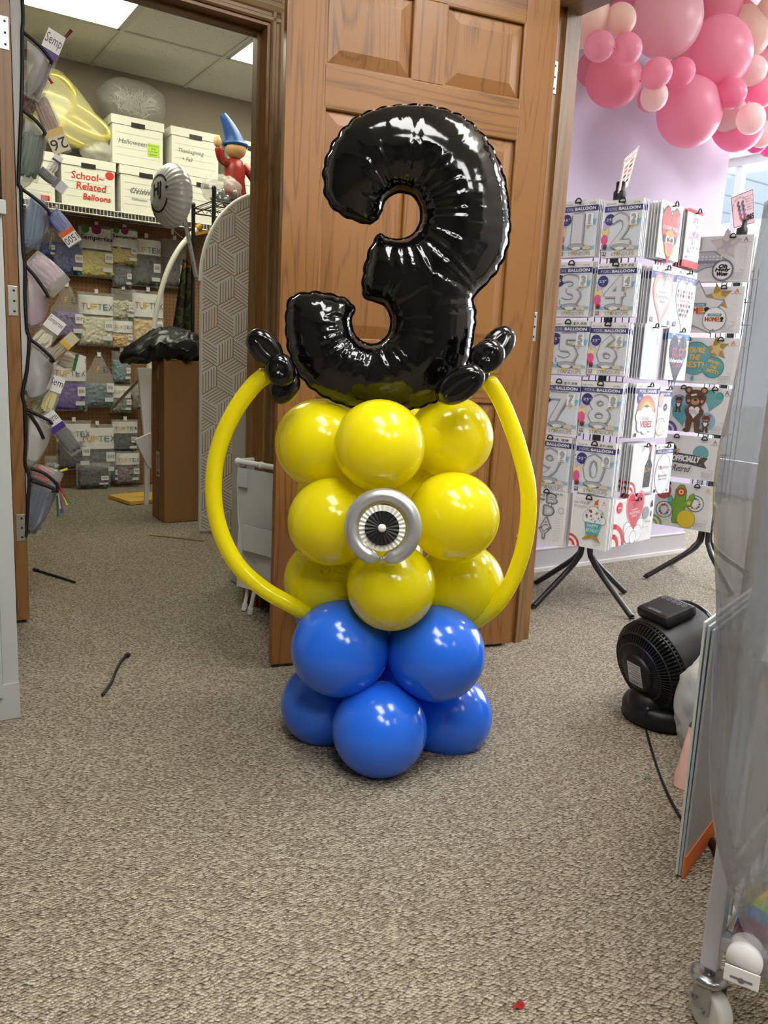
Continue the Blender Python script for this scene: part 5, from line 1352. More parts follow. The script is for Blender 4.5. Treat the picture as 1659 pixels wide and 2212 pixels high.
def art_bday(c):
    c.text('air-filled', .02, .86, .40, .93, SLV_D, keep=False); c.text('decoration', .02, .79, .42, .84, K_, keep=False, fat=.003); c.text('decoration a l\'air', .02, .74, .36, .77, G2)
    for t, u, v in (('B', .60, .76), ('D', .54, .53), ('A', .50, .31), ('Y', .46, .10)):
        c.text(t, u - .13, v - .0, u + .15, v + .18, SLV_D, keep=False, fat=.02); c.text(t, u - .11, v + .01, u + .13, v + .17, SLV, keep=False, fat=.008); c.text(t, u - .09, v + .02, u + .11, v + .16, SLV_L, keep=False)
    c.disc(.58, .735, .05, SLV_D); c.disc(.58, .735, .035, SLV_L)
    for i in range(10): c.text('easy to use indoors', .68, .50 - .045 * i, .95, .515 - .045 * i, G2)
    c.rect(.02, .30, .20, .55, G1); c.rect(.03, .31, .19, .54, WH); c.disc(.10, .42, .04, flat((120, 50, 50)), .09); c.ring(.88, .66, .07, .06, G2)
    c.text('$4.99', .66, .92, .93, .97, K_, shear=.2)
def art_cupcake(c):
    c.text('air-filled', .05, .82, .45, .885, G2, keep=False); c.text('decoration', .05, .755, .42, .81, G2, keep=False); c.text('decoration gonflable', .07, .725, .38, .742, G1)
    c.m.ring(c.X(.12), c.Z(.93), .035 * c.w, .03 * c.w, G1); c.text('A', .80, .88, .92, .93, REDP); c.text('anagram', .76, .85, .96, .87, REDP)
    arcs(c, REDP)
    c.poly([(.60, .77), (.72, .77), (.70, .90), (.73, .96), (.62, .91)], flat((206, 60, 40))); c.poly([(.61, .80), (.71, .82), (.71, .86), (.62, .84)], YLW)
    for u, v, r in ((.46, .62, .12), (.60, .69, .16), (.76, .65, .13), (.85, .56, .10), (.62, .58, .2), (.42, .56, .08)): c.disc(u, v, r + .012, G1)
    for u, v, r in ((.46, .62, .12), (.60, .69, .16), (.76, .65, .13), (.85, .56, .10), (.62, .58, .2), (.42, .56, .08)): c.disc(u, v, r, WH)
    r_ = random.Random(5)
    for i in range(22): c.disc(r_.uniform(.42, .86), r_.uniform(.52, .74), r_.uniform(.012, .035), [REDP, GRN, flat((120, 80, 160)), TEAL, YLW, IND][i % 6])
    c.poly([(.46, .26), (.78, .26), (.86, .50), (.40, .50)], TEAL)
    for i in range(6): c.poly([(.47 + .055 * i, .26), (.475 + .055 * i, .26), (.43 + .075 * i, .50), (.42 + .075 * i, .50)], flat((70, 146, 152)))
    c.text('HAPPY', .48, .41, .78, .475, WH, keep=False); c.text('BIRTHDAY!', .46, .32, .80, .39, WH, keep=False)
    c.poly([(.36, .15), (.44, .22), (.62, .27), (.80, .22), (.88, .13), (.78, .17), (.62, .21), (.46, .17)], GOLDP)
    for i in range(6): c.text('one inflatable shape', .58, .16 - .022 * i, .92, .172 - .022 * i, G2)
def art_micro(c):
    c.text('Qualatex', .10, .93, .34, .955, G2); c.text('MICROFOIL', .08, .77, .92, .87, flat((60, 120, 180)), keep=False, fat=.008); c.text('balloon', .25, .735, .7, .755, SKY)
    c.heart(.5, .40, .88, 1.30, flat((150, 50, 44))); c.heart(.5, .40, .84, 1.24, flat((206, 84, 78)))
    c.text('I LOVE YOU', .18, .52, .84, .585, WH, keep=False, fat=.004); c.text('THIS MUCH', .26, .465, .78, .505, flat((120, 40, 44)), keep=False)
    c.disc(.5, .335, .26, flat((206, 160, 84)), .22); c.disc(.27, .36, .08, flat((70, 50, 44))); c.disc(.73, .36, .08, flat((70, 50, 44)))
    c.disc(.39, .345, .085, WH); c.disc(.61, .345, .085, WH); c.disc(.41, .345, .05, K_); c.disc(.59, .345, .05, K_); c.disc(.5, .30, .07, flat((74, 52, 44)), .05)
    c.disc(.5, .19, .2, flat((206, 160, 84)), .16); c.heart(.5, .185, .26, .26, flat((226, 120, 150))); c.disc(.10, .07, .02, IND)
def art_redcap(c):
    c.rect(0, .94, 1, 1, REDP); c.rect(0, 0, 1, .12, REDP); c.rect(.04, .13, .96, .93, flat((226, 228, 236)))
    r_ = random.Random(2)
    for i in range(26): c.heart(r_.uniform(.2, .8), r_.uniform(.25, .85), .08, .08, [LIL, PNK, flat((190, 186, 216))][i % 3])
    c.text('LOVE', .16, .5, .84, .62, flat((214, 150, 176))); c.disc(.14, .17, .035, REDP)
def art_holo(c):
    c.text('18"', .08, .93, .30, .975, K_); c.text('3.99', .70, .905, .90, .94, K_, shear=.2); c.rect(0, .78, 1, .90, flat((96, 98, 150))); c.text('HOLOGRAPHIC', .12, .845, .93, .885, flat((220, 220, 236)), keep=False); c.text('BALLOON', .28, .79, .80, .835, WH, keep=False, fat=.005)
    c.heart(.5, .42, .92, 1.14, flat((196, 140, 138))); c.heart(.5, .43, .84, 1.04, flat((222, 176, 170))); c.heart(.5, .445, .68, .82, WH)
    c.text('HAPPY', .32, .545, .64, .585, K_, keep=False); c.text('Valentine\'s', .22, .455, .80, .535, flat((90, 80, 80)), keep=False, shear=.3); c.text('day', .38, .36, .62, .44, flat((90, 80, 80)), keep=False, shear=.3)
    c.rect(.07, .04, .19, .12, IND); c.rect(.09, .06, .17, .105, WH); c.disc(.13, .082, .025, REDP); c.disc(.88, .06, .05, G1)
def art_hearts(c):
    c.text('18"', .08, .93, .30, .975, K_); c.text('$3.99', .70, .925, .95, .96, K_); c.rect(0, .78, 1, .90, flat((96, 98, 150))); c.text('HOLOGRAPHIC', .08, .845, .93, .885, flat((220, 220, 236)), keep=False); c.text('BALLOON', .06, .79, .60, .835, WH, keep=False, fat=.005)
    c.heart(.5, .40, .90, 1.16, G1); c.heart(.5, .40, .87, 1.12, flat((240, 238, 240)))
    cols = [flat((90, 96, 116)), flat((214, 120, 116)), flat((224, 160, 140)), flat((150, 120, 150)), flat((70, 78, 100))]
    for r, (n, v) in enumerate(((6, .63), (6, .56), (5, .40), (4, .32), (3, .24))):
        for i in range(n): c.heart(.5 + (i - (n - 1) / 2) * .13, v, .085, .10, cols[(i * 2 + r) % 5])
    c.text('I love you', .18, .445, .84, .53, flat((214, 100, 100)), keep=False, shear=.25); c.rect(.07, .04, .19, .12, IND); c.rect(.09, .06, .17, .105, WH); c.disc(.13, .082, .025, REDP); c.text('Glitter', .68, .05, .93, .10, G2)
def art_silverbag(c):
    c.rect(.03, .03, .97, .93, mat('pearl_foil', (212, 220, 234), rough=0.15, metal=0.4)); c.poly([(.25, .93), (.5, .93), (.72, .5), (.6, .03), (.4, .03), (.35, .5)], flat((246, 248, 250))); c.disc(.88, .72, .05, flat((206, 150, 160)), .2); c.text('LOVE', .80, .80, .95, .84, G2)
def art_qual(c):
    c.rect(0, .79, 1, .91, flat((70, 140, 204))); c.text('Qualatex', .30, .815, .82, .885, WH, keep=False); c.disc(.22, .85, .075, flat((226, 230, 236))); c.disc(.22, .84, .05, REDP)
    c.text('small print', .08, .935, .4, .955, SKY); c.text('MICROFOIL', .28, .71, .74, .76, G2, keep=False); c.text('balloon and friends', .18, .665, .80, .685, SKY)
    c.heart(.5, .37, .90, 1.20, flat((44, 34, 56))); 
    for u in (.34, .66): c.heart(u, .55, .22, .2, flat((200, 70, 120))); c.heart(u, .55, .15, .13, flat((44, 34, 56)))
    c.text('HAPPY', .24, .44, .78, .52, flat((226, 90, 140)), keep=False); c.text('Valentine\'s', .12, .345, .88, .43, WH, keep=False, shear=.25, fat=.006); c.text('DAY', .32, .25, .70, .33, flat((226, 110, 150)), keep=False)
    c.disc(.90, .62, .055, YLW)
def art_vibes(c):
    c.rect(0, .81, 1, .91, IND); c.text('FOIL SHAPE', .16, .835, .90, .885, WH, keep=False, fat=.003); c.text('balloon', .06, .935, .3, .96, G2); c.disc(.20, .73, .135, IND); c.text('26"', .11, .705, .29, .75, WH); c.text('12.99', .72, .70, .95, .745, K_, shear=.2)
    for r, col in ((.42, flat((206, 110, 100))), (.34, flat((226, 150, 90))), (.27, flat((238, 196, 110))), (.20, flat((120, 70, 70))), (.13, flat((220, 120, 130)))): c.ring(.52, .45, r, 0.02, col, 0, 180)
    for u, v, r in ((.22, .40, .14), (.42, .44, .17), (.62, .44, .17), (.80, .38, .14), (.30, .24, .15), (.52, .22, .18), (.74, .24, .15), (.5, .33, .25)): c.disc(u, v, r + .012, G1)
    for u, v, r in ((.22, .40, .14), (.42, .44, .17), (.62, .44, .17), (.80, .38, .14), (.30, .24, .15), (.52, .22, .18), (.74, .24, .15), (.5, .33, .25)): c.disc(u, v, r, WH)
    c.text('love', .36, .33, .66, .41, flat((120, 80, 80)), keep=False, shear=.3); c.text('VIBES', .28, .20, .80, .315, flat((200, 90, 86)), keep=False, fat=.008); c.rect(.06, .03, .16, .10, IND)
def art_shape40(c):
    c.rect(0, .81, 1, .91, IND); c.text('SHAPE', .10, .835, .80, .885, WH, keep=False, fat=.003); c.disc(.55, .60, .16, IND); c.text('40"', .45, .58, .65, .62, WH); c.disc(.15, .74, .2, flat((226, 190, 180)), .3); c.disc(.3, .22, .4, G1, .38); c.disc(.3, .22, .37, flat((238, 214, 204)), .35); c.poly([(.2, .12), (.75, .16), (.7, .3), (.25, .26)], flat((230, 240, 250)))
def art_bottle(c):
    arcs(c, REDP); c.poly([(.60, .10), (.92, .10), (.96, .55), (.86, .68), (.86, .86), (.78, .86), (.74, .68), (.62, .55)], flat((34, 30, 34))); c.poly([(.78, .86), (.86, .86), (.87, .97), (.76, .97)], flat((160, 40, 40))); c.disc(.81, .90, .07, flat((190, 60, 50))); c.text('Love', .64, .42, .95, .53, GOLDP, keep=False, shear=.3)
    r_ = random.Random(8)
    for i in range(14): c.disc(r_.uniform(.66, .92), r_.uniform(.14, .6), .012, [GOLDP, REDP][i % 2])
def art_together(c):
    c.rect(0, .81, 1, .90, IND); c.text('FOIL BALLOON', .10, .83, .94, .88, WH, keep=False, fat=.003); c.text('18"', .06, .93, .24, .965, K_); c.text('3.99', .7, .93, .92, .965, K_)
    c.disc(.5, .40, .44, G1, .58); c.disc(.5, .40, .42, flat((236, 236, 240)), .56); c.text('Together', .16, .48, .86, .57, flat((80, 70, 72)), keep=False, shear=.2); c.heart(.34, .53, .12, .12, REDP); c.text('is my', .34, .42, .62, .46, G2); c.text('favorite', .26, .34, .74, .41, flat((80, 70, 72)), keep=False, shear=.2); c.text('place to be', .28, .27, .74, .32, flat((80, 70, 72)), keep=False); c.rect(.08, .04, .18, .10, K_); c.disc(.86, .06, .04, G1)
def art_valentine(c):
    arcs(c, REDP); c.disc(.11, .82, .075, REDP); c.text('new', .07, .80, .15, .84, WH)
    c.heart(.50, .64, .50, .62, flat((226, 150, 160))); c.heart(.50, .64, .44, .55, flat((214, 70, 84))); c.text('HAPPY', .42, .72, .58, .755, WH, keep=False); c.text('VALENTINE\'S', .36, .64, .64, .70, WH, keep=False); c.text('DAY!', .44, .575, .56, .62, WH, keep=False)
    c.rect(.455, .30, .545, .38, REDP)
    for u, v, r in ((.34, .34, .085), (.66, .38, .085), (.40, .20, .11), (.60, .20, .11), (.50, .13, .08)): c.disc(u, v, r + .008, G1); c.disc(u, v, r, WH)
    c.disc(.79, .62, .085, flat((150, 152, 160))); c.poly([(.90, .74), (.96, .74), (.95, .82), (.93, .90), (.91, .82)], flat((60, 62, 70))); c.rect(.92, .52, .94, .64, flat((60, 62, 70)))
    c.text('Airloonz', .76, .40, .95, .45, G2); c.text('consumer inflate', .64, .30, .95, .325, G1); c.text('air only', .74, .26, .95, .28, G1)
def art_welcome_baby(c):
    ana(c, G2); c.star(.62, .80, .24, flat((206, 196, 196))); c.star(.62, .80, .21, flat((222, 210, 206)), rot=96); c.star(.63, .79, .12, flat((196, 186, 190)), rot=60)
    c.poly([(.02, .12), (.08, .40), (.22, .66), (.46, .68), (.58, .56), (.70, .44), (.58, .34), (.36, .30), (.14, .14)], flat((132, 130, 140))); c.poly([(.03, .14), (.09, .40), (.23, .64), (.46, .66), (.57, .54), (.68, .44), (.57, .36), (.36, .32), (.14, .16)], flat((190, 190, 198)))
    for i in range(9):
        for j in range(3): c.disc(.14 + .055 * i, .40 + .07 * j + .01 * (i % 2), .016, flat((226, 226, 232)))
    c.poly([(.14, .40), (.55, .40), (.60, .46), (.16, .47)], flat((140, 140, 150)))
    c.disc(.62, .24, .155, SLV_D); c.disc(.62, .24, .14, SLV); c.disc(.62, .24, .125, WH); c.text('Oh', .56, .29, .68, .37, K_, keep=False, shear=.3, fat=.006); c.text('Holy', .52, .20, .72, .29, K_, keep=False, shear=.3, fat=.006); c.text('Wow', .54, .12, .70, .20, K_, keep=False, shear=.3, fat=.006)
    c.disc(.16, .80, .12, SLV); c.disc(.16, .80, .10, WH)
def ana(c, col):
    c.text('A', .86, .86, .93, .95, col, fat=.002); c.text('anagram', .82, .82, .97, .85, col, keep=False)
    for i in range(3):
        c.m.ring(c.X(.88), c.Z(.68 - .13 * i), .045 * c.w, .042 * c.w, flat((216, 216, 220))); c.text('one piece shape', .76, .66 - .13 * i, .95, .672 - .13 * i, flat((206, 206, 212)))
    c.text('Bouquet', .82, .235, .95, .26, col); c.text('design', .85, .205, .95, .225, col)
    for i in range(5): c.text('decorative balloons kit', .70, .165 - .033 * i, .95, .185 - .033 * i, G1)
def art_home(c):
    ana(c, flat((224, 120, 80)))
    for i in range(5): c.text('', 0, 0, .1, .1, G1) if False else None
    c.star(.63, .76, .22, GOLDP, rot=100); c.star(.63, .76, .13, flat((226, 196, 110)), rot=70)
    c.star(.33, .50, .44, G1, k=.55); c.star(.33, .50, .41, flat((232, 230, 230)), k=.55)
    c.rect(.18, .57, .48, .65, flat((60, 150, 150))); c.text('WELCOME', .21, .585, .45, .635, WH, keep=False)
    multi = 'HOME!'; cols = (flat((200, 70, 80)), flat((150, 160, 50)), flat((206, 70, 70)), flat((226, 140, 50)), K_)
    for i, ch in enumerate(multi): c.text(ch, .12 + .085 * i, .42, .19 + .085 * i, .55, cols[i], keep=False, fat=.008)
    c.disc(.62, .30, .175, G1); c.disc(.62, .30, .165, flat((240, 240, 240))); c.rect(.52, .36, .72, .42, flat((60, 150, 150))); c.text('WELCOME', .54, .37, .70, .41, WH, keep=False)
    for i, ch in enumerate(multi): c.text(ch, .49 + .055 * i, .25, .535 + .055 * i, .34, cols[i], keep=False, fat=.005)
    c.disc(.30, .15, .02, G1, .035); c.disc(.62, .06, .012, G1, .02)
def art_best(c):
    ana(c, flat((224, 120, 80))); c.star(.66, .76, .20, GOLDP, rot=100); c.star(.66, .76, .12, flat((226, 196, 110)), rot=70); c.star(.10, .25, .16, GOLDP, rot=80); c.disc(.06, .78, .13, TEAL)
    c.disc(.34, .55, .26, flat((64, 130, 136))); c.disc(.34, .55, .25, TEAL); c.disc(.64, .36, .165, flat((64, 130, 136))); c.disc(.64, .36, .155, TEAL)
    for i, s in enumerate(("YOU'RE", 'THE', 'BEST!')):
        c.text(s, .34 - (.15 if i != 1 else .09), .67 - .16 * i, .34 + (.15 if i != 1 else .09), .79 - .16 * i, flat((232, 196, 110)), keep=False, shear=.1, fat=.006)
        c.text(s, .64 - (.09 if i != 1 else .05), .44 - .10 * i, .64 + (.09 if i != 1 else .05), .51 - .10 * i, flat((232, 196, 110)), keep=False, rot=-14, fat=.004)
    r_ = random.Random(4)
    for i in range(26): a, q = r_.uniform(0, 6.28), r_.uniform(.1, .23); c.disc(.34 + q * math.cos(a), .55 + q * math.sin(a) * 1.5, .006, WH)
    c.poly([(.33, .16), (.36, .16), (.37, .08), (.34, .04), (.31, .08)], TEAL)
def mini_bear(c, u, v, s):
    BRN, TAN = flat((104, 72, 54)), flat((190, 146, 110)); R = s
    for du in (-.75, .75): c.disc(u + du * R, v + 1.55 * R * c.w / c.h, .36 * R, BRN); c.disc(u + du * R, v + 1.55 * R * c.w / c.h, .20 * R, TAN)
    k = R * c.w / c.h
    c.disc(u, v - .6 * k, .80 * R, BRN, 1.0 * R); c.disc(u, v + .75 * k, R, BRN, .88 * R)
    for du in (-.42, .42): c.disc(u + du * R, v - 1.75 * k, .30 * R, BRN, .75 * R); c.disc(u + du * 1.3 * R, v - 2.4 * k, .36 * R, BRN, .24 * R)
    c.disc(u, v + .45 * k, .42 * R, TAN, .33 * R); c.disc(u, v + .62 * k, .16 * R, K_, .11 * R)
    for du in (-.42, .42): c.disc(u + du * R, v + .95 * k, .08 * R, K_); c.disc(u + du * 1.55 * R, v + .5 * k, .15 * R, flat((222, 140, 130)))
    c.heart(u, v - .65 * k, 1.15 * R, 1.25 * R, WH)
    for du in (-.7, .7): c.disc(u + du * R, v - .5 * k, .24 * R, BRN)
def art_bear(c):
    ana(c, G2); c.ring(0, 0, .17, .125, flat((110, 90, 160)), 0, 90); c.ring(0, 0, .09, .05, flat((110, 90, 160)), 0, 90)
    c.disc(.15, .64, .13, flat((140, 186, 214))); c.disc(.62, .26, .15, flat((140, 186, 214)))
    c.heart(.69, .70, .30, .36, flat((64, 140, 146)), rot=-14); c.heart(.69, .70, .275, .335, TEAL, rot=-14); c.heart(.22, .34, .31, .36, flat((64, 140, 146)), rot=10); c.heart(.22, .34, .285, .335, TEAL, rot=10)
    mini_bear(c, .15, .63, .06); mini_bear(c, .62, .25, .065); mini_bear(c, .42, .58, .165)
    c.text('FEEL', .36, .45, .47, .50, flat((200, 110, 90)), keep=False); c.text('BETTER!', .34, .39, .50, .44, flat((90, 130, 140)), keep=False)
    c.poly([(.34, .83), (.43, .86), (.44, .82), (.35, .79)], flat((226, 222, 210)))
def art_retired(c):
    c.disc(.10, .62, .13, K_, .16); c.text('HAPPY', .05, .66, .17, .71, WH); c.star(.17, .62, .06, TEAL); c.star(.25, .64, .05, flat((226, 160, 60))); c.disc(.66, .62, .14, flat((64, 140, 146))); c.disc(.66, .62, .13, TEAL)
    c.disc(.08, .22, .12, REDP, .14); c.ring(0, 0, .16, .12, REDP, 0, 90)
    c.poly([(.10, .36), (.56, .32), (.80, .28), (.74, .40), (.80, .52), (.56, .56), (.10, .60), (.14, .48)], flat((32, 30, 32)))
    c.text('OFFICIALLY', .16, .395, .66, .53, WH, keep=False, shear=.2, fat=.007)
    c.poly([(.12, .12), (.50, .12), (.56, .22), (.52, .33), (.14, .34), (.19, .24)], flat((226, 222, 220))); c.text('Retired', .20, .15, .50, .30, flat((60, 56, 56)), keep=False, shear=.3, fat=.003)
    r_ = random.Random(9)
    for i in range(24): c.disc(r_.uniform(.14, .74), r_.choice((r_.uniform(.34, .39), r_.uniform(.53, .57))), .006, [WH, GOLDP][i % 2])
    ana(c, G1)
def art_cactus(c):
    GRD, GRL = flat((90, 130, 50)), flat((128, 172, 66))
    c.ring(0, 0, .17, .125, flat((150, 186, 60)), 0, 90); c.ring(0, 0, .09, .05, flat((150, 186, 60)), 0, 90)
    c.disc(.14, .78, .13, flat((180, 60, 60)), .15); c.disc(.70, .58, .15, flat((60, 120, 110))); c.disc(.70, .58, .13, WH); c.disc(.18, .36, .15, flat((60, 120, 110))); c.disc(.18, .36, .135, WH)
    r_ = random.Random(6)
    for (u, v) in ((.70, .58), (.18, .36)):
        for i in range(12): a = i * .52; c.disc(u + .075 * math.cos(a), v + .11 * math.sin(a), .02, [REDP, YLW, TEAL, flat((120, 70, 150))][i % 4])
    for (pad, col) in ((.012, GRD), (0, GRL)):
        c.poly([(.34 - pad, .16), (.36 - pad, .10 - pad), (.50 + pad, .10 - pad), (.53 + pad, .16), (.53 + pad, .84), (.49, .95 + pad), (.41, .95 + pad), (.36 - pad, .84)], col)
        c.poly([(.36, .44 - pad), (.26 - pad, .52 - pad), (.24 - pad, .66), (.28, .70 + pad), (.31 + pad, .62), (.38, .57 + pad)], col); c.poly([(.50, .46 - pad), (.62 + pad, .52 - pad), (.68 + pad, .72), (.66, .80 + pad), (.60 - pad, .74), (.57, .62 + pad), (.50, .58)], col)
    for i in range(8):
        for u in (.39, .44, .49): c.rect(u, .17 + .085 * i, u + .004, .20 + .085 * i, GRD)
    c.disc(.45, .80, .075, REDP); c.disc(.45, .80, .045, flat((240, 210, 150))); c.disc(.45, .80, .02, REDP); c.disc(.60, .58, .035, YLW); c.disc(.27, .60, .045, flat((110, 180, 200)))
    c.disc(.58, .22, .16, flat((180, 150, 30))); c.disc(.58, .22, .15, flat((226, 196, 60))); ana(c, YLW)

STACKS = []
def packet_card(w, h, art, name='balloon_packet'):
    c = Card(w, h); c.m.box((0, 0, h / 2), (w, 0.004, h), CARDW)
    c.m.y0 = 0.0022; art(c)
    b = c.m
    return b
def hang(rack, Pp, az, tl, tr, bl, art, label, behind_label=None, n=3, tiltr=0.0, hookw=0.5, hooks=(0.5,), step=0.013):
    P0, P1, P2 = at_plane(*tl, Pp, az), at_plane(*tr, Pp, az), at_plane(*bl, Pp, az)
    w_ = (P1 - P0).length; zt = (P0.z + P1.z) / 2; h = zt - P2.z
    c = (P0 + P1) / 2; c.z = zt - h
    M = frame(c, az)
    b = packet_card(w_, h, art)
    root = thing('foil_balloon_packet', label, 'packet', M)
    cd_ = b.build('card', root)
    f = MB(); pillow(f, w_ * 1.02, h * 1.015, 0.011, CLRF, None, 6, seed=int(tl[0]), back=False); f.build('wrapper', root)
    if behind_label:
        for i in range(1, n + 1):
            r = random.Random(int(tl[0] * 7 + i))
            MM = frame(c + Vector((0, 0, r.uniform(-.004, .003))), az + r.uniform(-1.2, 1.2)) @ T3((r.uniform(-.003, .003), step * i, 0))
            dup(root, MM, behind_label, 'packets behind the ' + art_name(label))
    inv = rack.matrix_world.inverted()
    for hu in hooks:
        hk = MB(); hw = 0.026; X = (hu - .5) * w_; Z = h - 0.012
        hk.cyl((X, step * (n + 2), Z), (X, -0.020, Z), 0.0028, BLACKM, 8)
        arc = [(X - hw / 2 * math.cos(PI * i / 12), -0.020, Z + hw * 0.62 * math.sin(PI * i / 12)) for i in range(13)]
        hk.tube(arc, 0.0030, BLACKM, 8); hk.cyl((X - hw / 2, -0.020, Z), (X + hw / 2, -0.020, Z), 0.003, BLACKM, 8)
        hk.build('hook', rack, inv @ M)
    return root
def art_name(label): return label.split(' packet')[0]
def sp_rack(name, label, C, leg0, R, htop, half, az, legs=4, hub=0.42):
    t = thing(name, label, 'display rack', frame(C, az))
    b = MB(); b.cyl((0, 0, hub - .12), (0, 0, htop), 0.018, BLACKM, 16); b.lathe([(0.03, htop - .05), (0.034, htop - .03), (0.034, htop - 0.01), (0.02, htop), (0, htop)], BLACKP, 20); b.build('pole', t)
    b = MB(); b.lathe([(0, hub - .14), (0.03, hub - .14), (0.034, hub - .10), (0.034, hub - .02), (0.02, hub), (0, hub)], BLACKM, 20); b.build('hub', t)
    inv = t.matrix_world.inverted()
    for i in range(legs):
        a = R_(leg0 + 360.0 / legs * i); d = Vector((math.sin(a), math.cos(a), 0)); C0 = Vector((C[0], C[1], 0))
        pts = [C0 + d * 0.026 + Vector((0, 0, hub - .02)), C0 + d * 0.026 + Vector((0, 0, hub - .18)), C0 + d * 0.05 + Vector((0, 0, hub - .225)), C0 + d * 0.10 + Vector((0, 0, hub - .27)), C0 + d * (R - .02) + Vector((0, 0, 0.025)), C0 + d * R + Vector((0, 0, 0.014))]
        b = MB(); P = [inv @ p for p in curve_pts(pts, 5)]; b.tube(P, 0.0125, BLACKM, 12); o = b.build('leg', t)
        f = MB(); f.tube([P[-4], P[-1]], 0.0145, BLACKP, 12); f.build('rubber_foot', o)
    for s in range(4):
        b = MB(); M = Matrix.Rotation(s * PI / 2, 4, 'Z')
        for i in range(3):
            x = -half + i * half; b.cyl((x, -half, hub), (x, -half, htop - 0.08), 0.0022, BLACKM, 5, M=M)
        z = hub + 0.02
        while z < htop - 0.06:
            b.cyl((-half, -half, z), (half, -half, z), 0.0026, BLACKM, 5, M=M); z += 0.105
        b.cyl((0, 0, hub + .05), (0, -half, hub + .05), 0.004, BLACKM, 6, M=M); b.cyl((0, 0, htop - .1), (0, -half, htop - .1), 0.004, BLACKM, 6, M=M)
        b.build('wire_panel', t)
    return t
C1 = Vector((0.892, 3.433, 0)); rk1 = sp_rack('spinner_rack', 'black wire spinner rack hung with silver number balloon packets', C1, AZ, 0.285, 1.60, 0.062, 131)
AL, AR = 131, 46
def normal(az): return Vector((math.sin(R_(az + 90)), math.cos(R_(az + 90)), 0))
PL = C1 + normal(AL) * 0.155; PR = C1 + normal(AR) * 0.150
B_ = 'silver number packets hanging behind the front one'
for (d, tl, tr, bl, pr, lb) in (
    ('1', (1216, 435), (1295.7, 431), (1203, 558), None, 'number one foil balloon packet in the top row of the rack'),
    ('2', (1309.6, 434), (1392, 428), (1299, 558), None, 'number two foil balloon packet in the top row of the rack'),
    ('3', (1200, 566), (1282, 567), (1190, 684), None, 'number three foil balloon packet on the rack beside the oak jamb'),
    ('4', (1294, 568.7), (1378.6, 568), (1279, 684), '$9.99', 'number four foil balloon packet right of the number three packet'),
    ('5', (1191, 692), (1276, 694.5), (1180, 807), '$9.99', 'number five foil balloon packet on the rack beside the oak jamb'),
    ('6', (1279, 696), (1360, 699), (1267, 808), None, 'number six foil balloon packet right of the number five packet'),
    ('7', (1172, 819), (1256, 823), (1162, 933), '$9.99', 'number seven foil balloon packet on the rack beside the oak jamb'),
    ('8', (1259, 823), (1348, 829), (1250, 935), None, 'number eight foil balloon packet right of the number seven packet'),
    ('9', (1152, 938), (1237, 945.6), (1140, 1050), '4.99', 'number nine foil balloon packet on the rack beside the oak jamb'),
    ('0', (1248, 950), (1332.6, 961), (1236, 1060), '$9.99', 'number zero foil balloon packet right of the number nine packet')):
    nm = {'1': 'one', '2': 'two', '3': 'three', '4': 'four', '5': 'five', '6': 'six', '7': 'seven', '8': 'eight', '9': 'nine', '0': 'zero'}[d]
    hang(rk1, PL, AL, tl, tr, bl, art_number(d, pr), lb, 'silver packet hanging directly behind the number %s packet' % nm, 3)
hang(rk1, PL, AL, (1146, 1052), (1228, 1064), (1134, 1165), art_bday, 'packet of silver letter balloons for a birthday in the lowest row', 'packet hanging directly behind the silver birthday letters packet', 3)
hang(rk1, PL, AL, (1239, 1066), (1318, 1077), (1225, 1174), art_cupcake, 'birthday cupcake balloon packet in the lowest row of the rack', 'packet hanging directly behind the birthday cupcake packet', 4)
hang(rk1, PR, AR, (1429.7, 431.7), (1476.5, 446), (1422, 556), art_micro, 'pug dog heart balloon packet at the top of the rack', 'packet hanging directly behind the pug dog heart packet', 4)
hang(rk1, PR, AR, (1487, 448), (1519, 461), (1476, 575), art_redcap, 'clear packet with red ends and lilac hearts beside the pug dog packet', 'packet hanging directly behind the red ended lilac hearts packet', 3)
hang(rk1, PR, AR, (1411, 570), (1461, 583), (1399, 699), art_holo, 'Happy Valentine\'s day holographic heart balloon packet with rose frame', 'packet hanging directly behind the rose framed heart packet', 4)
hang(rk1, PR, AR, (1461, 582), (1506, 589), (1453, 710), art_hearts, 'I love you balloon packet with rows of small hearts', None, 2)
hang(rk1, PR, AR, (1394, 699), (1427, 703), (1387, 819), art_silverbag, 'shiny pearl white balloon packet below the rose framed heart packet', 'packet hanging directly behind the shiny pearl white packet', 4)
hang(rk1, PR, AR, (1446, 708), (1490, 714), (1437, 820), art_qual, 'dark Valentine\'s day heart packet with blue banner', 'packet hanging directly behind the dark heart packet', 2)
hang(rk1, PR, AR, (1375.5, 826), (1423, 831), (1371, 947), art_vibes, 'rainbow and cloud love vibes balloon packet', 'packet hanging directly behind the rainbow and cloud packet', 4)
hang(rk1, PR, AR, (1427, 833), (1452, 838), (1421, 946), art_shape40, 'forty inch peach shape packet right of the rainbow packet', None, 2)
hang(rk1, PR, AR, (1369.5, 956), (1414, 960), (1357, 1068), art_bottle, 'wine bottle balloon packet with red corner arcs', 'packet hanging directly behind the wine bottle packet', 4)
hang(rk1, PR, AR, (1418.5, 958), (1455, 961), (1410, 1068), art_together, 'round white together balloon packet right of the wine bottle packet', None, 2)
hang(rk1, PR, AR, (1330, 1078), (1414, 1070), (1330, 1180), art_valentine, 'red Valentine\'s heart balloon packet with white clouds in the lowest row', 'packet hanging directly behind the red heart and clouds packet', 3)

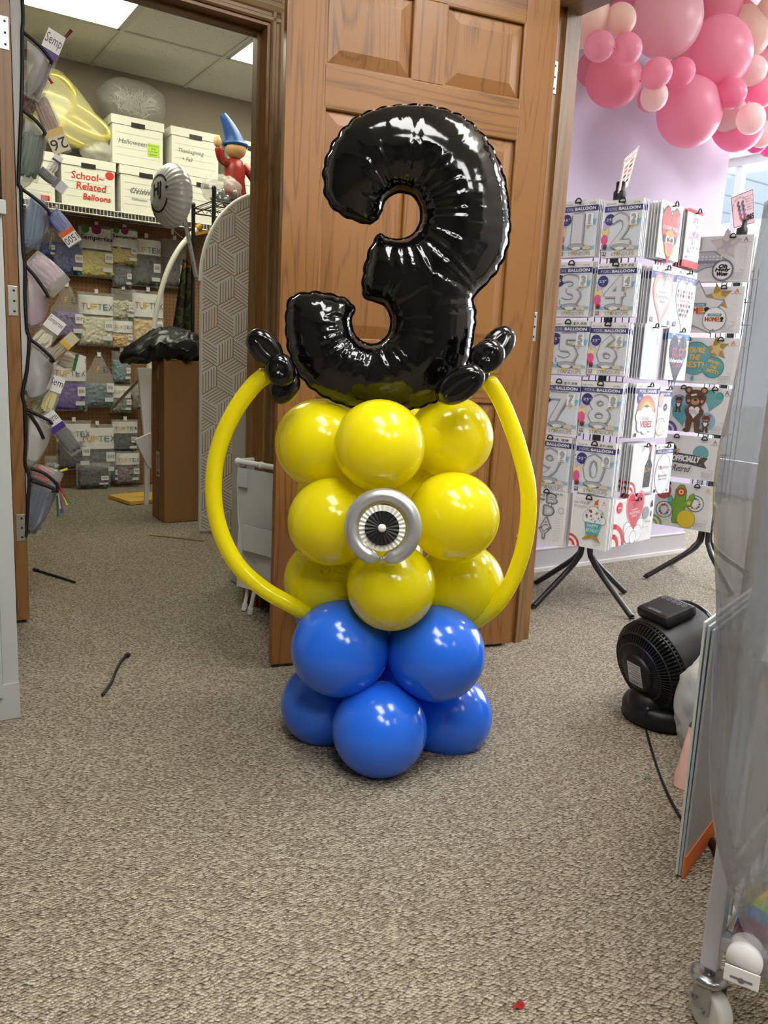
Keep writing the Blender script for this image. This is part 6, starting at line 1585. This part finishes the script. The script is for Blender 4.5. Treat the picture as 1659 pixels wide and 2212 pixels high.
C2 = Vector((1.61, 3.93, 0)); rk2 = sp_rack('spinner_rack', 'black wire spinner rack hung with wide balloon bouquet packets', C2, AZ + 25, 0.29, 1.60, 0.07, 130, hub=0.40)
A2 = 128; P2_ = C2 + normal(A2) * 0.15
for (tl, tr, bl, art, lb, bh) in (
    ((1480, 512), (1630, 508), (1452, 610), art_welcome_baby, 'wide silver bottle and star bouquet packet in the top row', 'packet hanging directly behind the silver bottle and star packet'),
    ((1462, 618), (1610, 621), (1448, 718), art_home, 'wide welcome home star bouquet packet in the second row', None),
    ((1460, 727), (1601, 734), (1442, 824), art_best, 'wide teal you are the best bouquet packet in the third row', 'packet hanging directly behind the teal you are the best packet'),
    ((1452, 830), (1587, 843), (1440, 929), art_bear, 'wide brown bear bouquet packet in the fourth row', None),
    ((1440, 936), (1560, 949), (1426, 1026), art_retired, 'wide black officially retired banner packet in the fifth row', None),
    ((1420, 1037), (1546, 1051), (1414, 1131), art_cactus, 'wide green cactus bouquet packet in the lowest row', None)):
    hang(rk2, P2_, A2, tl, tr, bl, art, lb, bh, 2, hooks=(.22, .72))

# price signs clipped on top of the racks
def sign(corners, P, az, art, label, rack):
    q = [at_plane(x, y, P, az) for (x, y) in corners]; c = (q[2] + q[3]) / 2; M = frame(c, az); inv = M.inverted(); L4 = [inv @ p for p in q]
    t = thing('price_sign', label, 'sign', M)
    def warp(u, v):
        a = L4[3].lerp(L4[2], u); b_ = L4[0].lerp(L4[1], u); p = a.lerp(b_, v); return (p.x, p.y, p.z)
    b = MB(); b.grid(lambda u, v: warp(u, v), 6, 6, WH); 
    c_ = MB(); c_.y0 = 0.0; art(c_)
    for (x, y, z) in c_.v: b.v.append((warp(x, z)[0], warp(x, z)[1] + y * 1.0 - 0.0006, warp(x, z)[2]))
    o = len(b.v) - len(c_.v)
    for f, mi_ in zip(c_.f, c_.m): b.f.append(tuple(o + k for k in f)); b.m.append(b.mi(c_.mats[mi_])); b.sm.append(False)
    b.build('card', t)
    s = MB(); s.lathe([(0.012, -0.06), (0.026, -0.055), (0.026, -0.01), (0.018, 0.0), (0.018, 0.03), (0, 0.03)], BLACKP, 16, T3((0, 0.012, 0.0))); s.build('clip', t)
def art_sign85(c):
    c.rect(.03, .03, .97, .97, flat((90, 60, 110))); c.rect(.05, .05, .95, .95, flat((226, 186, 196)))
    for i, ch in enumerate('THINK OUTSIDE THE BOX'):
        a = R_(172 - i * 7.2); c.text(ch, .38 + .34 * math.cos(a) - .02, .52 + .36 * math.sin(a) - .025, .38 + .34 * math.cos(a) + .02, .52 + .36 * math.sin(a) + .025, K_, rot=math.degrees(a) - 90)
    for (u, h0, cols) in ((.30, .74, (G2, G2, K_, flat((90, 120, 180)), REDP)), (.48, .72, (G2, K_, REDP, flat((90, 120, 180)), REDP))):
        for k in range(9): c.disc(u + .018 * (-1) ** k + .012 * k, h0 - .065 * k, .038, flat(((90, 90, 100), (70, 70, 80), (100, 120, 170), (190, 70, 80))[(k // 2) % 4]), .045)
    for i, s in enumerate(('Bouquet in a Box', 'Package*', '1 Bouquet in a Box', '1 coordinated color', 'balloon', '3 bouquet pc*')): c.text(s, .60, .80 - .075 * i, .93, .85 - .075 * i, K_)
    c.text('$85', .62, .14, .92, .31, K_, keep=False, fat=.012)
def art_sign1(c):
    c.rect(.03, .03, .97, .97, flat((150, 60, 70))); c.rect(.06, .04, .94, .96, flat((246, 226, 216))); c.text('Balloon Column', .12, .86, .88, .92, K_, keep=False); c.text('Packages', .2, .80, .8, .85, K_, keep=False)
    for i in range(10): c.poly([(.2 + .35 * (i % 2), .1 + .065 * i), (.4 + .35 * (i % 2), .12 + .065 * i), (.42 + .35 * (i % 2), .2 + .065 * i), (.22 + .35 * (i % 2), .17 + .065 * i)], [flat((224, 110, 80)), K_, flat((220, 90, 90))][i % 3])
sign([(1577, 426), (1628, 405), (1631, 483), (1584, 495)], C2 + Vector((0.0, -0.02, 0)), 82, art_sign85, 'pink price sign reading $85 clipped on the bouquet packet rack', rk2)
sign([(1348, 344), (1382, 314), (1357, 402), (1334, 418)], C1 + Vector((0.03, -0.01, 0)), 50, art_sign1, 'slanted white and orange sign clipped on the number packet rack', rk1)

# ---- pink balloon garland under the shop ceiling
GC = [flat_ for flat_ in ()]
PK = {'L': latex('pink_latex_light', (255, 206, 216), 0.34, .5), 'P': latex('pink_latex', (255, 182, 204), 0.34, .5), 'D': latex('pink_latex_deep', (254, 162, 194), 0.34, .5), 'R': latex('pink_latex_rose', (255, 168, 190), 0.34, .5), 'C': latex('peach_latex', (255, 222, 210), 0.36, .45), 'W': latex('blush_latex', (255, 226, 224), 0.36, .45), 'M': latex('magenta_latex', (244, 130, 188), 0.34, .5)}
GA = AB(2.95, 2.68, 2.55)
gar = thing('balloon_garland', 'garland of pink and peach balloons hanging under the shop ceiling', 'balloon garland', frame(GA, AZ)); ginv = gar.matrix_world.inverted()
garl = [(1439.5, 40, 76, 'L', .42), (1256, 38, 60, 'C', .50), (1341, 42, 32, 'C', .62), (1294, 100, 31, 'P', .62), (1354, 106, 32, 'P', .66), (1325, 170, 58, 'R', .36), (1282, 150, 36, 'R', .22), (1419, 158, 31, 'P', .62), (1470, 157, 30, 'D', .56), (1413, 208, 29, 'W', .56), (1404, 214, 27, 'P', .42), (1553, 118, 69, 'P', .46), (1545, 8, 56, 'R', .26), (1612, 72, 50, 'C', .32), (1603, 36, 30, 'R', .22), (1624, 153, 31, 'W', .52), (1489, 243, 68, 'P', .40), (1580, 202, 31, 'D', .56), (1641, 201, 30, 'D', .52), (1576, 248, 36, 'W', .30), (1622, 257, 30, 'W', .56), (1593, 270, 53, 'D', .28), (1645, 290, 26, 'W', .30), (1634, 308, 22, 'M', .22), (1664, 318, 20, 'M', .22), (1660, 20, 24, 'C', .42), (1476, 118, 24, 'C', .22), (1660, 130, 44, 'L', .26), (1690, 60, 50, 'P', .34), (1700, 220, 46, 'R', .34), (1360, 20, 50, 'D', .2), (1440, 190, 46, 'R', .2), (1530, 200, 44, 'R', .2), (1640, 120, 40, 'R', .16)]
r_ = random.Random(11)
for (px, py, rp, c, off) in garl:
    d = ray(px, py)
    q = at_plane(px, py, AB(0, 2.86 - off * 0.9), AZ)
    R = rp * mpp(q); 
    ax = Vector((r_.uniform(-.6, .6), r_.uniform(-.3, .9), r_.uniform(-.7, .7))).normalized()
    big = R > .08
    balloon_mb(R, PK[c], squash=1.06 if big else 1.03, neck=not big, n=28, rings=18).build('balloon', gar, ginv @ (T3(q) @ (-ax).to_track_quat('Z', 'Y').to_matrix().to_4x4() @ Matrix.Rotation(PI if big else 0.4, 4, 'X')))
b = MB(); b.tube(curve_pts([(-0.6, .02, 0.22), (0, .04, .1), (.5, .04, .0), (1.1, .02, -.05)], 8), 0.004, flat((230, 230, 230)), 6); b.build('garland_tape', gar)
# ---- floor fan
FANC = at_y(1447, 1427, 2.235); FB = at_floor(1412, 1590)
t = thing('floor_fan', 'black air circulator fan on a round base seen from behind', 'fan', T3((FANC.x - 0.005, FANC.y, 0.003)))
inv = t.matrix_world.inverted()
FAX, FEL = 66.0, 16.0
ax = Vector((math.sin(R_(FAX)) * math.cos(R_(FEL)), math.cos(R_(FAX)) * math.cos(R_(FEL)), math.sin(R_(FEL))))
side = Vector((0, 0, 1)).cross(ax).normalized(); up = ax.cross(side)
FC = inv @ (FANC + Vector((0.005, 0.0, 0.012)))
FM = Matrix(((up.x, side.x, ax.x, FC.x), (up.y, side.y, ax.y, FC.y), (up.z, side.z, ax.z, FC.z), (0, 0, 0, 1)))   # local x = up, z = blowing direction
FBK = mat('fan_black', (20, 20, 21), rough=0.45); FGL = mat('fan_gloss', (12, 12, 13), rough=0.12, spec=0.7)
RO = 0.138
b = MB(); b.lathe([(0.120, -0.070), (RO - .002, -0.070), (RO, -0.066), (RO + .002, 0.0), (RO + .006, 0.07), (RO + .002, 0.085)], FBK, 48, FM); b.build('drum', t)
b = MB(); b.lathe([(0.120, 0.075), (RO + .003, 0.086), (RO + .006, 0.094), (RO, 0.102), (0.126, 0.100)], FGL, 48, FM); b.build('front_ring', t)
b = MB()
for i in range(36):
    a = 2 * PI * i / 36; c_, s_ = math.cos(a), math.sin(a)
    b.tube([(0.03 * c_, 0.03 * s_, 0.103), (0.08 * c_, 0.08 * s_, 0.108), (0.126 * c_, 0.126 * s_, 0.100)], 0.0018, FBK, 5, M=FM)
b.lathe([(0, 0.112), (0.03, 0.110), (0.033, 0.104), (0, 0.1)], FBK, 24, FM); b.build('front_grille', t)
b = MB()
def bp(r, z, a): return (r * math.cos(a), r * math.sin(a), z)
for i in range(72):                                # fins of the back bowl
    a = 2 * PI * i / 72; prof = [(RO - .003, -0.066), (RO - .006, -0.090), (0.112, -0.108), (0.086, -0.120), (0.055, -0.126)]
    pts = [Vector(bp(r, z, a)) for (r, z) in prof]; w_ = 0.0022
    tv = Vector((-math.sin(a), math.cos(a), 0)) * w_
    inn = [Vector(bp(r * .93, z + .010, a)) for (r, z) in prof]
    vs = []
    for p, q in zip(pts, inn): vs += [p - tv, p + tv, q + tv, q - tv]
    fs = []
    for k in range(len(prof) - 1):
        for j in range(4): fs.append((4 * k + j, 4 * k + (j + 1) % 4, 4 * k + 4 + (j + 1) % 4, 4 * k + 4 + j))
    b.add(vs, fs, FBK, False, FM)
for (r, z) in ((RO - .004, -0.080), (0.113, -0.107), (0.086, -0.119)):
    b.tube([bp(r, z, 2 * PI * i / 48) for i in range(48)], 0.0028, FBK, 6, True, M=FM)
b.lathe([(0.10, -0.045), (0.07, -0.085), (0.03, -0.095), (0, -0.095)], mat('fan_inside', (8, 8, 9), rough=0.6), 32, FM)
b.build('rear_grille', t)
b = MB(); b.lathe([(0.058, -0.122), (0.058, -0.132), (0.05, -0.137), (0, -0.138)], FBK, 32, FM)
LB = FM @ Matrix(((0, 0, -1, 0), (0, 0, 0, 0), (0, 0, 0, 0), (0, 0, 0, 1)))
b.build('motor_cap', t)
AR_ = FM @ Matrix(((0, 0, 1, 0), (1, 0, 0, 0), (0, 1, 0, -0.1385), (0, 0, 0, 1))) @ Matrix.Rotation(0, 4, 'Z')
b = MB(); b.y0 = 0.0; b.rect(-.028, -.036, .028, .034, flat((214, 214, 210)))
for i in range(6): b.rect(-.024, .026 - .008 * i, .024 - .01 * (i % 2), .0285 - .008 * i, G2)
for i in range(10): b.rect(-.024 + .0046 * i, -.032, -.0222 + .0046 * i, -.020, K_)
b.build('rating_label', t, AR_)
# control pod on top of the drum
b = MB(); b.box((RO + .012, 0.0, -0.002), (0.034, 0.125, 0.112), FBK, FM, bev=0.012); b.build('control_pod', t)
PM = FM @ Matrix(((0, -1, 0, RO + .0292), (-1, 0, 0, 0), (0, 0, -1, -0.002), (0, 0, 0, 1)))
PM = FM @ T3((RO + .0292, 0, -0.002)) @ Matrix(((0, -1, 0, 0), (1, 0, 0, 0), (0, 0, 1, 0), (0, 0, 0, 1)))
b = MB(); b.y0 = 0.0004; b.text('PELONIS', -.024, -.044, .024, -.034, G1, rot=180)
for i in range(5): b.ring(-.040 + .020 * i, .032, .0075, .0060, G1, n=14); b.star(-.040 + .020 * i, .032, .003, G1)
b.build('control_marks', t, PM)
# yoke and base
b = MB(); b.lathe([(0, 0.0), (0.106, 0.0), (0.115, 0.008), (0.116, 0.040), (0.110, 0.054), (0.094, 0.060), (0, 0.062)], FBK, 40); b.build('base', t)
b = MB()
sd = Vector((side.x, side.y, 0)).normalized()
for s in (-1, 1):
    foot = sd * (s * 0.088) + Vector((0, 0, .04)); top_ = Vector(FC) + sd * (s * (RO + .008))
    b.tube(curve_pts([foot, (foot + top_) / 2 + sd * s * .016, top_], 6), [0.026 - .0012 * i for i in range(13)], FBK, 12, flat_=0.5)
    b.ball(tuple(top_), 0.016, FBK, 14, 10)
bk = Vector((-ax.x, -ax.y, 0)).normalized()
b.build('yoke', t)
b = MB(); b.ball((bk.x * .055, bk.y * .055, 0.058), (0.062, 0.062, 0.052), FBK, 28, 16); b.build('rear_saddle', t)
# cord
b = MB(); o = at_floor(1404, 1545, 0.03); pts = [at_y(1399, 1530, 2.1)] + [at_floor(x, y, .004) for (x, y) in ((1393, 1562), (1402, 1600), (1416, 1645), (1432, 1690), (1447, 1725), (1462, 1752), (1472, 1768), (1500, 1800))]
b.tube([p - o for p in curve_pts(pts, 6)], 0.0036, mat('cord_black', (18, 18, 18), rough=0.5), 8)
tag(b.build('power_cord', None, T3(o)), 'black power cord running from the fan base to the leaning boards', 'cord')

# ---- bags behind the boards
P = at_floor(1500, 1668); Pt_ = at_y(1505, 1535, 1.93)
t = thing('grey_plastic_bag', 'crumpled pale grey plastic bag between the fan and the leaning boards', 'bag', T3((Pt_.x + 0.068, 1.93, 0.005)))
GB = mat('grey_bag_plastic', (196, 200, 198), rough=0.28, bump=1.0, bscale=26)
b = MB()
def gbag(d): return 1 + 0.16 * noise.noise(d * 1.6) + 0.08 * noise.noise(d * 5.0) + 0.025 * noise.noise(d * 14.0)
b.ball((0, 0, 0.175), (0.115, 0.085, 0.170), GB, 48, 32, fn=gbag); b.build('body', t)
P = at_floor(1478, 1690)
t = thing('peach_package', 'peach and orange plastic wrapped package on the carpet against the boards', 'package', frame((P.x + 0.026, P.y + 0.0, 0.002), 37))
b = MB(); OR_ = flat((226, 104, 62)); PE = mat('peach_plastic', (246, 198, 178), rough=0.2, bump=0.6, bscale=30, coat=0.4)
def pk(u, v):
    a = u * 2 * PI; s_ = 1 - 0.35 * v; x = 0.060 * s_ * (abs(math.cos(a)) ** .5) * (1 if math.cos(a) > 0 else -1); y = 0.045 * s_ * (abs(math.sin(a)) ** .5) * (1 if math.sin(a) > 0 else -1)
    q = 1 + 0.10 * noise.noise(Vector((x * 30, y * 30, v * 4))); return (x * q + .01 * v, y * q, v * 0.15)
b.grid(pk, 32, 12, PE); b.build('wrapper', t)
b = MB()
b.grid(lambda u, v: tuple(c * (1.02 if i < 2 else 1) for i, c in enumerate(pk(.50 + u * .5, .00 + v * .17))), 16, 3, OR_); b.grid(lambda u, v: tuple(c * (1.02 if i < 2 else 1) for i, c in enumerate(pk(.55 + u * .45, .62 + v * .22))), 16, 3, OR_); b.build('orange_print', t)
b = MB(); b.text('0', -.012, .098, .012, .122, flat((200, 70, 40)), M=T3((0, -.046, 0))); b.build('printed_figure', t)

# ---- boards standing against the cart
BA, BB = at_floor(1473, 1898), at_floor(1552, 1785)
BAZ = math.degrees(math.atan2((BB - BA).x, (BB - BA).y))
WB_ = mat('board_white', (222, 226, 222), rough=0.6); GB_ = mat('board_grey', (172, 172, 174), rough=0.6); OB_ = mat('board_orange', (236, 120, 60), rough=0.6)
for i, (off, m, lb) in enumerate(((-0.012, WB_, 'outermost white board standing against the plastic covered cart'), (-0.006, mat('board_blue_grey', (176, 190, 198), rough=0.6), 'blue grey board in the middle of the standing boards'), (0.0, GB_, 'grey board with orange lower edge facing the cart'))):
    M = frame(BA, BAZ, 0, 0) @ T3((0, -off, 0.004)) @ Matrix.Rotation(R_(-0.8 + .3 * i), 4, 'X')
    t = thing('display_board', lb, 'board', M)
    L_ = 0.50; Hh = 0.536 - .006 * i
    b = MB(); b.box((L_ / 2, 0, Hh / 2), (L_, 0.0052, Hh), m, bev=0.0012)
    b.build('sheet', t)
    if i == 2:
        b = MB(); b.box((L_ / 2, -0.0015, 0.022), (L_ + .002, 0.0056, 0.05), OB_, bev=0.001); b.build('orange_edge', t)
# tripod foot behind the boards
q0, q1 = at_floor(1566, 1866, 0.012), at_y(1520, 1795, 1.66); b = MB(); b.tube([(0, 0, 0), q1 - q0, (q1 - q0) * 2.2], 0.011, BLACKM, 12); b.tube([(0, 0, 0), (q1 - q0) * .12], 0.014, BLACKP, 12)
tag(b.build('tripod_leg', None, T3(q0)), 'black tripod leg slanting behind the grey board', 'leg')

# ---- rolling cart under a plastic sheet
CA = 40.0; CPT = at_y(1545, 2010, 1.10); CPT.z = 0
t = thing('rolling_cart', 'white tube rolling cart on casters under a translucent plastic sheet', 'cart', frame(CPT, CA)); inv = t.matrix_world.inverted()
CL_, CW_ = 0.52, 0.40; CTOP = 1.16; TUBE = mat('silver_white_enamel', (206, 208, 220), rough=0.3)
def cart_post(x, y):
    b = MB(); b.box((x, y, (0.105 + CTOP) / 2), (0.026, 0.026, CTOP - 0.105), TUBE, bev=0.003); return b.build('post', t)
ZC = Matrix.Identity(4)
for (x, y) in ((0, 0), (CL_, 0), (0, -CW_), (CL_, -CW_)):
    cart_post(x, y)
    CHR = mat('zinc_plate', (178, 180, 182), rough=0.22, metal=0.9); NYL = mat('nylon_wheel', (214, 216, 210), rough=0.45)
    c = MB(); c.cyl((x, y, 0.090), (x, y, 0.112), 0.008, CHR, 12); c.lathe([(0, 0.078), (0.024, 0.078), (0.028, 0.083), (0.028, 0.088), (0.022, 0.093), (0, 0.094)], CHR, 24, T3((x, y, 0)))
    Mw = T3((x, y, 0)) @ Matrix.Rotation(R_(62), 4, 'Z')
    for s in (-1, 1): c.box((-0.008, s * 0.0165, 0.058), (0.030, 0.0022, 0.046), CHR, Mw)
    c.cyl((-0.012, -0.021, 0.0365), (-0.012, 0.021, 0.0365), 0.004, CHR, 10, M=Mw)
    c.box((0.012, 0.026, 0.040), (0.018, 0.016, 0.003), CHR, Mw @ Matrix.Rotation(R_(14), 4, 'X'))
    o = c.build('caster', t)
    w_ = MB(); w_.lathe([(0, -0.0135), (0.028, -0.0135), (0.034, -0.012), (0.0352, -0.006), (0.0352, 0.006), (0.034, 0.012), (0.028, 0.0135), (0, 0.0135)], NYL, 32, Mw @ T3((-0.012, 0, 0.0365)) @ Matrix.Rotation(PI / 2, 4, 'X')); w_.build('wheel', o)
for z in (0.155, 0.60, 1.12):
    b = MB()
    for y in (0, -CW_): b.box((CL_ / 2, y, z), (CL_ - .02, 0.022, 0.022), TUBE, bev=0.003)
    for x in (0, CL_): b.box((x, -CW_ / 2, z), (0.022, CW_ - .02, 0.022), TUBE, bev=0.003)
    for i in range(9): b.cyl((0.03 + .058 * i, -.01, z), (0.03 + .058 * i, -CW_ + .01, z), 0.003, TUBE, 6)
    b.build('shelf', t)
b = MB()
for z in (0.165, 0.27): b.cyl((0.013, -0.006, z), (CL_ - .013, -0.006, z), 0.004, TUBE, 8)
for i in range(6): b.cyl((0.05 + .08 * i, -0.006, .16), (0.05 + .08 * i, -0.006, .275), 0.003, TUBE, 6)
b.build('side_rail', t)
b = MB(); b.tube(curve_pts([(0.0, 0, CTOP - .02), (0.0, 0.0, CTOP + .05), (0.04, 0, CTOP + .09), (CL_ - .04, 0, CTOP + .09), (CL_, 0, CTOP + .05), (CL_, 0, CTOP - .02)], 6), 0.011, mat('cart_handle_grey', (110, 118, 150), rough=0.4), 12); b.build('handle', t)
# tube pack on the low shelf
TC = at_y(1607, 2078, 0.985)
TAX = 30
t = thing('balloon_tube_pack', 'tube pack with white hang cap and colour bands on the low cart shelf', 'tube pack', frame((TC.x, TC.y, TC.z), TAX + 90))
rT = 0.0225
b = MB(); M_ = Matrix.Rotation(-PI / 2, 4, 'X')
TP = [(0.006, 0.035, (226, 226, 230)), (0.035, 0.075, (110, 40, 100)), (0.075, 0.105, (50, 120, 180)), (0.105, 0.13, (150, 190, 80)), (0.13, 0.17, (226, 190, 60))]
for (y0, y1, c) in TP: b.lathe([(rT * .97, y0), (rT * .97, y1)], mat('tube_%d_%d_%d' % c, c, rough=0.15, coat=0.6), 28, M_)
b.build('tube', t)
b = MB(); WC = mat('cap_white', (236, 236, 236), rough=0.35)
b.lathe([(0, 0), (rT * 1.05, 0), (rT * 1.06, 0.010), (rT * 1.0, 0.012)], WC, 28, M_)
b.box((0, -0.003, -rT * 1.0), (rT * 2.05, 0.0025, rT * 1.1), WC, bev=0.001); b.build('cap', t)
b = MB(); b.y0 = 0.0046; b.rect(-rT * .65, -rT * 1.22, rT * .65, -rT * 1.06, G2); b.disc(0, -rT * 1.2, rT * .2, G2); b.build('hang_slot', t)

# translucent sheet
SH = [(1663, 430, .98), (1652, 500, .98), (1634, 600, .98), (1620, 690, .98), (1603, 790, .98), (1581, 890, .98), (1560, 980, .98), (1549, 1080, .98), (1552, 1200, .98), (1556, 1320, .98), (1550, 1430, .99), (1543, 1540, 1.0), (1538, 1650, 1.0), (1543, 1760, 1.0), (1562, 1870, 1.0), (1592, 1970, 1.0), (1622, 2050, 1.0), (1650, 2130, 1.0)]
rows = [at_y(x, y, Y) for (x, y, Y) in SH]
rows = curve_pts(rows, 3)
SHM = mat('cloudy_sheet', (150, 154, 158), rough=0.2, alpha=0.62, spec=0.6, coat=0.3)
nt = SHM.node_tree; p = nt.nodes['Principled BSDF']; tc = nt.nodes.new('ShaderNodeTexCoord'); mp = nt.nodes.new('ShaderNodeMapping'); mp.inputs['Scale'].default_value = (26, 26, 3.2); n_ = nt.nodes.new('ShaderNodeTexNoise'); n_.inputs['Scale'].default_value = 1.0; n_.inputs['Detail'].default_value = 3
nt.links.new(tc.outputs['Object'], mp.inputs['Vector']); nt.links.new(mp.outputs[0], n_.inputs['Vector']); bp_ = nt.nodes.new('ShaderNodeBump'); bp_.inputs['Strength'].default_value = 0.8; bp_.inputs['Distance'].default_value = 0.02
nt.links.new(n_.outputs['Fac'], bp_.inputs['Height']); nt.links.new(bp_.outputs['Normal'], p.inputs['Normal'])
cx, cy_ = rows[0].x, rows[0].y
ORG_ = Vector((rows[8].x, rows[8].y, 0))
d1_, d2_ = Vector((math.sin(R_(42)), math.cos(R_(42)), 0)), Vector((math.sin(R_(112)), math.cos(R_(112)), 0))
b = MB(); NU = 44; vs = []
for j, S in enumerate(rows):
    for i in range(NU + 1):
        s = (i / NU - 0.5) * 1.5; a = 0.07
        back, fwd = (math.sqrt(s * s + a * a) - s) / 2, (math.sqrt(s * s + a * a) + s) / 2
        o = (math.sqrt(a * a)) / 2
        P = S + d1_ * (back - o) + d2_ * (fwd - o)
        q = noise.noise(Vector((s * 9, j * .05, 1.3))) * 0.018 + noise.noise(Vector((s * 22, j * .09, 7.7))) * 0.007
        P += (d1_ * -0.6 + d2_ * -0.6) * (-abs(q)) * min(1.0, abs(s) * 5)
        if S.z > 1.14: P.z += 0
        vs.append(P - ORG_)
nr = len(rows)
b.add(vs, [(j * (NU + 1) + i, (j + 1) * (NU + 1) + i, (j + 1) * (NU + 1) + i + 1, j * (NU + 1) + i + 1) for j in range(nr - 1) for i in range(NU)], SHM, True)
tc_ = rows[0] + Vector((0.42, 0.20, 0.06)) - ORG_
k0 = len(b.v); b.v.append(tuple(tc_))
for i in range(NU): b.f.append((i, i + 1, k0)); b.m.append(0); b.sm.append(True)
tag(b.build('plastic_sheet', None, T3(ORG_)), 'cloudy translucent plastic sheet draped over the rolling cart', 'plastic sheet')
